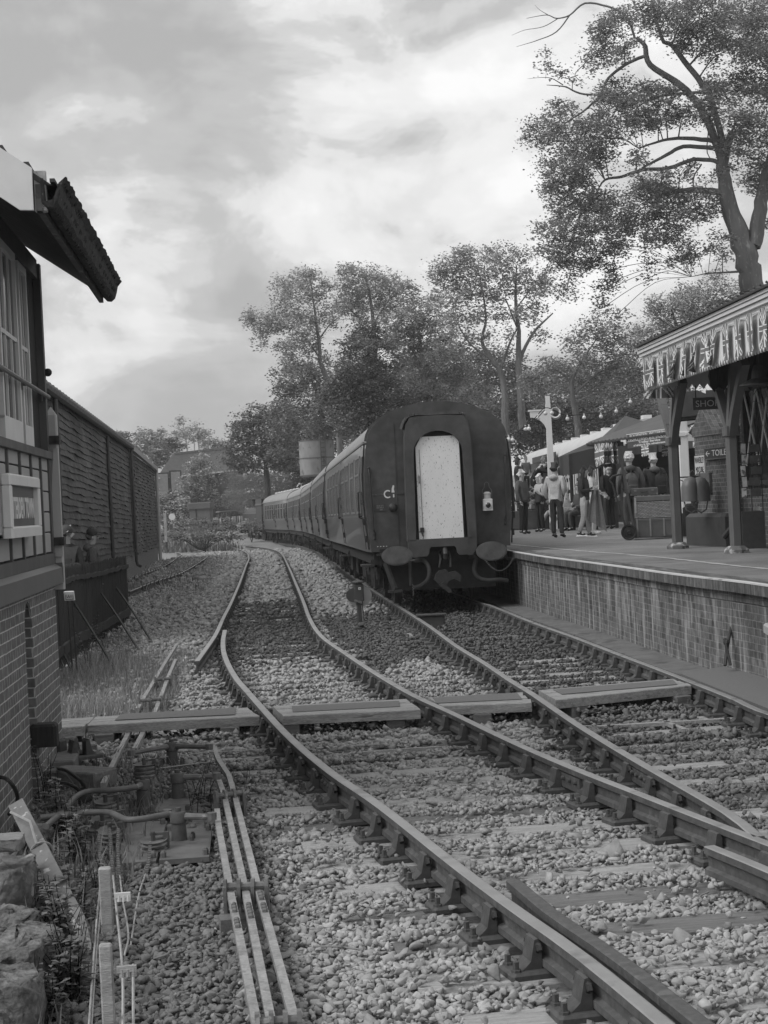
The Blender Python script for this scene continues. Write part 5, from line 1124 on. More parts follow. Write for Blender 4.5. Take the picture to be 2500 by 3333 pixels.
pole_things()
def string_lights():
    t = thing('string_lights', 'festoon string of clear bulbs slung over the platform past the lamp post', 'string lights', (0, 0, 0)); cm = MB(); bulbs = []
    for d_, pts in ((44, ((1668, 1428), (1700, 1400), (1740, 1370), (1775, 1335), (1820, 1352), (1850, 1360), (1880, 1358), (1910, 1354), (1950, 1352), (1975, 1352), (2005, 1335), (2050, 1305), (2100, 1280))), (40, ((1655, 1425), (1680, 1415), (1708, 1398), (1725, 1388), (1742, 1376), (1775, 1340)))):
        P = [D(x, y - 8, d_) for x, y in pts]; cm.tube(spline(P, 4), .012, 5); bulbs += [(p + Vector((0, 0, -.05))) for p in resample(spline(P, 4), .42)]
    cm.build('cable', BLACK, t); gm = mat('bulb_glass', .55, .15, .2, 5, 0, spec=.7)
    for p in bulbs: b = MB(); b.lathe([(.022, 0), (.022, .06)], p, 6); b.ball(p - Vector((0, 0, .05)), .055, 8, 6); b.build('bulb', gm, t, smooth=True)
string_lights()
# ---------------------------------------------------------------- kiosk, gazebo, stall and dining coach behind the crowd
def kiosk():
    a, b_ = D(1950, 1440, 48.), D(2200, 1378, 42.); u = b_ - a; u.z = 0; L = u.length; u.normalize(); t = thing('refreshment_kiosk', 'low dark weatherboarded refreshment kiosk with a corrugated lean-to roof', 'kiosk', (a.x, a.y, 0), math.atan2(u.y, u.x)); ez = a.z
    out = -1                                                   # local -y faces the viewer
    rf = MB(); n = 44; vs = []; fs = []
    for i in range(n + 1):
        x = -.3 + (L + 1) * i / n; w = .03 * math.cos(i * math.pi)
        vs += [(x, -.25, ez + w), (x, 3.2, ez + 1.1 + w)]
        if i: fs.append((2 * i - 2, 2 * i, 2 * i + 1, 2 * i - 1))
    rf.add(vs, fs); rf.build('roof', mat('corrugated_roof', .10, .55, .15, 2, .05), t)
    e = MB(); e.prism([(-.3, ez)] + [p for i in range(60) for p in ((-.3 + (L + 1) * (i + .1) / 60, ez - .07), (-.3 + (L + 1) * (i + .6) / 60, ez - .07), (-.3 + (L + 1) * (i + .61) / 60, ez - .03), (-.3 + (L + 1) * (i + 1.) / 60, ez - .03))] + [(L + .7, ez)], (0, -.3, 0), (1, 0, 0), (0, 0, 1), (0, 1, 0), .05); e.build('eaves_teeth', mat('roof_edge', .05), t); w = MB()
    for i in range(11): w.box((L / 2 + .9, 0.9 + .012 * (i % 2) * 0, .95 + i * .19), (L - 1.6, .05, .17)); 
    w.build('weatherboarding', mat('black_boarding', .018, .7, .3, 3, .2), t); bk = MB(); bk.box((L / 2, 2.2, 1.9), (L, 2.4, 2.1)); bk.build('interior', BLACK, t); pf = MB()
    for x in (.05, 1.2, L - .2): pf.box((x, .0, 1.9), (.09, .09, 2.2))
    pf.bar((0, -.05, ez - .12), (L + .4, -.05, ez - .12), .06, .14); pf.build('post', TARP, t)
    wn = MB(); wn.box((1.9, .86, 2.1), (.6, .06, .9)); wn.build('window', mat('curtained_window', .12, .3, .5, 7, 0), t)
    pj = GP(2043, 1418); sa, sb = D(2046, 1443, 44.8), D(2188, 1412, 41.7); c = (sa + sb) / 2; uu = sb - sa; uu.z = 0; W_ = uu.length; uu.normalize(); rz = math.atan2(uu.y, uu.x)
    s = thing('trolley_service_sign', 'grey signboard lettered ROLVENDEN, WITTERSHAM, NORTHIAM and BODIAM, Trolley Service', 'sign', c, rz); bd = MB(); bd.bbox((0, 0, 0), (W_ + .05, .05, .38), .01); bd.build('board', mat('sign_green_grey', .06, .5, .1, 3, .03), s); fm = MB(); fm.box((0, -.03, .19), (W_ + .06, .02, .018)); fm.box((0, -.03, -.01), (W_ + .04, .02, .01)); fm.build('rule', mat('sign_lettering', .6, .5, .05, 3, .02), s)
    tm = mat('sign_lettering', .6, .5, .05, 3, .02)
    for s_, sz, z, wd in (('ROLVENDEN. WITTERSHAM', .10, .135, W_ * .90), ('NORTHIAM and BODIAM', .125, .045, W_ * .96), ('Trolley Service', .09, -.06, W_ * .5), ('of drinks & light refreshments', .075, -.135, W_ * .74)): text_part('lettering', s_, sz, tm, s, (.03, -.028, z), (1, 0, 0), (0, 0, 1), .004, width=wd, bold=.002)
    hnd = MB(); hnd.box((-W_ / 2 - .18, -.03, .0), (.18, .03, .12)); hnd.bar((-W_ / 2 - .5, -.03, .05), (-W_ / 2 - .2, -.03, .03), .02, .05)
    for i in range(3): hnd.box((-W_ / 2 - .22, -.03, -.02 - .03 * i), (.08, .03, .022))
    hnd.build('pointing_hand', WHITE, s)
    for i, px in enumerate((1948, 1963, 1978, 1994)):
        p = D(px, 1440 + (4 - i), 46.5); flag(p, u, .75, .62, ['left end union flag drooping below the kiosk eaves', 'second union flag from the left below the kiosk eaves', 'union flag third from the left below the kiosk eaves', 'union flag next to the pointing hand below the kiosk eaves'][i], 'union flags below the kiosk eaves', wave=.05, twist=(.5, -.3, .4, .2)[i], nrm_=Vector((0, -1, 0)), nu=30, nv=18)
    for px, lab in ((2098, 'small pointed pennant hanging under the trolley service sign'), (2166, 'union flag pennant hanging under the trolley service sign')): flag(D(px, 1448, 43.4), u, .55, .3, lab, 'pennants under the trolley service sign', wave=.03, twist=.2, nrm_=Vector((0, -1, 0)), nu=20, nv=12)
kiosk()
def gazebo(name, label, pts, d0, m, wall=True):
    t = thing(name, label, 'gazebo', (0, 0, 0)); apex, eL, eR = D(*pts[0], d0 + 1.5), D(*pts[1], d0), D(*pts[2], d0); wv = eR - eL; bk = Vector((0, 3, 0)); e = [eL, eR, eR + bk, eL + bk]; b = MB()
    b.add(e + [apex], [(0, 1, 4), (1, 2, 4), (2, 3, 4), (3, 0, 4)]); dr = [p - Vector((0, 0, pts[3])) for p in e]; b.add(e + dr, [(0, 4, 5, 1), (1, 5, 6, 2), (2, 6, 7, 3), (3, 7, 4, 0)]); b.build('cover', m, t); l = MB()
    for p in e: l = MB(); l.bar(p, Vector((p.x, p.y, PZ(p.y))), .05, .05); l.build('leg', IRON, t)
CANV = mat('dark_canvas', .075, .8, .15, 1.2, .1)
gazebo('gazebo', 'dark pyramid gazebo roof showing above the kiosk', ((2035, 1353), (1985, 1425), (2190, 1400), .2), 52., CANV)
gazebo('stall_tent', 'dark canvas stall tent with a hanging flap beside the kiosk', ((1935, 1432), (1853, 1478), (1958, 1452), .62), 47.5, mat('stall_canvas', .045, .8, .2, 1.5, .15))
def dining_coach():
    pts = [D(1700, 1478, 86), D(1995, 1383, 55.5)]; a, b = pts; u = b - a; u.z = 0; L = u.length; u.normalize(); zr = 4.35; base = 1.05
    t = thing('dining_coach', 'old cream-roofed dining coach lettered PULLMAN standing behind the platform crowd', 'railway coach', (a.x, a.y, 0), math.atan2(u.y, u.x)); w = 2.7; s = MB(); s.box((L / 2, w / 2, 2.3), (L, w, 2.4)); s.build('body', mat('dining_coach_dark', .05, .3, .15, 2, .02, coat=.3), t)
    r = MB(); ar = [(-.06, 3.5), (-.02, 3.72)] + [(w / 2 - (w / 2) * math.cos(s_), 3.72 + .63 * math.sin(s_)) for s_ in np.linspace(.25, math.pi - .25, 10)] + [(w + .02, 3.72), (w + .06, 3.5)]
    r.prism([(v, z) for v, z in ar], (-.1, 0, 0), (0, 1, 0), (0, 0, 1), (1, 0, 0), L + .1); r.build('roof', mat('pale_coach_roof', .48, .6, .1, 1.2, .03), t, smooth=True); f = MB(); f.box((L / 2, -.012, 3.14), (L, .02, .5)); f.build('letterboard', mat('letterboard', .055, .4, .1, 2, .02), t)
    text_part('lettering', 'P U L L M A N', .36, mat('dim_gilt', .17, .4, .1, 3, .02), t, (L * .42, -.027, 3.13), (1, 0, 0), (0, 0, 1), .006, width=L * .62); n = MB(); n.box((L * .36, -.16, 3.62), (L * .3, .05, .28)); n.build('name_board', mat('name_board', .06), t)
    text_part('lettering', 'BARBARA DINING CAR', .16, mat('sign_lettering', .42), t, (L * .36, -.19, 3.62), (1, 0, 0), (0, 0, 1), .004, width=L * .26) if False else None
    for i in range(int(L / 2.05)):
        x = 1.1 + i * 2.05; wn = MB(); wn.box((x, -.006, 2.35), (1.25, .03, 1.05)); o = wn.build('window', GLASS, t); cu = MB(); cu.box((x + 1.02, -.012, 2.3), (.3, .02, 1.5)); cu.build('panel', mat('cream_curtain', .45, .8, .1, 3, .05), t)
        for dx in (-.5, .5): cu = MB(); cu.box((x + dx, -.026, 2.35), (.22, .012, .95)); cu.build('curtain', mat('cream_curtain', .45), o)
    for x in np.arange(1.5, L, 3.1): v = MB(); v.box((x, w / 2, 4.42), (.5, .3, .16)); v.build('roof_vent', WHITE, t)
    u2 = MB(); u2.box((L / 2, w / 2, .9), (L, 2.2, .5)); u2.build('underframe', BLACK, t)
dining_coach()
def paling():                                                # dark paling and ramp rail between the crowd and the coach
    t = thing('ramp_railing', 'dark wooden railing of the ramp behind the crowd', 'railing', (0, 0, 0)); a, b = D(1685, 1600, 52.), D(1860, 1560, 49.); m = MB()
    for k in (0, .35, .7): m.bar(a - Vector((0, 0, k)), b - Vector((0, 0, k)), .05, .1)
    for s in np.linspace(0, 1, 8): p = a.lerp(b, s); m.bar(p + Vector((0, 0, .12)), Vector((p.x, p.y, PZ(p.y))), .09, .07)
    m.build('rail', BLACKW, t); d = MB(); c = (a + b) / 2; d.box((c.x, c.y + 1.2, PZ(50) + .3), (abs(b.x - a.x) + 3, 2, .56)); o = d.build('ramp', mat('ramp_deck', .08, .9, .2, 3, .1)); tag(o, 'raised boarded ramp deck behind the railing', 'ramp')
paling()
# ---------------------------------------------------------------- luggage barrow
def barrow():
    q = GP(2052, 1757); rz = math.radians(-9); t = thing('luggage_barrow', 'upright wooden station luggage barrow on two small iron wheels', 'barrow', q, rz); f = MB(); 
    for y in (-.22, .22): f.bar((.10, y, .06), (-.12, y, 1.72), .07, .05)
    for z in (.35, .8, 1.25): f.bar((-.0, -.22, z), (-.0, .22, z), .04, .06)
    f.bar((.05, 0, .06), (.95, 0, .03), .5, .03); f.build('frame', mat('barrow_paint', .05, .5, .2, 5, .08), t); h = MB()
    for y in (-.22, .22): h.tube([(-.12, y, 1.4), (-.3, y, 1.36), (-.36, y * .9, 1.3)], .018, 6)
    h.tube([(-.05, -.3, .15), (-.32, -.3, 1.2), (-.38, -.3, 1.28)], .02, 6); h.build('handle', IRON, t)
    for y in (-.30, .26):
        w = MB(); w.lathe([(.03, -.05), (.05, -.02), (.12, -.015), (.135, -.03), (.165, -.03), (.165, .03), (.135, .03), (.12, .015), (.05, .02), (.03, .05)], (-.02, y, .165), 22, Matrix.Rotation(math.pi / 2, 3, 'X')); w.build('wheel', BLACK, t)
    M = Matrix.Rotation(rz, 3, 'Z'); P = lambda x, y, z: q + M @ Vector((x, y, z))
    tr = thing('trunk', 'large strapped travelling trunk, bottom piece on the barrow', 'trunk', P(.56, 0, .05), rz); b = MB(); b.bbox((0, 0, .19), (.86, .5, .36), .03); b.bbox((0, 0, .36), (.87, .51, .06), .02); b.build('body', mat('trunk_canvas', .075, .5, .2, 4, .08), tr); s = MB()
    for x in (-.40, -.13, .15, .40): s.box((x, 0, .2), (.035, .525, .375))
    s.build('batten', mat('trunk_batten', .17, .5, .2, 7, .1), tr)
    ba = thing('wicker_hamper', 'wicker laundry hamper with a canvas lid in the middle of the barrow load', 'basket', P(.50, .0, .44), rz); b = MB(); nx, nz = 26, 12; w_, d_, h_ = .74, .46, .34
    for k in range(nz):
        z = .02 + h_ * k / nz
        for (x0, y0, x1, y1) in ((-w_ / 2, -d_ / 2, w_ / 2, -d_ / 2), (w_ / 2, -d_ / 2, w_ / 2, d_ / 2), (w_ / 2, d_ / 2, -w_ / 2, d_ / 2), (-w_ / 2, d_ / 2, -w_ / 2, -d_ / 2)):
            n = 20; L = Vector((x1 - x0, y1 - y0, 0)); nn = Vector((L.y, -L.x, 0)).normalized(); Pp = [Vector((x0, y0, z)) + L * (i / n) + nn * (.008 * (1 if (i + k) % 2 else -1)) for i in range(n + 1)]; b.tube(Pp, .0135, 5)
    b.box((0, 0, .18), (w_ - .03, d_ - .03, .34)); b.build('weave', mat('wicker', .22, .7, .25, 14, .2), ba); l = MB(); l.bbox((0, 0, .42), (.78, .5, .11), .02); l.build('lid', mat('hamper_canvas', .09, .8, .2, 5, .15), ba); st = MB()
    for x in (-.36, .38): st.box((x, -.25, .28), (.04, .02, .32))
    st.build('strap', mat('pale_strap', .26, .6, .2, 6, .1), ba)
    su = thing('suitcase', 'small leather suitcase with bright locks on top of the hamper', 'suitcase', P(.33, -.02, .92), rz); b = MB(); b.bbox((0, 0, .085), (.58, .36, .16), .02); b.build('body', mat('suitcase_leather', .065, .4, .2, 5, .08), su); b = MB(); b.tube([(-.07, -.19, .09), (-.05, -.215, .075), (.05, -.215, .075), (.07, -.19, .09)], .01, 6); b.build('handle', BLACK, su); b = MB()
    for x in (-.18, .18): b.box((x, -.185, .11), (.05, .015, .04))
    for x in (-.27, .27): b.box((x, -.175, .03), (.04, .015, .04))
    b.build('lock', STEEL, su)
barrow()
# ---------------------------------------------------------------- people and the dog
TMP = bpy.data.scenes.new('workshop')
def tmp_graph():
    with bpy.context.temp_override(scene=TMP, view_layer=TMP.view_layers[0]): return bpy.context.evaluated_depsgraph_get()
def skin(V, E, root, sub=1):
    """V: {name: (x, y, z, r)}; grows one continuous tapering surface over the skeleton and returns (verts, faces)"""
    names = list(V); me = bpy.data.meshes.new('skeleton'); me.from_pydata([V[n][:3] for n in names], [(names.index(a), names.index(b)) for a, b in E], [])
    o = bpy.data.objects.new('skeleton', me); TMP.collection.objects.link(o); o.modifiers.new('s', 'SKIN')
    if not me.skin_vertices: tmp_graph()
    sv_ = me.skin_vertices[0].data
    for i, n in enumerate(names): r = V[n][3]; sv_[i].radius = r if hasattr(r, '__len__') else (r, r); sv_[i].use_root = (n == root)
    m = o.modifiers.new('d', 'SUBSURF'); m.levels = sub; m.render_levels = sub
    dg = tmp_graph(); dg.update(); ev = o.evaluated_get(dg).to_mesh()
    vs = [tuple(v.co) for v in ev.vertices]; fs = [tuple(p.vertices) for p in ev.polygons]; o.evaluated_get(dg).to_mesh_clear(); bpy.data.objects.remove(o); bpy.data.meshes.remove(me); return vs, fs
def lerp3(a, b, t): return tuple(a[i] + (b[i] - a[i]) * t for i in range(3))
SKIN = mat('skin', .34, .5, .06, 12, .03, spec=.3)
def cloth(c, n=''): return mat('cloth_%s_%d' % (n, int(c * 1000)), c, .85, .16, 5, .25, fine=(30, .12))
def person(label, loc, rz, h=1.75, top=.05, leg=.04, hair=.3, hairlen='short', hat=None, shoe=.03, sole=None, female=False, belly=0., J=None, coat=.0, collar=None, long_coat=False, bare_shin=False, jacket_name='jacket', seated=False, head_turn=0., vest=None, glasses=False, group='people on the platform'):
    """faces local -Y; J overrides joints (metres at 1.75 m height)"""
    s = h / 1.75; hw = .17 if female else .19; hp = .095 if female else .085
    j = dict(pel=(0, 0, .95), waist=(0, .0, 1.07), chest=(0, .01, 1.28), neck=(0, .015, 1.47), head=(0, -.01, 1.62), shL=(-hw, .01, 1.41), shR=(hw, .01, 1.41), elL=(-hw - .05, .03, 1.13), elR=(hw + .05, .03, 1.13), wrL=(-hw - .04, -.06, .90), wrR=(hw + .04, -.06, .90),
             hiL=(-hp, 0, .90), hiR=(hp, 0, .90), knL=(-hp - .005, -.02, .50), knR=(hp + .005, -.02, .50), anL=(-hp - .01, .02, .085), anR=(hp + .01, .02, .085))
    if J: j.update(J)
    t = thing('person', label, 'person', loc, rz, group, s)
    body = MB()
    R = dict(pel=.11, waist=.105, chest=.12, neck=.055, shL=.06, shR=.06, elL=.042, elR=.042, wrL=.028, wrR=.028, hiL=.085, hiR=.085, knL=.055, knR=.055, anL=.04, anR=.04)
    V = {k: (*j[k], R[k]) for k in R}; hd = Vector(j['head']); nk = Vector(j['neck']); ax = (hd - nk).normalized()
    V['jaw'] = (*(hd - ax * .055 + Vector((0, -.012, 0))), (.062, .07)); V['face'] = (*(hd + Vector((0, 0, .0)) + ax * .03), (.076, .088)); V['crown'] = (*(hd + ax * .10 + Vector((0, .012, 0))), (.058, .066))
    for sd in 'LR': a, k = Vector(j['an' + sd]), None; V['toe' + sd] = (a.x * 1.08, a.y - .15, a.z - .055, .032)
    E = [('pel', 'waist'), ('waist', 'chest'), ('chest', 'neck'), ('neck', 'jaw'), ('jaw', 'face'), ('face', 'crown')]
    for sd in 'LR': E += [('chest', 'sh' + sd), ('sh' + sd, 'el' + sd), ('el' + sd, 'wr' + sd), ('pel', 'hi' + sd), ('hi' + sd, 'kn' + sd), ('kn' + sd, 'an' + sd), ('an' + sd, 'toe' + sd)]
    body.add(*skin(V, E, 'pel', 2))
    M = Matrix.Rotation(head_turn, 3, 'Z'); f = lambda x, y, z: hd + M @ Vector((x, y, z))
    body.ball(f(0, -.10, -.005), (.013, .022, .022), 6, 5)
    for sx in (-1, 1): body.ball(f(sx * .082, .005, .0), (.012, .022, .032), 6, 5)
    body.k = 0
    for sd, sx in (('L', -1), ('R', 1)):                        # hands: palm, four fingers and a thumb, gently curled
        w, e = Vector(j['wr' + sd]), Vector(j['el' + sd]); d = (w - e).normalized(); side = d.cross(Vector((0, 1, 0)));
        if side.length < .2: side = d.cross(Vector((1, 0, 0)))
        side.normalize(); pn = side.cross(d).normalized(); hv = {'w': (*w, .027), 'p': (*(w + d * .05), (.034, .02)), 'k': (*(w + d * .085), (.036, .017))}; he = [('w', 'p'), ('p', 'k')]
        body.add(*skin(hv, he, 'w'))
        for i, ln in enumerate((.062, .075, .07, .055)):
            b0 = w + d * .085 + side * (.027 - .018 * i); P = [b0, b0 + d * ln * .5 - pn * .006, b0 + d * ln * .9 - pn * .03]; body.tube(P, [.009, .0085, .007], 5)
        b0 = w + d * .035 + side * .03; body.tube([b0, b0 + d * .03 + side * .022 - pn * .01, b0 + d * .06 + side * .022 - pn * .025], [.011, .010, .008], 5)
    body.build('body', SKIN, t, smooth=True)
    ey = MB()
    for sx in (-1, 1): ey.ball(f(sx * .032, -.086, .022), (.012, .008, .008), 6, 5)
    ey.ball(f(0, -.088, -.05), (.024, .008, .005), 6, 5); ey.build('face_features', mat('dark_eye', .05), t)
    # trousers
    R2 = dict(pel=.15 + belly * .5, hiL=.105, hiR=.105, knL=.076, knR=.076, anL=.062, anR=.062)
    if bare_shin: R2['anL'] = R2['anR'] = .06
    V = {k: (*j[k], r) for k, r in R2.items()}
    if bare_shin:
        for sd in 'LR': V['an' + sd] = (*lerp3(j['kn' + sd], j['an' + sd], .45), .07)
    V['top'] = (*lerp3(j['pel'], j['waist'], .7), .135 + belly * .6)
    E = [('top', 'pel')] + [e for sd in 'LR' for e in (('pel', 'hi' + sd), ('hi' + sd, 'kn' + sd), ('kn' + sd, 'an' + sd))]
    m = MB(); m.add(*skin(V, E, 'pel')); m.build('trousers', cloth(leg, 'leg'), t, smooth=True)
    # jacket or jumper with sleeves
    lo = .80 if long_coat else .93
    hem = Vector(j['pel']) + (Vector((0, 0, -.14 if long_coat else -.03)) if not seated else Vector((0, 0, .02)))
    V = dict(hem=(*hem, .165 + belly * .6), wa=(*j['waist'], .148 + belly), ch=(*j['chest'], .155 + belly * .3), ne=(*lerp3(j['chest'], j['neck'], .82), .085))
    for sd in 'LR': V['sh' + sd] = (*j['sh' + sd], .082); V['el' + sd] = (*j['el' + sd], .064); V['wr' + sd] = (*lerp3(j['el' + sd], j['wr' + sd], .95), .046)
    E = [('hem', 'wa'), ('wa', 'ch'), ('ch', 'ne')] + [e for sd in 'LR' for e in (('ch', 'sh' + sd), ('sh' + sd, 'el' + sd), ('el' + sd, 'wr' + sd))]
    m = MB(); m.add(*skin(V, E, 'wa')); m.build(jacket_name, cloth(top, 'top'), t, smooth=True)
    if vest is not None:
        V = dict(hem=(*hem, .175), wa=(*j['waist'], .168), ch=(*j['chest'], .172), ne=(*lerp3(j['chest'], j['neck'], .75), .095)); V['shL'] = (*lerp3(j['chest'], j['shL'], .75), .085); V['shR'] = (*lerp3(j['chest'], j['shR'], .75), .085)
        m = MB(); m.add(*skin(V, [('hem', 'wa'), ('wa', 'ch'), ('ch', 'ne'), ('ch', 'shL'), ('ch', 'shR')], 'wa')); m.build('gilet', cloth(vest, 'vest'), t, smooth=True)
    if collar is not None:                                       # hood or collar lying on the shoulders
        m = MB(); q = Vector(j['neck']); m.ball(q + Vector((0, .07, -.03)), (.115, .09, .075), 12, 8); m.lathe([(.105, -.06), (.085, .0), (.08, .05), (.07, .05)], q + Vector((0, .01, -.02)), 12, cap=False); m.build('hood', cloth(collar, 'hood'), t, smooth=True)
    for sd in 'LR':
        a = Vector(j['an' + sd]); kx = Vector(j['kn' + sd]); fwd = Vector((0, -1, 0)); m = MB(); z0 = a.z - .085
        vs = dict(heel=(a.x, a.y + .045, a.z - .038, .043), ank=(a.x, a.y + .005, a.z + .02, .045), mid=(a.x * 1.03, a.y - .08, a.z - .045, .043), toe=(a.x * 1.06, a.y - .17, a.z - .052, .036)); m.add(*skin(vs, [('heel', 'ank'), ('ank', 'mid'), ('mid', 'toe')], 'ank')); m.build('shoe', cloth(shoe, 'shoe'), t, smooth=True)
        if sole: m = MB(); m.bbox((a.x * 1.03, a.y - .065, a.z - .078), (.088, .30, .022), .02); m.build('sole', WHITE, t)
    hm = mat('hair_%d' % int(hair * 1000), hair, .6, .25, 30, .5, fine=(90, .3), stretch=(1, 1, .35))
    if hairlen:
        m = MB()
        V = dict(a=(*f(0, .03, .07), (.078, .082)), b=(*f(0, .055, .02), (.08, .068)), c=(*f(0, .065, -.05), (.066, .05)), top=(*f(0, -.005, .11), (.04, .036))); E = [('top', 'a'), ('a', 'b'), ('b', 'c')]
        if hairlen == 'long': V['d'] = (*f(0, .085, -.15), (.085, .055)); V['e'] = (*f(0, .09, -.26), (.06, .04)); E += [('c', 'd'), ('d', 'e')]
        if hairlen == 'bob': V['d'] = (*f(0, .075, -.11), (.085, .055)); E += [('c', 'd')]
        m.add(*skin(V, E, 'a', 2))
        if hairlen == 'fluffy':
            for i in range(40):
                a_, b_ = random.uniform(-2.6, 2.6), random.uniform(-.2, 1.3); m.ball(f(.085 * math.sin(a_) * math.cos(b_), .03 + .085 * math.cos(a_) * math.cos(b_), .05 + .085 * math.sin(b_)), random.uniform(.022, .036), 6, 5)
        if hairlen in ('long', 'bob'):
            for sx in (-1, 1): m.tube([f(sx * .075, -.02, .07), f(sx * .092, .0, -.02), f(sx * .088, .0, -.12 if hairlen == 'bob' else -.24)], [.03, .034, .02], 8)
        m.build('hair', hm, t, smooth=True)
    if hat:
        m = MB(); hc, kind = hat; hmat = mat('hat_%d' % int(hc * 1000), hc, .7, .15, 8, .1)
        if kind == 'cap':
            m.lathe([(.098, .0), (.102, .05), (.09, .1), (.05, .135), (0, .145)], f(0, .01, .05), 16, cap=False); m.prism([(-.075, 0), (-.06, .09), (0, .115), (.06, .09), (.075, 0)], f(0, -.075, .055), M @ Vector((1, 0, 0)), M @ Vector((0, -.98, -.2)), Vector((0, 0, 1)), .012)
            m.ball(f(0, .01, .195), .012, 6, 4)
        else:                                                    # flat-topped uniform cap with a peak
            m.lathe([(.10, .0), (.10, .045), (.135, .085), (.13, .105), (0, .11)], f(0, .01, .06), 18, cap=False); m.prism([(-.08, 0), (-.05, .05), (0, .06), (.05, .05), (.08, 0)], f(0, -.08, .06), M @ Vector((1, 0, 0)), M @ Vector((0, -.9, -.4)), Vector((0, 0, 1)), .01)
        m.build('cap' if kind == 'cap' else 'peaked_cap', hmat, t, smooth=True)
    if glasses:
        m = MB()
        for sx in (-1, 1): m.ball(f(sx * .036, -.098, .022), (.03, .01, .022), 10, 6); m.tube([f(sx * .065, -.09, .03), f(sx * .085, .0, .025)], .005, 4)
        m.tube([f(-.02, -.1, .03), f(.02, -.1, .03)], .005, 4); m.build('sunglasses', BLACK, t)
    return t
def feet(px, py): return GP(px, py)
R_ = math.radians
P = 'people on the platform'
arms_down = {}
# hooded man seen from behind, right hand in pocket
q = feet(1815, 1750); hood = person('man in a pale hooded top and dark jeans, standing with his back half turned', q, R_(150), 1.76, .36, .035, .02, 'short', shoe=.02, collar=.34, J=dict(elL=(-.26, .07, 1.15), wrL=(-.21, -.07, .98), elR=(.25, .06, 1.14), wrR=(.23, -.02, .92), knL=(-.11, -.02, .5), anL=(-.13, .03, .085), anR=(.1, -.02, .085)))
def rel(o, p): return o.location + Matrix.Rotation(o.rotation_euler.z, 3, 'Z') @ (Vector(p) * o.scale.x)
def sub(name, label, cat, mbs, o, rz=0., group=None):
    t = thing(name, label, cat, o, rz, group)
    for n, m, mt in mbs: m.build(n, mt, t, smooth=True)
    return t
b = MB(); V = dict(a=(0, 0, .36, .02), b=(0, 0, .24, (.10, .035)), c=(0, .0, .1, (.14, .05)), d=(.01, 0, .0, (.13, .05))); b.add(*skin(V, [('a', 'b'), ('b', 'c'), ('c', 'd')], 'c')); st = MB(); st.tube([(0, 0, .33), (.08, .02, .62), (.13, .08, .76)], .012, 6); st.tube([(0, -.02, .33), (.05, -.06, .62), (.13, .0, .77)], .012, 6)
sub('tote_bag', 'pale patterned tote bag hanging from the hooded man\'s shoulder', 'bag', [('bag', b, mat('tote_print', .42, .8, .3, 9, .1, spots=(16, .6, .14))), ('strap', st, mat('tote_strap', .4))], rel(hood, (-.29, .02, .72)), R_(60))
q = feet(1908, 1747); girl = person('long-haired young woman in a dark jacket and pale jeans, looking at her drink', q, R_(62), 1.66, .025, .30, .022, 'long', shoe=.03, sole=True, female=True, collar=.03, J=dict(elL=(-.22, .0, 1.13), wrL=(-.08, -.24, 1.17), elR=(.22, -.02, 1.13), wrR=(.06, -.25, 1.22), knL=(-.1, .0, .5), anL=(-.1, .14, .11), knR=(.09, -.04, .5), anR=(.09, -.05, .085), head=(0, -.04, 1.60)))
b = MB(); b.lathe([(.03, 0), (.033, .02), (.033, .12), (.015, .16), (.013, .19), (0, .19)], (0, 0, 0), 10); sub('drink_bottle', 'small drink bottle held up by the young woman with long dark hair', 'bottle', [('bottle', b, mat('bottle_plastic', .2, .2, .1, 5, 0))], rel(girl, (.04, -.33, 1.22)))
q = feet(1936, 1739); w2 = person('woman in a pale hooded top and cropped trousers with a shawl over her arm', q, R_(70), 1.68, .42, .42, .03, 'bob', shoe=.5, female=True, collar=.42, bare_shin=True, J=dict(elL=(-.23, -.02, 1.14), wrL=(-.12, -.2, 1.05), elR=(.22, .0, 1.14), wrR=(.1, -.2, 1.08)))
b = MB(); n = 14; vs = []; fs = []
for i in range(n + 1):
    for k in range(9): u = k / 8; vs.append(((u - .5) * (.16 + .34 * (i / n) ** .8), .05 * math.sin(u * 14) - .02 * i / n, -i / n * (.72 + .32 * u)))
for i in range(n):
    for k in range(8): fs.append((i * 9 + k, i * 9 + k + 1, i * 9 + k + 10, i * 9 + k + 9))
b.add(vs, fs); sub('shawl', 'grey knitted shawl hanging in a point between the two standing women', 'shawl', [('cloth', b, cloth(.16, 'shawl'))], rel(girl, (.12, -.27, 1.18)), R_(15))
q = feet(1987, 1722); person('white-haired railwayman in a long dark uniform coat and peaked cap, back turned', q, R_(205), 1.8, .009, .022, .42, 'bob', hat=(.008, 'uniform'), shoe=.015, long_coat=True, J=dict(elL=(-.25, .06, 1.12), wrL=(-.24, .02, .88), elR=(.25, .08, 1.14), wrR=(.16, .14, .95)))
q = GP(2056, 1750); q = Vector((D(2056, 1700, 35.3).x, 35.3, PZ(35.3))); bp = person('fluffy white-haired man in a grey anorak with a rucksack, behind the luggage barrow', q, R_(190), 1.84, .085, .05, .52, 'fluffy', collar=.05, J=dict(elL=(-.27, .05, 1.16), elR=(.26, .06, 1.16)))
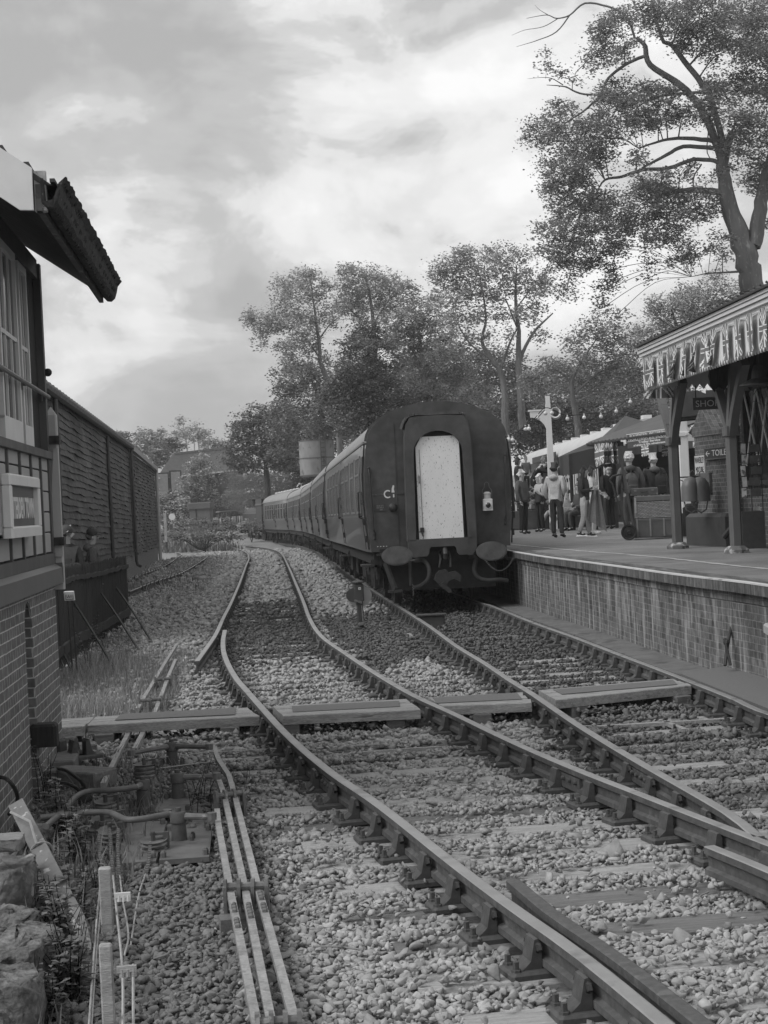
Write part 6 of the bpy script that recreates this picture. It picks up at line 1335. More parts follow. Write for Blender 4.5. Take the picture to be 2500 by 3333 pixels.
def rucksack(label, at, rz, c):
    t = thing('rucksack', label, 'rucksack', at, rz); b = MB(); V = dict(a=(0, .02, .46, (.11, .05)), b=(0, .05, .32, (.15, .09)), c=(0, .07, .14, (.16, .11)), d=(0, .05, 0, (.13, .09))); b.add(*skin(V, [('a', 'b'), ('b', 'c'), ('c', 'd')], 'c')); b.build('bag', cloth(c, 'pack'), t, smooth=True); k = MB(); k.bbox((0, .155, .10), (.2, .08, .17), .02); k.build('pocket', cloth(c * .8, 'packp'), t); s = MB()
    for sx in (-1, 1): s.tube(spline([(sx * .08, .02, .44), (sx * .11, -.08, .52), (sx * .13, -.25, .40), (sx * .14, -.27, .2), (sx * .12, -.05, .02)], 4), .018, 6)
    s.tube([(0, .05, .5), (.02, .1, .42)], .008, 5); s.build('strap', cloth(c * .7, 'strap'), t)
rucksack('grey rucksack on the back of the fluffy white-haired man', rel(bp, (.02, .13, .93)), R_(190), .07)
q = Vector((D(2135, 1700, 35.6).x, 35.6, PZ(35.6))); bp2 = person('grey-haired man in a dark hooded coat, beside the grey rucksack wearer', q, R_(185), 1.79, .035, .03, .46, 'short', collar=.10, J=dict(elL=(-.28, .02, 1.14), elR=(.28, .04, 1.12)))
rucksack('small black rucksack on the man in the dark coat', rel(bp2, (-.10, .14, .92)), R_(185), .018)
q = feet(1706, 1738); person('stout white-haired man in a grey bomber jacket, nearest the coach end', q, R_(52), 1.74, .075, .015, .5, 'short', shoe=.02, belly=.045, J=dict(elL=(-.27, .0, 1.15), wrL=(-.25, -.08, .92), elR=(.26, .02, 1.15), wrR=(.25, -.1, .95)))
q = feet(1762, 1731); person('white-haired woman in a dark gilet over pale sleeves, eating', q, R_(-62), 1.62, .34, .012, .52, 'bob', shoe=.03, female=True, vest=.03, J=dict(elL=(-.24, .0, 1.1), wrL=(-.1, -.22, 1.2), elR=(.22, .0, 1.1), wrR=(.05, -.22, 1.32)))
b = MB(); V = dict(a=(0, 0, .25, (.09, .05)), b=(0, 0, .1, (.14, .08)), c=(0, 0, 0, (.12, .07))); b.add(*skin(V, [('a', 'b'), ('b', 'c')], 'b')); sub('shoulder_bag', 'flowery shoulder bag beside the woman in the gilet', 'bag', [('bag', b, mat('flower_print', .2, .8, .4, 14, .1, spots=(18, .57, .07)))], feet(1738, 1731) + Vector((0, -.25, .68)), .4)
person('white-haired woman in a pale top just behind the woman in the gilet', feet(1744, 1722) + Vector((0, .9, 0)), R_(40), 1.66, .25, .06, .5, 'bob', female=True)
person('man in a dark baseball cap half hidden behind the white-haired couple', feet(1726, 1722) + Vector((0, 1.3, 0)), R_(20), 1.70, .04, .03, .1, 'short', hat=(.05, 'cap'))
person('person in dark clothes half hidden by the end of the coach', feet(1685, 1722) + Vector((-.08, 1.2, 0)), R_(60), 1.68, .03, .03, .25, 'bob', female=True)
zr = PZ(50) + .59
def ramp(px, d): p = D(px, 1600, d); return Vector((p.x, p.y, zr))
person('man in black bending over the ramp railing with one arm raised', ramp(1740, 50.4), R_(60), 1.78, .012, .03, .06, 'short', J=dict(waist=(0, -.05, 1.06), chest=(0, -.22, 1.22), neck=(0, -.36, 1.32), head=(0, -.47, 1.42), shL=(-.19, -.30, 1.29), shR=(.19, -.30, 1.29), elL=(-.24, -.5, 1.15), wrL=(-.15, -.68, 1.12), elR=(.24, -.52, 1.18), wrR=(.12, -.7, 1.25)), group='people on the ramp')
person('small child in grey standing high at the ramp railing', ramp(1716, 50.5) + Vector((0, 0, .62)), R_(10), 1.05, .12, .06, .14, 'short', group='people on the ramp')
person('woman with a pale scarf standing at the ramp railing left of the lamp post', ramp(1776, 50.6), R_(80), 1.66, .24, .05, .18, 'bob', female=True, collar=.34, group='people on the ramp')
person('dark-haired woman leaning at the left end of the ramp railing', ramp(1690, 50.2), R_(70), 1.64, .03, .03, .03, 'bob', female=True, J=dict(elL=(-.2, -.1, 1.12), wrL=(-.1, -.32, 1.15)), group='people on the ramp')
SIT = dict(pel=(0, .0, .52), waist=(0, .02, .64), chest=(0, .02, .86), neck=(0, .01, 1.05), head=(0, -.02, 1.20), shL=(-.19, .01, .99), shR=(.19, .01, .99), elL=(-.25, -.02, .72), elR=(.25, -.02, .72), wrL=(-.1, -.24, .64), wrR=(.1, -.24, .64), hiL=(-.09, -.02, .5), hiR=(.09, -.02, .5), knL=(-.11, -.42, .5), knR=(.11, -.42, .5), anL=(-.11, -.38, .085), anR=(.11, -.36, .085))
def bench(label, at, rz, L=1.4):
    t = thing('bench', label, 'bench', at, rz); b = MB()
    for y in (-.14, 0, .14): b.box((0, y, .42), (L, .11, .035))
    b.build('seat', TARP, t); 
    for x in (-L / 2 + .1, L / 2 - .1): b = MB(); b.box((x, 0, .2), (.06, .36, .40)); b.build('leg', BLACK, t)
q = feet(1882, 1727); bench('dark bench under the seated man behind the dog', q + Vector((.12, .35, 0)), R_(-65)); person('man seated on a bench behind the dog, knees towards the left', q + Vector((.12, .35, 0)), R_(-65), 1.75, .05, .045, .1, 'short', shoe=.03, J=SIT, seated=True, group='seated people')
q = SP(2.75, -1.05, 0); q.z = PZ(26); a_ = GP(2462, 1778); rz_ = STN.rotation_euler.z; q = Vector((a_.x + .36, a_.y - .02, a_.z)); bench('dark bench under the seated person at the right edge', q, R_(-78)); person('seated person in a dark anorak and jeans at the right edge of the photo', q, R_(-78), 1.8, .045, .03, .2, 'short', shoe=.10, J=SIT, seated=True, group='seated people')
# two men beyond the fence
q = D(219, 1800, 26.2); z0 = 1.69 - 1.75 + .02; man1 = person('man in a cap and sunglasses facing the viewer over the black fence', (q.x, q.y, -.06), R_(-18), 1.76, .035, .04, .4, 'short', hat=(.05, 'cap'), glasses=True, collar=.03, belly=.04, group='men behind the fence')
q = D(302, 1800, 29.5); man2 = person('man in a dark baseball cap looking away to the right behind the fence', (q.x, q.y, -.12), R_(105), 1.74, .085, .04, .06, 'short', hat=(.028, 'cap'), collar=.10, belly=.02, group='men behind the fence')
def dog():
    q = feet(1832, 1726); t = thing('dog', 'pale shaggy dog standing behind the hooded man', 'dog', q, R_(8)); b = MB()
    V = dict(rump=(-.30, 0, .56, .13), belly=(-.08, 0, .54, .125), chest=(.18, 0, .54, .15), neck=(.34, 0, .68, .095), head=(.43, 0, .80, .085), muz=(.55, 0, .77, .045), t1=(-.42, 0, .55, .05), t2=(-.52, 0, .40, .065), t3=(-.58, 0, .25, .03))
    E = [('rump', 'belly'), ('belly', 'chest'), ('chest', 'neck'), ('neck', 'head'), ('head', 'muz'), ('rump', 't1'), ('t1', 't2'), ('t2', 't3')]
    for s, sy in (('L', -.09), ('R', .09)):
        V['sh' + s] = (.20, sy, .42, .075); V['el' + s] = (.18, sy, .26, .05); V['fp' + s] = (.20, sy, .05, .045); V['ft' + s] = (.25, sy, .03, .035)
        V['hi' + s] = (-.28, sy, .44, .09); V['kn' + s] = (-.20, sy, .33, .06); V['ho' + s] = (-.34, sy, .21, .04); V['hp' + s] = (-.33, sy, .05, .04); V['hf' + s] = (-.28, sy, .03, .035)
        E += [('chest', 'sh' + s), ('sh' + s, 'el' + s), ('el' + s, 'fp' + s), ('fp' + s, 'ft' + s), ('rump', 'hi' + s), ('hi' + s, 'kn' + s), ('kn' + s, 'ho' + s), ('ho' + s, 'hp' + s), ('hp' + s, 'hf' + s)]
    b.add(*skin(V, E, 'belly', 2)); 
    for s in (-1, 1): b.ball((.40, s * .075, .80), (.035, .02, .07), 7, 5)
    b.build('body', mat('pale_fur', .30, .95, .25, 14, .6, fine=(60, .3)), t, smooth=True); n = MB(); n.ball((.60, 0, .785), .02, 6, 5); n.ball((.47, -.05, .84), .012, 6, 5); n.ball((.47, .05, .84), .012, 6, 5); n.build('nose', BLACK, t)
dog()
bpy.data.scenes.remove(TMP)
# ---------------------------------------------------------------- trees, hedges, far houses
BARK = mat('grey_bark', .13, .85, .3, 3, .5, stretch=(1, 1, .3), spots=(12, .6, .22))
BARKD = mat('dark_bark', .06, .9, .3, 4, .5, stretch=(1, 1, .3))
BIRCH = mat('birch_bark', .4, .8, .3, 6, .3)
def leaves(name, C_, R_m, size, m, parent, dens=2.2, flat=.55, seed=1, droop=0., tone=(.65, 1.45), shell=.5, spray=.34):
    """leaf-sized faces in sprays: C_ clump centres (n,3), R_m radii (n,)"""
    g = np.random.default_rng(seed); pos = []; tn = []
    for c, R in zip(C_, R_m):
        n = int(math.pi * R * R / (size * size * .55) * dens * 3.8); R = R * 1.3; k = max(8, int((R / spray) ** 2 * 7)); d = g.normal(size=(k, 3)); d /= np.linalg.norm(d, axis=1)[:, None]; rr = R * (shell + (1 - shell) * g.random(k)) ** .8 * g.uniform(.55, 1.12, k); sc = c + d * rr[:, None] * np.array([1, 1, .85])
        w = g.integers(0, k, n); sr = spray * g.uniform(.6, 1.2, k); o = g.normal(size=(n, 3)) * .5; o[:, 2] *= flat; p = sc[w] + o * sr[w][:, None]; p[:, 2] -= droop * np.hypot(o[:, 0], o[:, 1]) * sr[w]
        pos.append(p); st = g.uniform(.8, 1.2, k); tn.append(st[w] * g.uniform(tone[0], tone[1], n))
    P = np.concatenate(pos); T = np.concatenate(tn); n = len(P)
    a = g.uniform(0, 2 * math.pi, n); tilt = g.normal(0, .75, n); u = np.stack([np.cos(a), np.sin(a), g.normal(0, .35, n)], 1); u /= np.linalg.norm(u, axis=1)[:, None]
    up_ = np.stack([-np.sin(a) * np.sin(tilt), np.cos(a) * np.sin(tilt), np.cos(tilt)], 1); v = np.cross(up_, u); v /= np.linalg.norm(v, axis=1)[:, None] + 1e-9
    s = (size * g.uniform(.65, 1.3, n))[:, None]; V = np.stack([P - u * s * .6, P + v * s * .36, P + u * s * .6, P - v * s * .36], 1).reshape(-1, 3); F = np.arange(4 * n).reshape(-1, 4)
    return np_mesh(name, V, F, m, attr=T, parent=parent)
def tree(name, label, d, clumps, size, m, trunks=(), bark=None, group=None, off=(0, 0, 1.), spread=.8, seed=1, cat='tree', twig=.02, **kw):
    """clumps in photo pixels (x, y, r) -> crown clumps about distance d; trunks: lists of (x, y, radius in m)"""
    ox, oy, sc = off; g = np.random.default_rng(seed); cl = []
    for x, y, r in clumps: R = r / sc / FPX * d; p = D(ox + x / sc, oy + y / sc, d + g.uniform(-1, 1) * spread * max(1.2, R * 2.)); cl.append((np.array(p), R))
    Pm = np.array([c for c, _ in cl]); Rm = np.array([r for _, r in cl])
    base = None; tr = MB(); limbs = []
    for T in trunks:
        dd = T[0][3] if len(T[0]) > 3 else 0; P = [D(ox + x[0] / sc, oy + x[1] / sc, d + dd) for x in T]; R = [x[2] * (.58 if d > 60 else .85) for x in T]; n = 4
        PP = spline(P, n); RR = list(np.interp(np.linspace(0, len(R) - 1, len(PP)), range(len(R)), R)); j = np.random.default_rng(seed + 5).normal(0, .12, (len(PP), 3)); PP = [p + Vector(j[i]) * RR[i] * .8 for i, p in enumerate(PP)]; tr.tube(PP, RR, 8); limbs += list(zip(PP, RR))
        if base is None: base = Vector((P[0].x, P[0].y, float(ground_h(np.array(P[0].x), np.array(P[0].y)))))
    if base is None: c = Pm.mean(0); base = Vector((c[0], c[1], float(ground_h(np.array(c[0]), np.array(c[1])))))
    t = thing(name, label, cat, base, 0, group)
    if trunks:
        if (limbs[0][0] - base).length > .5 and limbs[0][0].z > base.z: tr.tube([base - Vector((0, 0, .3)), base.lerp(limbs[0][0], .5), limbs[0][0]], [limbs[0][1] * 1.35, limbs[0][1] * 1.1, limbs[0][1]], 9)
        o = tr.build('trunk', bark or BARK, t, smooth=True); o.matrix_parent_inverse = Matrix.Translation(-base)
    br = MB(); L3 = np.array([tuple(p) for p, _ in limbs]) if limbs else np.array([tuple(base)])
    for c, R in cl:                                           # a limb to each clump, then twigs through it
        dist = np.linalg.norm(L3 - c, axis=1) + (L3[:, 2] > c[2]) * 1.2; i = int(dist.argmin()); a = Vector(L3[i]); b = Vector(c); mid = a.lerp(b, .5) + Vector((0, 0, .12 * (b - a).length)); r0 = min(limbs[i][1] * .5 if limbs else .05, .02 + .022 * R)
        if (b - a).length < 14: br.tube(spline([a, mid, b], 4), list(np.linspace(r0, max(twig * .7, r0 * .3), 9)), 5, cap=False)
        for _ in range(5):
            e = g.normal(size=3); e[2] = abs(e[2]) * .6; e = e / np.linalg.norm(e) * R * g.uniform(.7, 1.1); m1 = b + Vector(e) * .5 + Vector(g.normal(0, .1, 3) * R); br.tube([b, m1, b + Vector(e)], [twig, twig * .7, twig * .35], 4, cap=False)
    o = br.build('branches', bark or BARK, t, smooth=True); o.matrix_parent_inverse = Matrix.Translation(-base)
    o = leaves('crown', Pm, Rm, size, m, t, seed=seed, **kw); o.matrix_parent_inverse = Matrix.Translation(-base)
    return t
LF = leaf_mat('beech_leaves', .235, .42); LP = leaf_mat('poplar_leaves', .34, .4); LDK = leaf_mat('dark_leaves', .14, .35); LMID = leaf_mat('hedge_leaves', .25, .38); LPALE = leaf_mat('pale_leaves', .28, .3); FLOWER = leaf_mat('blossom', .34, .2)
BE = [(680, 170, 90), (640, 330, 100), (780, 110, 90), (800, 290, 80), (900, 60, 110), (1050, 100, 120), (1200, 60, 130), (1350, 120, 140), (1500, 60, 130), (1620, 160, 120), (1180, 230, 100), (1330, 300, 90), (1480, 250, 110), (1600, 350, 110), (340, 400, 45), (420, 440, 38), (330, 310, 30), (250, 770, 80), (350, 700, 70), (450, 640, 70), (420, 800, 100), (560, 800, 110), (330, 870, 80), (200, 830, 40), (700, 560, 70), (800, 560, 90), (930, 540, 90), (1050, 560, 85), (700, 660, 100), (850, 650, 90), (980, 660, 90), (1150, 700, 80), (1280, 640, 100), (1400, 560, 110), (1520, 480, 105), (1620, 560, 105), (560, 900, 105), (700, 830, 95), (860, 760, 80), (1000, 720, 70), (400, 990, 95), (540, 1010, 100), (680, 950, 80), (900, 940, 65), (420, 1110, 95), (560, 1120, 90), (330, 1120, 55), (900, 1080, 75), (1020, 1070, 75), (1180, 1000, 60), (450, 1240, 105), (600, 1230, 110), (750, 1230, 115), (900, 1180, 105), (1050, 1180, 105), (1180, 1210, 95), (1280, 1130, 75), (300, 1370, 60), (400, 1370, 95), (550, 1370, 105), (700, 1360, 115), (850, 1330, 105), (1000, 1300, 95), (1130, 1310, 85), (1250, 1290, 85), (350, 1480, 85), (480, 1480, 105), (620, 1500, 95), (760, 1470, 75), (950, 1450, 75), (1080, 1440, 65), (1180, 1480, 75), (1380, 1430, 65), (1400, 1540, 40), (420, 1610, 95), (560, 1590, 75), (700, 1620, 75), (940, 1580, 50), (1100, 1560, 55), (1200, 1520, 45), (930, 1670, 32), (300, 1700, 75), (450, 1740, 75), (230, 1850, 75), (690, 1740, 65), (740, 1680, 55), (660, 1850, 60), (760, 1880, 55), (1500, 700, 115), (1620, 760, 115), (1480, 870, 95), (1600, 950, 85), (1550, 1080, 75), (1640, 1150, 50), (1640, 1330, 45), (1420, 1000, 50), (1300, 500, 60), (640, 700, 60), (1750, 250, 150), (1760, 520, 150), (1780, 800, 140), (1760, 1050, 120), (1850, 650, 150), (1950, 350, 150), (1700, 20, 150)]
BT = [[(1560, 1790, .50), (1555, 1650, .47), (1520, 1500, .46), (1440, 1300, .36), (1395, 1080, .27), (1385, 960, .22), (1440, 800, .13)], [(1570, 1480, .33), (1605, 1300, .29), (1640, 1100, .25), (1690, 850, .18), (1700, 500, .1)], [(1385, 980, .16), (1320, 780, .17), (1230, 610, .16), (1100, 490, .14), (950, 390, .12), (920, 280, .10), (870, 225, .07)], [(1400, 900, .13), (1330, 640, .14), (1290, 540, .13), (1180, 400, .12), (1080, 270, .10), (1020, 230, .08), (960, 0, .05)], [(1390, 1020, .09), (1340, 965, .09), (1200, 960, .08), (1060, 1010, .08), (900, 1020, .07), (780, 1060, .06), (680, 1080, .045), (620, 1170, .02)], [(1395, 930, .09), (1330, 890, .09), (1150, 880, .08), (1050, 930, .07), (900, 1010, .04)], [(1400, 910, .10), (1370, 870, .10), (1300, 840, .10), (1120, 830, .07), (1000, 850, .05), (880, 890, .03)], [(935, 330, .07), (880, 350, .07), (800, 390, .065), (700, 470, .055), (650, 570, .05), (560, 660, .04), (470, 720, .03), (380, 790, .015)], [(645, 570, .045), (530, 560, .04), (440, 520, .03), (330, 510, .012)], [(860, 230, .05), (810, 100, .05), (700, 40, .045), (560, 20, .04), (470, 90, .033), (390, 110, .026), (330, 90, .018), (210, 110, .008)], [(470, 90, .03), (390, 190, .025), (280, 240, .018), (150, 280, .007)], [(400, 110, .02), (310, 160, .014), (200, 180, .01), (120, 212, .005)], [(340, 90, .016), (290, 60, .009), (260, 30, .004)], [(1390, 1170, .14), (1360, 1150, .13), (1200, 1140, .12), (1050, 1160, .10), (970, 1230, .06)], [(1300, 550, .07), (1150, 560, .06), (1000, 580, .045), (880, 640, .03), (840, 720, .015)], [(1260, 985, .035), (1210, 1080, .03), (1230, 1280, .018), (1240, 1400, .01)], [(1320, 650, .03), (1300, 800, .025), (1310, 950, .02), (1500, 1030, .01)], [(430, 510, .025), (360, 470, .016), (290, 465, .01), (215, 473, .005)], [(520, 450, .018), (450, 470, .02), (380, 440, .012), (245, 405, .005)], [(1480, 1630, .05), (1300, 1640, .025), (1200, 1660, .012)], [(560, 380, .02), (500, 450, .016), (560, 500, .008)]]
gb = random.Random(12); BE += [(x + gb.uniform(-70, 70), y + gb.uniform(-60, 60), r * .8) for x, y, r in BE if y < 1560 and x > 380]
tree('beech_tree', 'great spreading beech with a thick smooth trunk leaning over the canopy at the right', 56., BE, .085, LF, BT, BARK, off=(1600, 0, 1.843), spread=1.3, seed=11, dens=.72, flat=.5, droop=.25, spray=.34)
o8 = (700, 800, 1.508)
tree('poplar_tree', 'tall airy poplar, leftmost of the tall trees behind the train, leaning left', 112., [(430, 150, 55), (480, 140, 45), (340, 190, 55), (400, 230, 75), (330, 270, 55), (480, 250, 65), (540, 200, 45), (200, 360, 55), (260, 385, 55), (330, 370, 75), (420, 360, 75), (500, 370, 55), (220, 430, 45), (400, 470, 75), (470, 480, 65), (530, 570, 45), (370, 560, 45), (430, 590, 45), (330, 500, 45), (160, 350, 30), (240, 480, 28), (350, 620, 26), (560, 310, 35)], .15, LP, [[(605, 810, .34), (565, 680, .3), (520, 580, .26), (510, 470, .2), (490, 330, .14), (470, 180, .07)], [(520, 560, .12), (420, 430, .08), (280, 380, .04)], [(510, 460, .1), (570, 380, .07), (640, 330, .03)]], off=o8, group='tall trees behind the train', seed=21, dens=1.0, flat=.8, spray=.45)
tree('poplar_tree', 'rounded poplar crown with pale leaves, second of the tall trees behind the train', 116., [(640, 130, 45), (700, 150, 65), (780, 170, 65), (850, 170, 55), (620, 210, 55), (680, 250, 65), (760, 250, 75), (850, 240, 65), (930, 215, 55), (620, 300, 60), (700, 330, 55), (985, 240, 38), (820, 320, 55), (575, 370, 35), (900, 300, 50)], .15, LP, [[(790, 700, .4), (780, 400, .25), (760, 250, .15), (740, 150, .06)], [(780, 420, .14), (660, 310, .08), (600, 240, .03)], [(780, 380, .14), (860, 260, .08), (930, 220, .03)]], off=o8, group='tall trees behind the train', seed=22, dens=1.15, flat=.8, spray=.45)
tree('sycamore_tree', 'dense dark sycamore standing in front of the tall pale trees', 98., [(700, 440, 60), (760, 420, 70), (660, 500, 55), (740, 510, 75), (820, 500, 75), (700, 590, 75), (640, 640, 65), (780, 600, 75), (860, 590, 65), (620, 700, 75), (700, 700, 85), (800, 690, 85), (880, 690, 75), (740, 780, 85), (640, 790, 85), (850, 780, 85), (560, 730, 55), (960, 760, 85), (1050, 750, 75), (560, 800, 70), (640, 870, 80), (760, 870, 80), (520, 880, 70)], .14, LDK, [[(770, 900, .4), (770, 700, .3), (755, 500, .12)]], BARKD, off=o8, group='tall trees behind the train', seed=23, dens=1.5, flat=.5, spray=.5, tone=(.6, 1.7))
tree('ash_tree', 'loose pale ash crown behind the dark sycamore, above the coach roof', 105., [(880, 380, 70), (960, 350, 80), (1050, 330, 80), (930, 450, 80), (1020, 440, 90), (1110, 430, 80), (1000, 540, 80), (1100, 540, 80), (1180, 540, 70), (1060, 640, 80), (1160, 640, 70), (950, 620, 70), (1240, 640, 65), (1250, 730, 55), (1330, 740, 55), (1150, 740, 75), (870, 470, 55)], .14, LMID, [[(1040, 850, .35), (1020, 600, .25), (1000, 400, .1)], [(1030, 650, .15), (1130, 480, .08), (1180, 420, .03)], [(1030, 620, .12), (930, 450, .06)]], off=o8, group='tall trees behind the train', seed=24, dens=1.1, flat=.6, spray=.5)
tree('poplar_tree', 'tallest poplar with forked grey stems, right above the end of the train', 88., [(1090, 150, 55), (1130, 100, 55), (1190, 60, 55), (1160, 170, 70), (1240, 35, 45), (1250, 110, 70), (1330, 55, 60), (1340, 150, 70), (1410, 45, 55), (1430, 130, 70), (1500, 60, 55), (1520, 150, 60), (1250, 220, 70), (1340, 260, 65), (1180, 260, 70), (1420, 230, 60), (1090, 270, 55), (1200, 350, 70), (1290, 350, 55), (1400, 340, 45), (1480, 330, 45), (1130, 390, 55), (1250, 450, 55), (1560, 220, 50), (1620, 180, 50), (1560, 350, 40), (1600, 440, 40), (1430, 440, 35), (1340, 440, 35)], .13, LP, [[(1425, 900, .36), (1420, 720, .30), (1400, 610, .26), (1360, 560, .22), (1310, 470, .16), (1330, 350, .1), (1300, 150, .05)], [(1510, 900, .40), (1500, 750, .34), (1490, 560, .28), (1490, 420, .2), (1475, 260, .14), (1480, 100, .06)], [(1495, 560, .18), (1560, 430, .13), (1659, 330, .06)], [(1400, 610, .14), (1450, 470, .1), (1500, 380, .05)], [(1360, 560, .14), (1250, 480, .07), (1180, 360, .04)], [(1490, 420, .1), (1430, 270, .06)], [(1485, 300, .08), (1560, 200, .04)]], off=o8, group='tall trees behind the train', seed=25, dens=.95, flat=.8, spray=.4)
o6 = (1600, 900, 1.843)
tree('ash_tree', 'broad pale ash filling the gap between the poplar stems and the canopy', 82., [(500, 400, 80), (600, 330, 80), (700, 330, 80), (640, 450, 90), (760, 430, 90), (850, 350, 70), (850, 480, 80), (560, 520, 80), (700, 560, 90), (820, 590, 80), (400, 560, 70), (480, 640, 80), (620, 660, 90), (760, 700, 90), (880, 700, 75), (300, 700, 70), (930, 560, 50), (330, 520, 55), (230, 620, 60), (930, 440, 55), (960, 650, 60)], .12, LMID, [[(520, 900, .3), (480, 640, .2), (560, 480, .1), (640, 360, .04)], [(500, 700, .12), (640, 580, .07), (800, 520, .03)], [(480, 640, .1), (380, 560, .05), (250, 600, .02)]], off=o6, group='trees behind the platform', seed=31, dens=1.0, flat=.6, spray=.4)
tree('acacia_tree', 'fine-leaved pale tree showing over the canopy roof', 78., [(920, 340, 70), (1000, 250, 90), (1100, 200, 100), (1200, 150, 100), (1300, 200, 90), (1050, 330, 65), (1150, 110, 80), (1280, 90, 80), (1400, 150, 75), (970, 160, 60), (1200, 260, 80), (1500, 160, 80), (1420, 60, 60), (1340, 10, 60), (1600, 120, 70)], .11, LP, [[(1150, 600, .3), (1120, 350, .18), (1080, 200, .08)], [(1120, 350, .1), (1300, 180, .05), (1400, 120, .02)], [(1120, 330, .1), (980, 230, .05), (930, 160, .02)]], off=o6, group='trees behind the platform', seed=32, dens=.95, flat=.7, spray=.35)
tree('hedge', 'dark overgrown hedge behind the string lights and the dining coach', 92., [(150, 720, 60), (170, 810, 75), (200, 900, 85), (330, 830, 85), (330, 930, 80), (450, 800, 85), (560, 780, 80), (430, 900, 80), (600, 860, 80), (700, 830, 80), (60, 800, 80), (60, 900, 90), (800, 820, 80), (900, 780, 80), (950, 850, 70), (-40, 850, 80), (820, 900, 80)], .13, LDK, [[(300, 1000, .2), (310, 900, .1)]], BARKD, off=o6, group='trees behind the platform', seed=33, cat='hedge', dens=1.5, spray=.5, tone=(.6, 1.7))
g_ = random.Random(77); tree('woodland', 'dark tangled woodland filling the gaps low behind the train and the tall trees', 128., [(x + g_.uniform(-15, 15), y + g_.uniform(-20, 20), g_.uniform(60, 85)) for x in range(330, 2300, 75) for y in range(560 if 900 < x < 1500 else 640, 1000, 85)], .19, LDK, [[(900, 1100, .3), (900, 700, .2)]], BARKD, off=o8, group='trees behind the platform', seed=34, cat='wood', dens=1.0, spray=.6, spread=2., tone=(.6, 1.8))
o3 = (350, 1300, 3.016)
tree('oak_tree', 'big dark round-crowned tree right of the house roof', 138., [(1500, 120, 100), (1400, 200, 110), (1300, 230, 70), (1250, 270, 45), (1560, 250, 120), (1420, 320, 120), (1260, 360, 70), (1330, 430, 110), (1500, 420, 140), (1620, 400, 120), (1200, 520, 70), (1300, 540, 110), (1450, 560, 130), (1600, 560, 120), (1180, 600, 50), (1280, 650, 70), (1400, 640, 90), (1640, 180, 90), (1750, 120, 110), (1760, 300, 130), (1780, 480, 130), (1880, 380, 130), (1900, 550, 130), (1700, 620, 120), (1850, 220, 100), (2000, 300, 120), (2050, 500, 140)], .2, LDK, [[(1580, 1100, .5), (1560, 700, .4), (1520, 450, .2), (1480, 250, .1)], [(1555, 600, .2), (1380, 480, .12), (1270, 380, .05)], [(1560, 620, .2), (1700, 450, .1)]], BARKD, off=o3, group='trees round the house', seed=41, dens=1.5, flat=.45, spray=.7, tone=(.6, 1.8))
tree('pine_tree', 'pine at the left end of the far skyline over the shed roof', 205., [(130, 340, 55), (90, 350, 40), (180, 350, 40), (100, 420, 80), (200, 420, 70), (40, 440, 70), (150, 500, 90)], .26, LDK, [[(130, 700, .4), (130, 340, .1)]], BARKD, off=o3, group='far skyline trees', seed=51, dens=1.4, spray=.8)
tree('lime_tree', 'broad pale far tree left of the cedar on the skyline', 210., [(350, 350, 65), (450, 360, 60), (530, 330, 50), (300, 430, 80), (420, 450, 90), (540, 430, 80), (250, 520, 70), (380, 540, 90), (520, 560, 90)], .26, LMID, [[(420, 700, .4), (420, 400, .1)]], off=o3, group='far skyline trees', seed=52, dens=1.4, spray=.8)
tree('cedar_tree', 'layered dark cedar left of the house roof', 190., [(600, 430, 60), (560, 480, 75), (660, 430, 60), (500, 540, 70), (620, 500, 80), (700, 470, 55), (540, 590, 70), (480, 620, 60), (450, 660, 55)], .25, LDK, [[(580, 720, .4), (600, 420, .1)]], BARKD, off=o3, group='far skyline trees', seed=53, dens=1.4, flat=.22, spray=.9)
tree('birch_tree', 'pair of light birches with thin white stems above the house roof', 196., [(730, 220, 50), (700, 300, 55), (780, 330, 50), (870, 260, 50), (900, 330, 55), (960, 330, 45), (820, 290, 40), (660, 350, 50), (740, 380, 60), (850, 380, 60), (930, 400, 60), (1000, 340, 30)], .22, LP, [[(790, 620, .2), (775, 450, .16), (740, 220, .06)], [(910, 620, .18), (895, 450, .14), (880, 260, .05)], [(860, 620, .14), (850, 400, .08)], [(960, 560, .12), (1000, 400, .05)]], BIRCH, off=o3, group='far skyline trees', seed=54, dens=1.0, spray=.7)
tree('lime_tree', 'low far trees on the skyline between the birches and the big dark tree', 215., [(1030, 430, 55), (1130, 440, 50), (1210, 450, 45), (980, 460, 60), (1080, 490, 60)], .26, LMID, [[(1080, 620, .3), (1080, 460, .1)]], off=o3, group='far skyline trees', seed=55, dens=1.4, spray=.8)
tree('whitebeam_tree', 'pale bushy tree in front of the house', 150., [(920, 555, 40), (880, 630, 60), (960, 640, 55), (860, 720, 85), (960, 730, 80), (820, 800, 90), (920, 820, 95), (1000, 790, 60), (760, 880, 80), (860, 900, 95), (960, 910, 80), (700, 950, 55), (1030, 680, 30), (800, 660, 30)], .2, LPALE, [[(890, 1100, .25), (900, 800, .15), (920, 580, .05)]], off=o3, group='trees round the house', seed=42, dens=1.3, flat=.6, spray=.6)
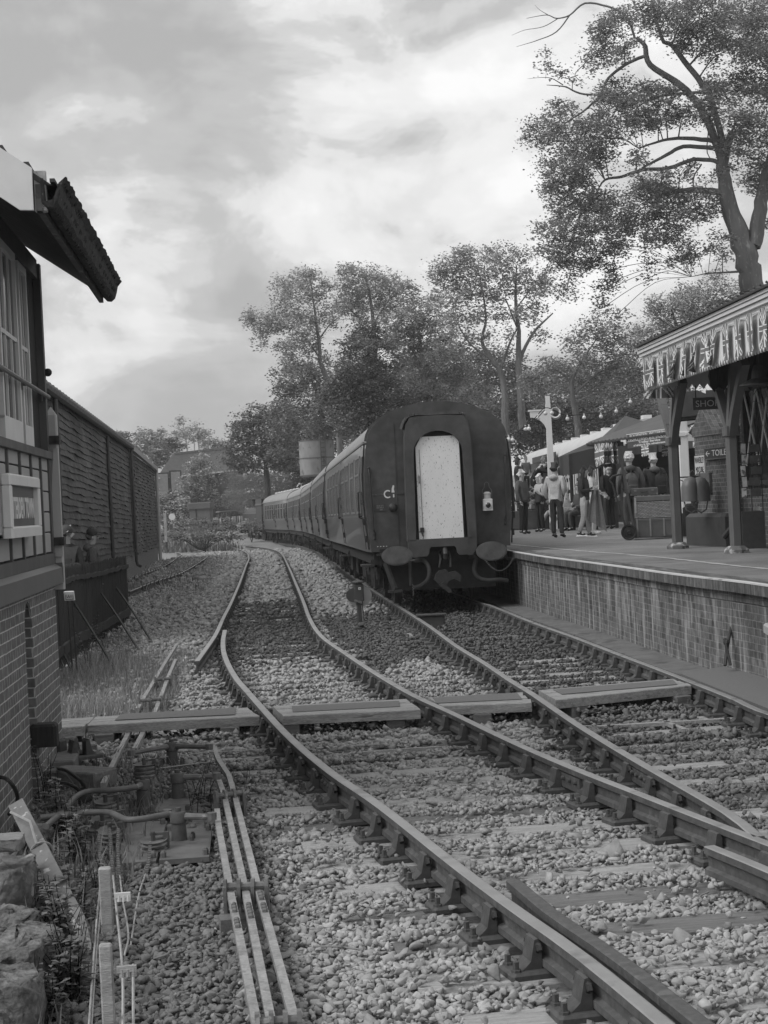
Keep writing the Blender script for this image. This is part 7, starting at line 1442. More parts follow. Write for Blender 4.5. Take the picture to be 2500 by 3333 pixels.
bush = [('dark rounded bush below the house wall', 148., [(640, 1040, 65), (620, 980, 40)], LDK), ('bush with white blossom left of the garden hut', 144., [(740, 1010, 65), (760, 1090, 55), (700, 1060, 45)], FLOWER), ('pale blossoming bush behind the right end of the garden hut', 150., [(1060, 990, 60), (1110, 1010, 45), (1000, 960, 40)], FLOWER), ('green bush under the smoke right of the blossom', 150., [(1180, 950, 60), (1250, 940, 60), (1190, 1010, 60)], LMID), ('large bush beneath the glass lean-to', 146., [(540, 980, 50), (560, 1060, 65), (530, 1120, 70)], LMID), ('scrub at the foot of the shed corner', 118., [(560, 1180, 60), (600, 1260, 60), (560, 1330, 40)], LMID), ('scrub left of the ivy mound', 122., [(690, 1170, 55), (720, 1250, 65), (780, 1200, 50), (660, 1300, 45)], LMID), ('ivy mound over the old stone wall', 120., [(860, 1220, 50), (960, 1195, 55), (1050, 1250, 45), (840, 1300, 45), (1060, 1310, 40)], LDK), ('weedy bush right of the ivy mound', 124., [(1150, 1200, 55), (1250, 1260, 50), (1160, 1280, 45)], LMID), ('weedy bush nearest the locomotive', 128., [(1350, 1240, 45), (1450, 1290, 45), (1430, 1230, 35)], LMID), ('low scrub along the near edge of the bank', 113., [(x, 1345 + 12 * math.sin(x), 38) for x in range(540, 1330, 42)], LMID), ('long dark hedge behind the locomotive smoke', 155., [(1250, 820, 80), (1350, 800, 90), (1450, 800, 90), (1560, 790, 100), (1650, 800, 100), (1750, 780, 110), (1200, 760, 70), (1700, 640, 100), (1800, 650, 110), (1900, 680, 110), (2000, 720, 110), (1880, 820, 110), (1980, 840, 110), (2080, 800, 110), (1330, 900, 90), (1450, 930, 90), (1560, 900, 100), (1650, 950, 90), (1350, 1010, 80), (1480, 1030, 80), (1600, 1040, 80), (1750, 900, 110), (1850, 950, 110)], LDK)]
for i, (lab, d_, cl_, mm) in enumerate(bush): tree('bush', lab, d_, cl_, 0.17 if d_ < 140 else .2, mm, (), BARKD, off=o3, group='bushes of the far bank', seed=60 + i, cat='bush', dens=1.5, spray=.45, spread=.4)
# house, hut, paling, stone ruin
def house():
    d = 166.; q = lambda x, y, dd=0: D(350 + x / 3.016, 1300 + y / 3.016, d + dd); eL, eR = q(478, 778), q(1280, 695, 6); rL, rR = q(640, 535, 5), q(1190, 474, 10); t = thing('house', 'far brick house with a long hipped tile roof behind the pale tree', 'house', (0, 0, 0)); bk = Vector((0, 10, 0)); b = MB(); ez = (eL.z + eR.z) / 2; th = Vector((0, 0, .22))
    eL2, eR2 = eL + bk, eR + bk; b.add([eL, eR, rR, rL, eL2, eR2], [(0, 1, 2, 3), (4, 0, 3), (5, 4, 3, 2), (1, 5, 2)]); o = b.build('roof', mat('brown_roof_tiles', .085, .85, .2, 3, .3), t); k = MB(); k.bar(rL, rR, .35, .22); k.build('ridge', mat('ridge_tiles', .16, .8, .2, 4, .1), o); g = MB(); g.bar(eL + Vector((0, -.1, 0)), eR + Vector((0, -.1, 0)), .15, .16); g.build('gutter', WHITE, t)
    w = MB(); i0 = eL.lerp(eR, .02) + Vector((0, .4, 0)); i1 = eL.lerp(eR, .17) + Vector((0, .4, 0)); i2 = eL.lerp(eR, .98) + Vector((0, .4, 0))
    def wall(a, c, z0): return [Vector((a.x, a.y, z0)), Vector((c.x, c.y, z0)), Vector((c.x, c.y, c.z)), Vector((a.x, a.y, a.z)), Vector((a.x, a.y + 8, z0)), Vector((c.x, c.y + 8, z0)), Vector((c.x, c.y + 8, c.z)), Vector((a.x, a.y + 8, a.z))]
    w.add(wall(i0, i1, -1), [(0, 1, 2, 3), (4, 0, 3, 7), (1, 5, 6, 2)]); w.build('brick_wall', mat('far_brick', .12, .9, .15, 4, .1), t); w = MB(); w.add(wall(i1, i2, -1), [(0, 1, 2, 3), (1, 5, 6, 2)]); w.build('boarded_wall', mat('far_boards', .06, .9, .2, 4, .1), t)
    for x, y in ((545, 830), (668, 808)): p = q(x, y, .2); f = MB(); f.box(p, (1.25, .1, 2.3)); o = f.build('window', BLACK, t); g = MB(); g.box(p + Vector((.05, -.07, .05)), (.95, .05, 1.95)); g.build('pane', mat('curtained_pane', .2, .3, .2, 3, 0), o)
    l = MB(); a, c = q(484, 945, -3), q(608, 938, -3); u, v = q(484, 905), q(565, 905); l.add([a, c, v, u], [(0, 1, 2, 3)]); l.bar(a, c, .15, .15); l.build('lean_to', mat('lean_to_glass', .14, .3, .2, 3, 0), t)
house()
def hut():
    d = 143.; q = lambda x, y, dd=0: D(350 + x / 3.016, 1300 + y / 3.016, d + dd); a, b = q(808, 1168), q(1004, 1160); t = thing('garden_hut', 'small pale flat-roofed garden hut among the bushes', 'hut', (a.x, a.y, a.z - 1.5), 0); w = b.x - a.x; h = q(808, 1075).z - a.z + 1.5; m = MB(); m.box((w / 2, 1.5, h / 2), (w, 3, h)); m.build('wall', mat('hut_board', .15, .8, .12, 3, .1), t); m = MB(); m.bbox((w / 2, 1.5, h + .25), (w + .3, 3.3, .55), .05); m.build('roof', mat('hut_roof', .13, .8, .1, 3, .1), t); m = MB(); m.box((w * .33, -.02, h / 2), (.06, .05, h)); m.build('door_joint', BLACK, t)
hut()
def far_paling():
    t = thing('paling_fence', 'loose grey paling fence along the bank behind the locomotive', 'fence', (0, 0, 0)); n = 46; g = random.Random(4); q = lambda x, y, dd: D(350 + x / 3.016, 1300 + y / 3.016, dd)
    for i in range(n): s = i / (n - 1); b = q(1085 + 420 * s, 1200 - 62 * s, 136 + 4 * s); h = (70 + 18 * s) / 3.016 / FPX * 138; m = MB(); m.bar(b - Vector((0, 0, .4)), b + Vector((g.uniform(-.12, .12), 0, h * g.uniform(.85, 1.1))), .13, .05); m.build('pale', mat('grey_paling', .2, .9, .3, 3, .2), t)
    m = MB(); m.bar(q(1085, 1165, 136.1), q(1505, 1095, 140.1), .05, .08); m.build('wire', IRON, t)
    m = MB(); m.bar(q(1080, 1105, 137), q(1260, 1090, 137.6), 1., .08); o = m.build('plank_pile', mat('plank_pile', .2, .9, .3, 3, .2)); tag(o, 'weathered planks lying on the bank above the paling fence', 'planks')
    r = thing('stone_ruin', 'low ruined stone wall face under the ivy mound', 'wall', q(970, 1335, 117.5)); gg = random.Random(8); m = MB()
    for k in range(7):
        x = -2.4
        while x < 2.2: w = gg.uniform(.5, 1.3); m.bbox((x + w / 2, gg.uniform(-.1, .1), .28 + k * .3), (w - .06, .8, .27), .05); x += w
    m.build('stonework', mat('lichen_stone', .15, .9, .4, 3, .5, spots=(2, .58, .08)), r); r.scale = (.4, .4, .5)
far_paling()
def signals():
    t = thing('ground_signal', 'stubby dark ground disc signal with pale backs standing between the tracks', 'signal', GZ(1172, 2052, -.2), math.radians(8)); b = MB(); b.bbox((.02, 0, .42), (.13, .13, .84), .02); b.bbox((.0, 0, .02), (.26, .22, .14), .02); b.build('post', mat('signal_iron', .05, .6, .2, 6, .1), t); t.scale = (.8, .8, .72); c = MB(); c.bbox((.0, 0, .90), (.22, .2, .42), .03); c.lathe([(.14, 0), (.14, .03), (.1, .05)], (0, 0, 1.12), 12); c.build('lamp_case', mat('signal_iron', .05), t)
    d = MB(); d.lathe([(.17, -.01), (.17, .01)], (-.10, -.08, .84), 20, Matrix.Rotation(math.pi / 2, 3, 'X')); d.build('disc', mat('signal_iron', .05), t); d = MB(); d.lathe([(.26, -.012), (.26, .012)], (.04, .12, .80), 24, Matrix.Rotation(math.pi / 2, 3, 'X')); d.build('back_disc', mat('pale_disc_back', .34, .6, .15, 4, .05), t); w = MB(); w.box((.02, -.105, .99), (.05, .01, .06)); w.build('plate', WHITE, t); w = MB(); w.box((.02, -.112, .99), (.018, .01, .022)); w.bar((-.1, -.12, .72), (.05, -.12, .66), .04, .05); w.tube([(.05, -.1, .6), (.06, -.12, .2)], .012, 6); w.bbox((.03, -.1, .16), (.13, .1, .06), .01); w.build('linkage', STEEL, t)
    b = MB(); b.bbox((1.2, -.35, .12), (.45, .25, .2), .02); b.box((1.2, -.36, .235), (.5, .3, .02)); b.build('box', mat('signal_iron', .05)); o = C.objects['box'] if 'box' in C.objects else None
    for o in list(C.objects):
        if o.name.startswith('box') and o.parent is None and o.type == 'MESH': o.name = 'point_box'; o.location = t.location; tag(o, 'low iron point box beside the rail right of the ground disc signal', 'box')
    q = GZ(350 + 2.5 + 1122 / 3.016, 1300 + 1405 / 3.016, -.1); u = thing('shunt_signal', 'small far dark box on a thin post beside the bend', 'signal', q); k = D(350 + 1122 / 3.016, 1300 + 1300 / 3.016, q.y).z - q.z; b = MB(); b.box((0, 0, k / 2), (.12, .12, k)); b.build('post', BLACK, u); b = MB(); b.bbox((0, 0, k), (.62, .3, .42), .04); b.build('lamp_case', BLACK, u)
    q = D(350 + 600 / 3.016, 1300 + 1270 / 3.016, 108); u = thing('disc_signal', 'far white-backed disc signal on a pale post by the shed corner', 'signal', q); b = MB(); b.box((-.2, 0, .1), (.18, .18, 1.9)); b.build('post', mat('pale_post', .3), u); b = MB(); b.lathe([(.22, -.02), (.22, .02)], (.28, -.1, .78), 20, Matrix.Rotation(math.pi / 2, 3, 'X')); b.build('disc', WHITE, u)
    q = GZ(350 + 862 / 3.016, 1300 + 1420 / 3.016, -.1); u = thing('position_signal', 'little three-lensed ground signal at the end of the siding', 'signal', q); b = MB(); b.prism([(-.4, .0), (.4, 0), (.4, .3), (.0, .75), (-.4, .3)], (0, 0, 0), (1, 0, 0), (0, 0, 1), (0, 1, 0), .2); b.build('case', BLACK, u); b = MB(); M = Matrix.Rotation(math.pi / 2, 3, 'X')
    for i, (x, z) in enumerate(((-.22, .2), (.22, .2), (0, .52))): b = MB(); b.lathe([(.11, 0), (.11, .03)], (x, -.0, z), 12, M); b.build('lens', WHITE if i == 2 else mat('dim_lens', .12), u)
signals()
def water_tower():
    d = 108.; a, b = D(978, 1560, d), D(1092, 1545, d); r = (b - a).length / 2; c = (a + b) / 2; zt = D(978, 1437, d).z; zb = D(978, 1550, d).z; t = thing('water_tower', 'round pale riveted water tank with a ladder, behind the train', 'water tower', (c.x, c.y, float(ground_h(np.array(c.x), np.array(c.y)))), .3); z0 = zb - t.location.z; z1 = zt - t.location.z; m = MB(); m.lathe([(r * .9, z0 - .1), (r, z0), (r, z1), (r * .97, z1)], (0, 0, 0), 32); m.build('tank', mat('stained_tank', .20, .7, .35, 1.1, .1, stretch=(1, 1, .5), spots=(2.5, .58, .11)), t, smooth=True); m = MB()
    for z in (z0 + .02, (z0 + z1) / 2, z1): m.lathe([(r + .03, -.03), (r + .03, .03)], (0, 0, z), 32, cap=False)
    m.build('band', mat('tank_band', .1), t); m = MB()
    for x in (-.16, .16): m.bar((x + .1, -r - .08, 0), (x + .1, -r - .08, z1 + .4), .05, .05)
    for z in np.arange(.3, z1 + .3, .3): m.bar((-.06, -r - .08, z), (.26, -r - .08, z), .04, .04)
    m.build('ladder', mat('ladder_iron', .09), t); m = MB(); m.lathe([(.35, 0), (.35, z0)], (0, 0, 0), 14); m.lathe([(.6, 0), (.6, .1)], (0, 0, z0 - .15), 14); m.build('column', IRON, t)
water_tower()
# ---------------------------------------------------------------- grass and weeds
GRASS = leaf_mat('dry_grass', .24, .3); WEED = leaf_mat('weed_leaves', .16, .3)
def blades(P, h, w, m, name, seed=3, lean=.5):
    g = np.random.default_rng(seed); n = len(P); a = g.uniform(0, 2 * math.pi, n); H = h * g.lognormal(0, .35, n); l = lean * g.uniform(.2, 1.3, n) * H; d = np.stack([np.cos(a), np.sin(a), 0 * a], 1); s = np.stack([-np.sin(a), np.cos(a), 0 * a], 1) * (w * g.uniform(.6, 1.3, n))[:, None]
    mid = P + d * (l * .35)[:, None] + np.array([0, 0, 1]) * (H * .6)[:, None]; tip = P + d * l[:, None] + np.array([0, 0, 1]) * H[:, None]
    V = np.stack([P - s, P + s, mid + s * .7, mid - s * .7, tip], 1).reshape(-1, 3); b = np.arange(n)[:, None] * 5; F = np.concatenate([b + np.array([[0, 1, 2, 3]]), b + np.array([[3, 2, 4, 4]])]); F[n:, 3] = F[n:, 2]
    V = np.stack([P - s, P + s, mid + s * .7, mid - s * .7, tip - s * .1, tip + s * .1], 1).reshape(-1, 3); b = np.arange(n)[:, None] * 6; F = np.concatenate([b + np.array([[0, 1, 2, 3]]), b + np.array([[3, 2, 5, 4]])]); T = g.uniform(.5, 1.5, n)
    return tag(np_mesh(name, V, F, m, attr=np.concatenate([T, T])), kind='stuff')
def grass_patch(n, x0, x1, y0, y1, cond, h, w, m, label, seed, name='grass'):
    g = np.random.default_rng(seed); X, Y = g.uniform(x0, x1, n), g.uniform(y0, y1, n); nz = .5 + .5 * np.sin(X * 2.1 + 1.7 * np.sin(Y * 1.3)) * np.sin(Y * 1.6 + X); k = cond(X, Y) & (g.random(n) < .25 + .75 * nz); X, Y = X[k], Y[k]; P = np.stack([X, Y, ground_h(X, Y) + .0], 1); o = blades(P, h, w, m, name, seed); o['label'] = label; o['category'] = name
g1 = lambda X, Y: (X < xa(PAX, Y) - .75) & (X > -4.45 - .035 * (Y - 22)) 
grass_patch(36000, -5, -1.6, 15.2, 24, lambda X, Y: (X < -2.25 - .06 * (Y - 15)) & (X > -4.4), .13, .004, GRASS, 'dry grass at the foot of the black fence', 71)
grass_patch(16000, -7, -2.6, 24, 46, lambda X, Y: (X < xa(PAX, Y) - .95 + .3 * np.sin(Y)), 0.08, .008, GRASS, 'thin grass between the middle track and the siding', 72)
grass_patch(16000, -12, -3, 46, 92, lambda X, Y: (X < xa(PAX, Y) - 1.), 0.15, .016, GRASS, 'rank grass round the siding', 73)
grass_patch(40000, -34, 4, 96, 150, lambda X, Y: (Y + .55 * X > 106) & (X < np.interp(Y, [96, 115, 130, 150], [-9, -10, -13, -17])), .32, .04, WEED, 'rough grass on the far bank', 74)
grass_patch(9000, -3.1, -1.35, 4.6, 13.6, lambda X, Y: (X < -1.55 - .1 * (10 - Y) * -.6) & (X > -2.75 + .02 * Y), .12, .006, WEED, 'low weeds along the signal box wall', 75, 'weeds')
# ---------------------------------------------------------------- foot crossing
def crossing():
    T = [('short board panel of the foot crossing beside the signal box', [(150, 2370), (279, 2362), (306, 2333), (170, 2341)], None), ('board panel of the foot crossing between the signal box and the first rail', [(285, 2359), (842, 2329), (803, 2301), (312, 2331)], [(374, 2345), (766, 2327), (768, 2305), (395, 2326)]), ('board panel of the foot crossing in the middle track', [(921, 2329), (1370, 2309), (1326, 2275), (887, 2298)], [(953, 2319), (1302, 2301), (1299, 2282), (950, 2300)]), ('board panel of the foot crossing between the two tracks', [(1438, 2297), (1731, 2285), (1700, 2253), (1391, 2270)], [(1422, 2290), (1700, 2277), (1683, 2256), (1408, 2272)]), ('board panel of the foot crossing in the platform track', [(1809, 2277), (2254, 2229), (2186, 2209), (1752, 2246)], [(1830, 2261), (2205, 2229), (2190, 2214), (1800, 2246)])]
    zt = -.012; th = .085
    for lab, q, fq in T:
        a, b, c, d = [G(x, y, zt) for x, y in q]; o = (a + b + c + d) / 4; t = thing('crossing_board', lab, 'boards', (0, 0, 0), 0, 'boards of the foot crossing'); n = 3
        for i in range(n):                                    # three planks
            s0, s1 = i / n, (i + 1) / n - .012; p = [a.lerp(d, s0), b.lerp(c, s0), b.lerp(c, s1), a.lerp(d, s1)]; e = (b - a).normalized(); p[1] = p[1] + e * random.uniform(-.02, .02); p[2] = p[2] + e * random.uniform(-.02, .02); m = MB(); dz = Vector((0, 0, random.uniform(-.004, .003))); ch = .008
            u = (p[3] - p[0]).normalized() * ch; vv = [p[0] + u, p[1] + u, p[2] - u, p[3] - u]; k = Vector((0, 0, -ch)); K = Vector((0, 0, -th))
            V = [x + dz for x in vv] + [x + k + dz for x in p] + [x + K + dz for x in p]
            m.add(V, [(0, 1, 2, 3), (11, 10, 9, 8)] + [(4 + j, 4 + (j + 1) % 4, (j + 1) % 4, j) for j in range(4)] + [(8 + j, 8 + (j + 1) % 4, 4 + (j + 1) % 4, 4 + j) for j in range(4)]); m.build('plank', PLANK, t)
        if fq:
            p = [G(x, y, zt) + Vector((0, 0, .006)) for x, y in fq]; m = MB(); m.add(p + [x - Vector((0, 0, .004)) for x in p], [(0, 1, 2, 3), (0, 4, 5, 1), (1, 5, 6, 2), (2, 6, 7, 3), (3, 7, 4, 0)]); m.build('felt_strip', FELT, t)
        for s in (.1, .86) if (b - a).length > 1 else (.5,):
            x = a.lerp(b, s).lerp(d.lerp(c, s), .42); m = MB(); m.bbox((x.x, x.y, zt - th - .06), (.17, .62, .115), .008, math.atan2((b - a).y, (b - a).x)); m.build('bearer', TIMBERD, t)
crossing()
# ---------------------------------------------------------------- point rodding, cranks, wires
def bolt(mb, p, r=.014, h=.02): mb.lathe([(r, 0), (r, h * .7), (r * .6, h)], p, 6)
def rodding():
    rods = [('left of the three galvanised point rods', [(840, 3360), (749, 2900), (711, 2688), (707, 2640)]), ('middle of the three galvanised point rods', [(888, 3360), (798, 2900), (731, 2596), (713, 2545), (706, 2528)]), ('right of the three galvanised point rods, cranked at its far end', [(968, 3360), (841, 2900), (765, 2596), (745, 2528), (712, 2478), (703, 2455), (700, 2436)])]
    for lab, px in rods:
        t = thing('point_rod', lab, 'rod', (0, 0, 0), 0, 'point rods'); P = [G(x, y, -.075) for x, y in px]; m = MB()
        for a, b in zip(P[:-1], P[1:]): m.bar(a, b, .036, .036)
        m.build('bar', GALV, t); c = MB(); d = P[1] - P[0]
        for s in (.35 + .08 * len(px) % 1, .8):
            q = P[0] + d * s; c.bar(q - d.normalized() * .13, q + d.normalized() * .13, .034, .02) if False else None
            for e in (-.06, 0, .06): c = MB(); bolt(c, q + d.normalized() * e + Vector((0, 0, .017))); c.build('bolt', STEEL, t)
    far = [('far galvanised rod running from under the foot crossing towards the blade tip, left', [(448, 2310), (466, 2279), (530, 2172), (575, 2100)]), ('far galvanised rod beyond the foot crossing, right of its twin', [(500, 2330), (513, 2300), (548, 2205), (572, 2149)]), ('galvanised rod running out from under the foot crossing to the signal box foot', [(430, 2366), (423, 2379), (336, 2556)]), ('short galvanised rod end under the foot crossing', [(478, 2362), (472, 2376), (438, 2442)])]
    for lab, px in far: m = MB(); P = [G(x, y, -.12) for x, y in px]; [m.bar(a, b, .04, .036) for a, b in zip(P[:-1], P[1:])]; o = m.build('point_rod', GALV); tag(o, lab, 'rod', 'point rods')
    for (x0, y0), (x1, y1), lab in (((733, 2886), (868, 2880), 'roller frame holding the three rods, nearest whole one'), ((703, 2592), (790, 2580), 'roller frame holding the far ends of the three rods'), ((838, 3328), (975, 3318), 'roller frame at the bottom edge under the three rods'), ((452, 2282), (525, 2275), 'little roller frame on the far twin rods'), ((505, 2213), (555, 2208), 'farthest little roller frame on the twin rods')):
        t = thing('rod_stand', lab, 'frame', (0, 0, 0), 0, 'rodding frames'); z = -.055 if y0 > 2400 else -.095; a, b = G(x0, y0, z + .02), G(x1, y1, z + .02); m = MB(); m.tube([a, b], .019, 8); m.tube([a - Vector((0, 0, .075)), b - Vector((0, 0, .075))], .019, 8); m.build('roller', STEEL, t); d = b - a; n = 4 if y0 > 2400 else 3; e = Vector((-d.y, d.x, 0)).normalized()
        for i in range(n): p = a.lerp(b, i / (n - 1)); m = MB(); m.prism([(-.025, -.15), (.025, -.15), (.03, .0), (.018, .035), (-.018, .035), (-.03, .0)], p - d.normalized() * .009, e, (0, 0, 1), d.normalized(), .018); m.build('cheek', STEEL, t)
        m = MB(); c = (a + b) / 2; m.bbox((c.x, c.y, z - .165), (d.length + .14, .13, .06), .008, math.atan2(d.y, d.x)); m.build('base', TIMBERD, t)
    m = MB(); a, b = G(716, 3010, -.16), G(880, 2995, -.16); m.bar(a, b, .12, .07); o = m.build('timber_bearer', TIMBERD); tag(o, 'short timber bearer under the three rods', 'timber')
rodding()
def cranks():
    peds = [((562, 2500), (562, 2428), (428, 2451), (681, 2431), 'farthest'), ((582, 2612), (582, 2524), None, (706, 2527), 'second farthest'), ((469, 2636), (469, 2553), (425, 2572), None, 'left'), ((585, 2752), (585, 2661), (545, 2648), (690, 2658), 'nearest')]
    for (bx, by), (tx, ty), L, R_, w in peds:
        b = G(bx, by, -.2); h = .21; t = thing('crank_pedestal', {'farthest': 'rusty cast crank pedestal just below the foot crossing, farthest of the group', 'second farthest': 'rusty cast crank pedestal beside the rod ends, behind the nearest one', 'left': 'rusty cast crank pedestal left of the others, taking the upper bent pipe', 'nearest': 'rusty cast crank pedestal bolted to the near steel plate'}[w], 'pedestal', b, 0, 'crank pedestals'); m = MB(); m.lathe([(.075, 0), (.072, .012), (.05, .03), (.044, .14), (.052, .145), (.052, .2), (.045, .21), (.02, .212), (.02, .235), (0, .235)], (0, 0, 0), 16); m.build('column', RUST, t, smooth=True); f = MB(); f.bbox((0, 0, .012), (.2, .12, .024), .006); [bolt(f, (x, y, .024), .014, .05) for x in (-.08, .08) for y in (-.04, .04)]; f.build('foot', RUST, t)
        for e in (L, R_):
            if e is None: continue
            a = MB(); q = G(e[0], e[1], -.02) - b; q.z = .18; a.tube([(0, 0, .18), q * .5 + Vector((0, 0, .09)), q], [.026, .02, .018], 8); a.lathe([(.03, -.02), (.03, .025)], q, 8); a.build('arm', STEEL, t)
    for lab, px in (('upper bent pipe running from the signal box wall to the left crank pedestal', [(150, 2690), (205, 2640), (245, 2595), (287, 2576), (360, 2572), (430, 2564), (446, 2562)]), ('lower thick bent pipe running from the signal box to the nearest crank', [(130, 2662), (210, 2652), (300, 2644), (355, 2645), (385, 2657), (415, 2668), (460, 2666), (505, 2658), (548, 2650)])):
        m = MB(); m.tube(spline([G(x, y, .02) for x, y in px], 6), .019, 10); o = m.build('operating_pipe', mat('pipe_brown', .10, .6, .3, 8, .15), smooth=True); tag(o, lab, 'pipe', 'operating pipes')
    def wheel(px, py, z, r, n, lab, tilt=0.):
        q = G(px, py, z); t = thing('wire_pulley', lab, 'pulley', q, 0, 'wire pulleys'); M = Matrix.Rotation(tilt, 3, 'X')
        for i in range(n): m = MB(); m.lathe([(.012, -.006), (r * .8, -.006), (r, -.014), (r, -.010), (r * .84, 0), (r, .010), (r, .014), (r * .8, .006), (.012, .006)], M @ Vector((0, 0, i * .031)), 24, M); m.build('wheel', STEEL, t, smooth=True)
        m = MB(); m.tube([M @ Vector((0, 0, -.06)), M @ Vector((0, 0, .031 * n + .03))], .014, 8); m.bar((r * .9, .02, -.06), (r * .9, .02, .031 * n + .02), .03, .04); m.bar((r * .95, .02, .031 * n + .01), (-.02, .01, .031 * n + .01), .03, .012); m.build('bracket', RUST, t)
    wheel(471, 2532, -.17, .082, 4, 'stack of horizontal wire pulleys behind the bent pipes'); wheel(500, 2755, -.15, .085, 2, 'single large pulley under an arm on the near steel plate', .12)
    for px, py, lab in ((345, 2628, 'tilted wire pulley between the two bent pipes'), (335, 2688, 'wire pulley just below the lower bent pipe, left'), (368, 2680, 'wire pulley just below the lower bent pipe, right'), (318, 2716, 'wire pulley among the weeds left of the chains'), (360, 2722, 'lowest wire pulley of the group by the chains')): wheel(px, py, -.12 + random.uniform(-.03, .03), .075, 2, lab, random.uniform(.1, .3))
    for i, q in enumerate(([(395, 2672), (543, 2672), (507, 2802), (373, 2811)], [(545, 2697), (690, 2695), (681, 2788), (518, 2800)], [(492, 2602), (622, 2594), (622, 2640), (486, 2642)])):
        z = -.165; P = [G(x, y, z) for x, y in q]; m = MB(); m.add(P + [p - Vector((0, 0, .03)) for p in P], [(0, 3, 2, 1), (4, 5, 6, 7)] + [(j, (j + 1) % 4, 4 + (j + 1) % 4, 4 + j) for j in range(4)]); c = sum(P, Vector()) / 4
        for p in P: bolt(m, p.lerp(c, .15), .018, .04)
        o = m.build('steel_plate', mat('rusty_plate', .12, .7, .3, 5, .2, spots=(6, .6, .07))); tag(o, ['rusty steel base plate under the pulleys, left of the near pair', 'rusty steel base plate under the nearest crank pedestal', 'far rusty steel plate behind the lower bent pipe'][i], 'plate', 'steel base plates')
    def chain(px, lab):
        P = resample(spline([G(x, y, z) for x, y, z in px], 4), .022); m = MB()
        for i, p in enumerate(P): m.box(p, (.022, .012, .014) if i % 2 else (.012, .014, .02))
        o = m.build('chain', STEEL); tag(o, lab, 'chain', 'signal wire chains')
    chain([(322, 2722, -.1), (325, 2775, -.12), (327, 2830, -.13)], 'leftmost hanging chain below the pulleys'); chain([(357, 2700, -.08), (362, 2770, -.11), (368, 2850, -.12)], 'chain right of the wooden stake top'); chain([(386, 2690, -.08), (384, 2770, -.12), (388, 2850, -.13)], 'third chain from the left below the pulleys'); chain([(489, 2738, -.12), (486, 2790, -.15), (476, 2842, -.18)], 'chain hanging from the large pulley on the plate')
    def wire(px, lab, r=.0045):
        m = MB(); m.tube(spline([G(x, y, z) for x, y, z in px], 5), r, 5); o = m.build('signal_wire', mat('pale_wire', .36, .5, .2, 20, .1)); tag(o, lab, 'wire', 'signal wires')
    wire([(326, 2835, -.13), (324, 2900, -.13), (318, 2960, -.12), (305, 3120, -.12), (288, 3360, -.12)], 'pale signal wire left of the stakes'); wire([(330, 2940, -.13), (312, 3120, -.13), (296, 3360, -.13)], 'pale signal wire twin, close beside the leftmost'); wire([(368, 2850, -.12), (378, 2950, -.1), (398, 3150, -.08), (400, 3360, -.08)], 'pale signal wire right of the near stake', .006); wire([(390, 2850, -.13), (400, 2930, -.13), (418, 3040, -.14), (405, 3110, -.15)], 'slack kinked signal wire'); wire([(474, 2845, -.18), (455, 2900, -.18), (440, 2980, -.18), (425, 3080, -.18)], 'slack signal wire from the large pulley'); wire([(433, 3140, -.1), (434, 3360, -.1)], 'pale signal wire at the cross piece of the near stake', .006); wire([(520, 2465, -.1), (700, 2448, -.1), (905, 2436, -.12)], 'dark wire crossing to the rail below the foot crossing', .004); wire([(520, 2500, -.12), (700, 2478, -.12), (860, 2465, -.13)], 'second wire crossing below the foot crossing', .004)
    def stake(bx, by, ty, w, lab, cross):
        b = G(bx, by, -.22); s = w / FPX * b.y; h = (by - ty) / FPX * b.y * .98; t = thing('wooden_stake', lab, 'stake', b, .1, 'wooden stakes'); m = MB(); m.bbox((-.02, 0, h / 2), (s, s * .9, h), .006); m.build('stake', TIMBER, t); c = MB(); c.bar((s * .4, -.02, h * cross), (s * .4 + .075, -.02, h * cross), .02, .024)
        for i in range(3): c.lathe([(.012, -.03), (.012, .0)], (s * .4 + .02 + .022 * i, -.02, h * cross), 8)
        c.build('cross_piece', WHITE if cross > .5 and ty < 3000 else TIMBER, t)
    stake(366, 3062, 2816, 40, 'grey wooden stake carrying signal wires, farther of the two', .62); stake(378, 3440, 3062, 42, 'grey wooden stake at the bottom edge, nearer of the two', .78)
cranks()
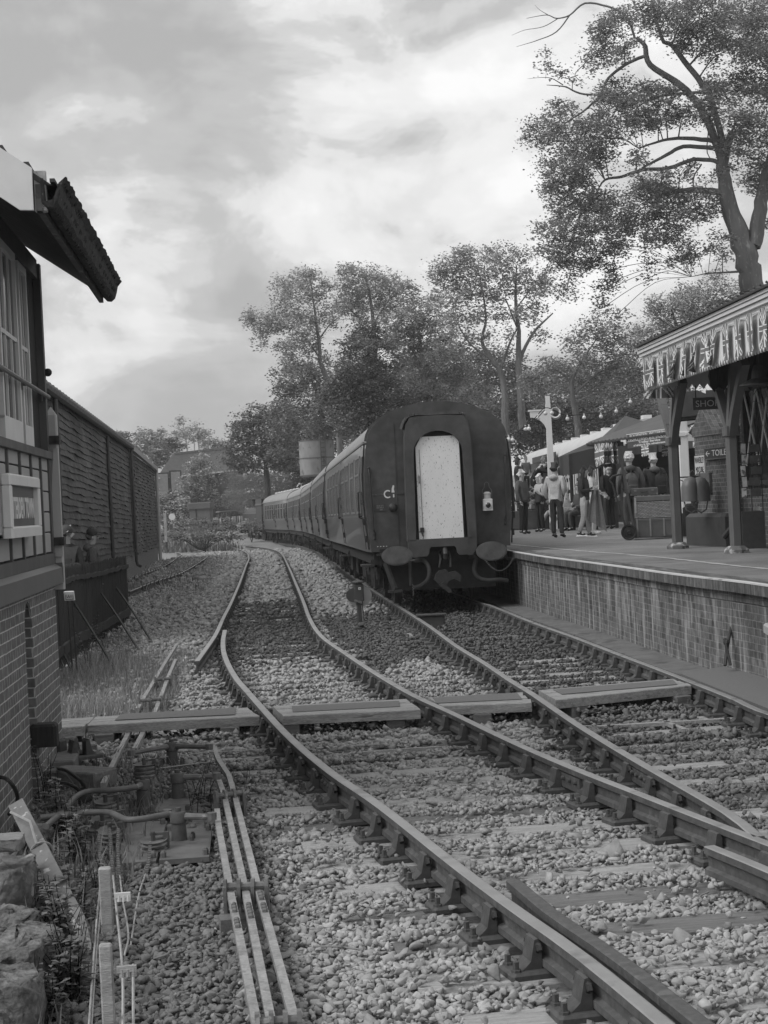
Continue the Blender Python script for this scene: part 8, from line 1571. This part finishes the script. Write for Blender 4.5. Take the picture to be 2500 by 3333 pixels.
def rubble():
    t = thing('leaning_post', 'pale squared post with a pointed end leaning on rubble, a rope round it', 'post', (0, 0, 0)); a = D(62, 2632, 9.1); b = G(262, 3020, -.16); tip = G(296, 3092, -.2); m = MB(); m.bar(a, b, .098, .088, (1, .3, .5)); d = (b - a).normalized(); x = d.cross(Vector((1, .3, .5))).normalized(); z = x.cross(d); q = [b + x * (i * .049) + z * (j * .044) for i, j in ((-1, -1), (1, -1), (1, 1), (-1, 1))]; m.add(q + [tip + z * .01, tip - z * .01], [(0, 1, 5), (1, 2, 4, 5), (2, 3, 4), (3, 0, 5, 4), (3, 2, 1, 0)]); m.build('baulk', mat('lichened_post', .15, .9, .25, 9, .4, spots=(16, .62, .36)), t)
    r = MB(); c = a.lerp(b, .40); P = [c + x * (.062 * math.cos(s)) + z * (.058 * math.sin(s)) for s in np.linspace(0, 2 * math.pi, 17)]; r.tube(P + [P[-1] + Vector((-.05, .1, .1)), P[-1] + Vector((-.2, .3, .12))], .008, 6); o = r.build('rope', mat('old_rope', .25, .9, .2, 20, .3)); tag(o, 'old rope looped round the leaning pale post', 'rope')
    g = np.random.default_rng(9)
    def block(c, dim, rz, m, lab, seed, amp=.018, cat='stone'):
        k = np.random.default_rng(seed); bm = bmesh.new(); Q = k.uniform(-1, 1, (46, 3)); ax_ = k.integers(0, 3, 46); Q[np.arange(46), ax_] = np.sign(Q[np.arange(46), ax_]) * k.uniform(.88, 1., 46)
        for q in Q * np.array(dim) / 2: bm.verts.new(q)
        bmesh.ops.convex_hull(bm, input=bm.verts); bmesh.ops.delete(bm, geom=[v for v in bm.verts if not v.link_faces], context='VERTS'); bmesh.ops.triangulate(bm, faces=bm.faces); bmesh.ops.subdivide_edges(bm, edges=bm.edges, cuts=5, use_grid_fill=True); bmesh.ops.triangulate(bm, faces=bm.faces); bm.verts.index_update(); P = np.array([tuple(v.co) for v in bm.verts]); f = np.array([[v.index for v in q.verts] for q in bm.faces]); bm.free()
        P = P + k.normal(0, amp * .14, P.shape) + sum(np.sin(P @ k.normal(0, w, (3, 3)) + k.uniform(0, 6, 3)) * a for w, a in ((14, .3), (40, .2), (80, .14))) * amp; M = np.array(Matrix.Rotation(rz, 3, 'Z') @ Matrix.Rotation(k.uniform(-.06, .06), 3, 'X')); P = P @ M.T + np.array(c); o = np_mesh('stone_block', P, f, m); tag(o, lab, cat, 'old stone and brick blocks')
    MS = mat('mossy_stone', .13, .95, .45, 7, .8, spots=(5, .57, .07), fine=(40, .4)); BK = mat('broken_brickwork', .11, .9, .35, 9, .6, spots=(7, .6, .3), fine=(30, .3))
    p = lambda x, y, z: tuple(G(x, y, z))
    block(p(40, 3300, -.1), (.24, .5, .34), .1, MS, 'big pale mossy stone block in the bottom left corner', 1, .03); block(p(70, 3120, -.02), (.24, .45, .2), -.1, MS, 'pale crumbling stone slab above the corner block', 2, .03); block(p(45, 3015, .0), (.22, .35, .15), .2, MS, 'mossy slab with a dark hole under the weeds', 3, .03); block(p(45, 2885, .0), (.2, .4, .24), .05, BK, 'broken lump of old brickwork below the leaning post', 4, .02); block(p(15, 2800, .05), (.16, .3, .24), .3, BK, 'broken brick lump at the left edge beside the post top', 5, .02); block(p(0, 2745, .24), (.24, .2, .07), .2, mat('pale_tile', .2, .9, .2, 30, .5), 'pale ribbed tile fragment on the rubble', 6, .006); block(p(110, 2710, -.08), (.2, .3, .14), .4, BK, 'brick lump behind the leaning post', 7, .02); block(p(140, 3220, -.2), (.09, .5, .16), .0, MS, 'narrow edge stone right of the corner block', 8, .02)
    bl = [((218, 2492), (.2, .8, .2), .1, 'square timber baulk lying along the signal box foot'), ((262, 2545), (.5, .28, .2), -.5, 'short timber block lying beside the signal box foot'), ((248, 2440), (.36, .2, .1), .2, 'weathered timber offcut near the crossing end')]
    for (x, y), dm, rz, lab in bl: q = G(x, y, -.16); m = MB(); m.bbox(q, dm, .012, rz); o = m.build('timber_block', TIMBERD); tag(o, lab, 'timber', 'timber blocks by the signal box')
    for (x, y), rz, lab in (((262, 2470), .5, 'spare rail chair lying on a timber near the signal box'), ((222, 2468), -.3, 'second spare rail chair against the signal box foot')): o = bpy.data.objects.new('spare_rail_chair', CH); C.objects.link(o); o.location = G(x, y, -.12) + Vector((0, 0, .19)); o.rotation_euler = (0, 0, rz); tag(o, lab, 'rail chair', 'spare rail chairs')
    for lab, px in (('black hose curving out of the ground by the signal box', [(180, 2500, -.1), (215, 2508, .02), (250, 2530, .02), (272, 2555, -.05), (278, 2580, -.15)]), ('lower black hose ending at a black grommet', [(180, 2548, -.05), (215, 2550, .0), (245, 2562, -.02), (268, 2585, -.12)]), ('dark cable looping at the left edge above the leaning post', [(-5, 2528, .25), (25, 2538, .28), (52, 2575, .2), (55, 2615, .1), (30, 2650, .0)])): m = MB(); m.tube(spline([G(x, y, z) for x, y, z in px], 6), .013, 7); o = m.build('hose', BLACK, smooth=True); tag(o, lab, 'hose', 'black hoses')
    m = MB(); m.lathe([(.05, -.06), (.055, .05), (.035, .055)], G(275, 2592, -.14), 14, Matrix.Rotation(1.2, 3, 'X')); o = m.build('grommet', BLACK); tag(o, 'black round hose grommet under the upper bent pipe', 'fitting')
    m = MB(); m.bbox((-2.25, 9.0, -.22), (.05, 5, .02), .002); 
    for lab, a_, b_, w in (('thin pale lath lying across the sleepers of the middle track', (1030, 2440), (1505, 2408), .05), ('second thin lath lying beside the first across the sleepers', (1180, 2452), (1430, 2434), .035), ('flat dark strip of timber lying between the rails of the platform track', (1945, 2368), (2390, 2342), .06), ('short end of timber beside the dark strip', (2165, 2352), (2230, 2378), .05)): m = MB(); m.bar(G(*a_, -.165), G(*b_, -.165), w, .03); o = m.build('lath', TIMBER); tag(o, lab, 'lath', 'laths on the track')
rubble()
def weed_plant(at, h, n, m, lab, seed, lw=.016, ll=.09):
    g = np.random.default_rng(seed); t = thing('weed', lab, 'plant', at, 0, 'tall weeds'); st = MB(); V = []; F = []; T = []
    for k in range(n):
        a = g.uniform(0, 6.28); ln = g.uniform(.05, .35) * h; H = h * g.uniform(.6, 1.1); b = Vector((g.normal(0, .03), g.normal(0, .03), -.02)); P = [b, b + Vector((math.cos(a) * ln * .3, math.sin(a) * ln * .3, H * .5)), b + Vector((math.cos(a) * ln, math.sin(a) * ln, H))]; Q = spline(P, 5); st.tube(Q, list(np.linspace(.0045, .0015, len(Q))), 4, cap=False)
        for i in range(int(H / .016)):
            s = g.uniform(.12, 1); p = Q[min(len(Q) - 1, int(s * (len(Q) - 1)))] + Vector(g.normal(0, .004, 3)); aa = g.uniform(0, 6.28); L = ll * (1.15 - .7 * s) * g.uniform(.7, 1.2); d = Vector((math.cos(aa), math.sin(aa), g.uniform(.1, .7))).normalized(); w = Vector((-math.sin(aa), math.cos(aa), 0)) * lw * g.uniform(.7, 1.2); i0 = len(V); V += [p, p + d * L * .45 + w, p + d * L - Vector((0, 0, L * .25)), p + d * L * .45 - w]; F.append((i0, i0 + 1, i0 + 2, i0 + 3)); T.append(g.uniform(.6, 1.6))
    st.build('stem', m, t); np_mesh('leaves', np.array([tuple(v) for v in V]), np.array(F), m, attr=np.array(T), parent=t)
WP = leaf_mat('weed_leaves_pale', .17, .3)
for i, (x, y, h, n, mm, lab, lw, ll) in enumerate(((215, 2760, .46, 9, WEED, 'leafy weed below the lower bent pipe', .018, .12), (250, 2820, .4, 9, WEED, 'leafy weed left of the chains', .017, .11), (150, 2620, .5, 6, WEED, 'tall thin weed against the signal box wall', .01, .07), (225, 3010, .34, 10, WP, 'leafy weed spreading over the tip of the leaning post', .016, .11), (205, 3140, .4, 14, WEED, 'dense weed clump beside the mossy stones', .016, .10), (235, 3260, .38, 14, WEED, 'weed clump at the bottom edge left of the stakes', .015, .09), (105, 3010, .26, 12, WP, 'tuft of long pale leaves growing from the mossy slab', .012, .17), (640, 2640, .3, 4, WEED, 'feathery weed beside the three rods', .005, .09), (668, 2600, .34, 4, WEED, 'second feathery weed beside the three rods', .005, .09), (255, 2400, .24, 4, WEED, 'small weed at the crossing end', .01, .04), (170, 2880, .3, 8, WEED, 'weed under the middle of the leaning post', .016, .1), (160, 3330, .3, 12, WEED, 'weed at the bottom edge beside the corner block', .014, .08), (815, 2560, .14, 3, WEED, 'tiny weed in the ballast right of the rods', .006, .05), (300, 2905, .2, 8, WEED, 'low weed at the foot of the far stake', .012, .07), (340, 2150, .5, 5, GRASS, 'tall dry weed in the grass by the fence', .004, .05), (285, 2170, .6, 5, GRASS, 'tall dry stalks against the black fence', .004, .05), (315, 2100, .55, 4, GRASS, 'tall dry stalk between the fence struts', .004, .05))): weed_plant(G(x, y, -.21), h, n, mm, lab, 90 + i, lw, ll)
def litter():
    g = random.Random(5)
    for i, (x, y, l, a, lab) in enumerate(((950, 2905, .3, .6, 'thin dry twig on the stones left of the near rail'), (1020, 3080, .25, -.4, 'dry twig near the bottom of the photo'), (560, 2960, .22, 1.0, 'dry stalk lying right of the stakes'), (1850, 3240, .3, .2, 'dry twig beside the nearest rail chair'), (2240, 2960, .35, 1.1, 'dark root-like stick beside the wing rail'), (500, 3120, .16, .9, 'pale dry stalk on the dirty stones'))):
        q = G(x, y, -.16); m = MB(); d = Vector((math.cos(a), math.sin(a), 0)) * l; m.tube(spline([q, q + d * .4 + Vector((.02, -.02, .01)), q + d * .7 + Vector((-.01, .02, .0)), q + d], 4), [.005] * 13, 5); o = m.build('twig', mat('dry_twig', .2, .9, .2, 9, .2)); tag(o, lab, 'twig', 'twigs on the ballast')
    q = GZ(935, 2015, -.17); m = MB(); m.prism([(-.45, 0), (-.3, .05), (.1, .06), (.4, .10), (.5, .07), (.1, .02)], q, (1, .2, 0), (0, .4, 1), (0, 1, 0), .012); o = m.build('torn_sheet', BLACK); tag(o, 'torn black strip lying between the tracks near the ground signal', 'strip')
litter()
def fishplates():
    for P, (px, py), lab in ((PAL, (1071, 2504), 'bolted fishplate on the nearest long rail'), (PAR, (1845, 2490), 'bolted fishplate on the rail leading to the crossing nose'), (PBL, (2075, 2475), 'bolted fishplate on the rail left of the platform track')):
        q = G(px, py); i = min(range(1, len(P) - 1), key=lambda k: (P[k] - q).length); c = P[i]; t = (P[i + 1] - P[i - 1]).normalized(); n = Vector((t.y, -t.x, 0)); r = thing('fishplate', lab, 'fishplate', (0, 0, 0), 0, 'rail joint plates')
        for s_ in (-1, 1):
            m = MB(); m.bar(c + n * (s_ * .022) - t * .23 - Vector((0, 0, .082)), c + n * (s_ * .022) + t * .23 - Vector((0, 0, .082)), .022, .062); m.build('plate', RUST, r)
            for e in (-.17, -.06, .06, .17): m = MB(); M = Matrix.Rotation(math.pi / 2, 3, 'Y'); m.ball(c + n * (s_ * .04) + t * e - Vector((0, 0, .08)), .018, 6, 5); m.build('bolt', CHAIRM, r)
fishplates()
# ---------------------------------------------------------------- air and smoke
def volume(name, dens, col=.85):
    m = bpy.data.materials.new(name); m.use_nodes = True; nt = m.node_tree; nt.nodes.clear(); o = nt.nodes.new('ShaderNodeOutputMaterial'); v = nt.nodes.new('ShaderNodeVolumePrincipled'); v.inputs['Color'].default_value = (col, col, col, 1); v.inputs['Density'].default_value = dens; v.inputs['Anisotropy'].default_value = .2; nt.links.new(v.outputs[0], o.inputs['Volume'])
    return m
def haze():
    b = MB(); z0, z1 = -1.75, 42.; b.box((10, 250, (z0 + z1) / 2), (700, 540, z1 - z0)); o = b.build('haze', volume('pale_air', HAZE)); tag(o, 'thin pale haze and drifting smoke in the air', 'haze', kind='stuff')
HAZE = .0006
haze()
def smoke():
    q = lambda x, y, d: D(350 + x / 3.016, 1300 + y / 3.016, d); P = [q(1700, 990, 140), q(1600, 930, 141), q(1500, 880, 142), q(1390, 860, 143), q(1300, 860, 145), q(1220, 850, 147)]; R = [1.3, 1.9, 2.3, 2.2, 1.7, 1.]
    b = MB()
    for i in range(5):
        for k in range(3): t = k / 3; p = P[i].lerp(P[i + 1], t); r = R[i] * (1 - t) + R[i + 1] * t; [b.ball(p + Vector((random.uniform(-1, 1), random.uniform(-1, 1), random.uniform(-.9, .9))) * r * .8, r * random.uniform(.3, .7), 10, 7) for _ in range(4)]
    me = b.build('smoke', volume('loco_smoke', .10, .32)); r = me.modifiers.new('r', 'REMESH'); r.mode = 'VOXEL'; r.voxel_size = .4; tag(me, 'grey drift of locomotive smoke hanging over the bank', 'smoke', kind='stuff')
smoke()
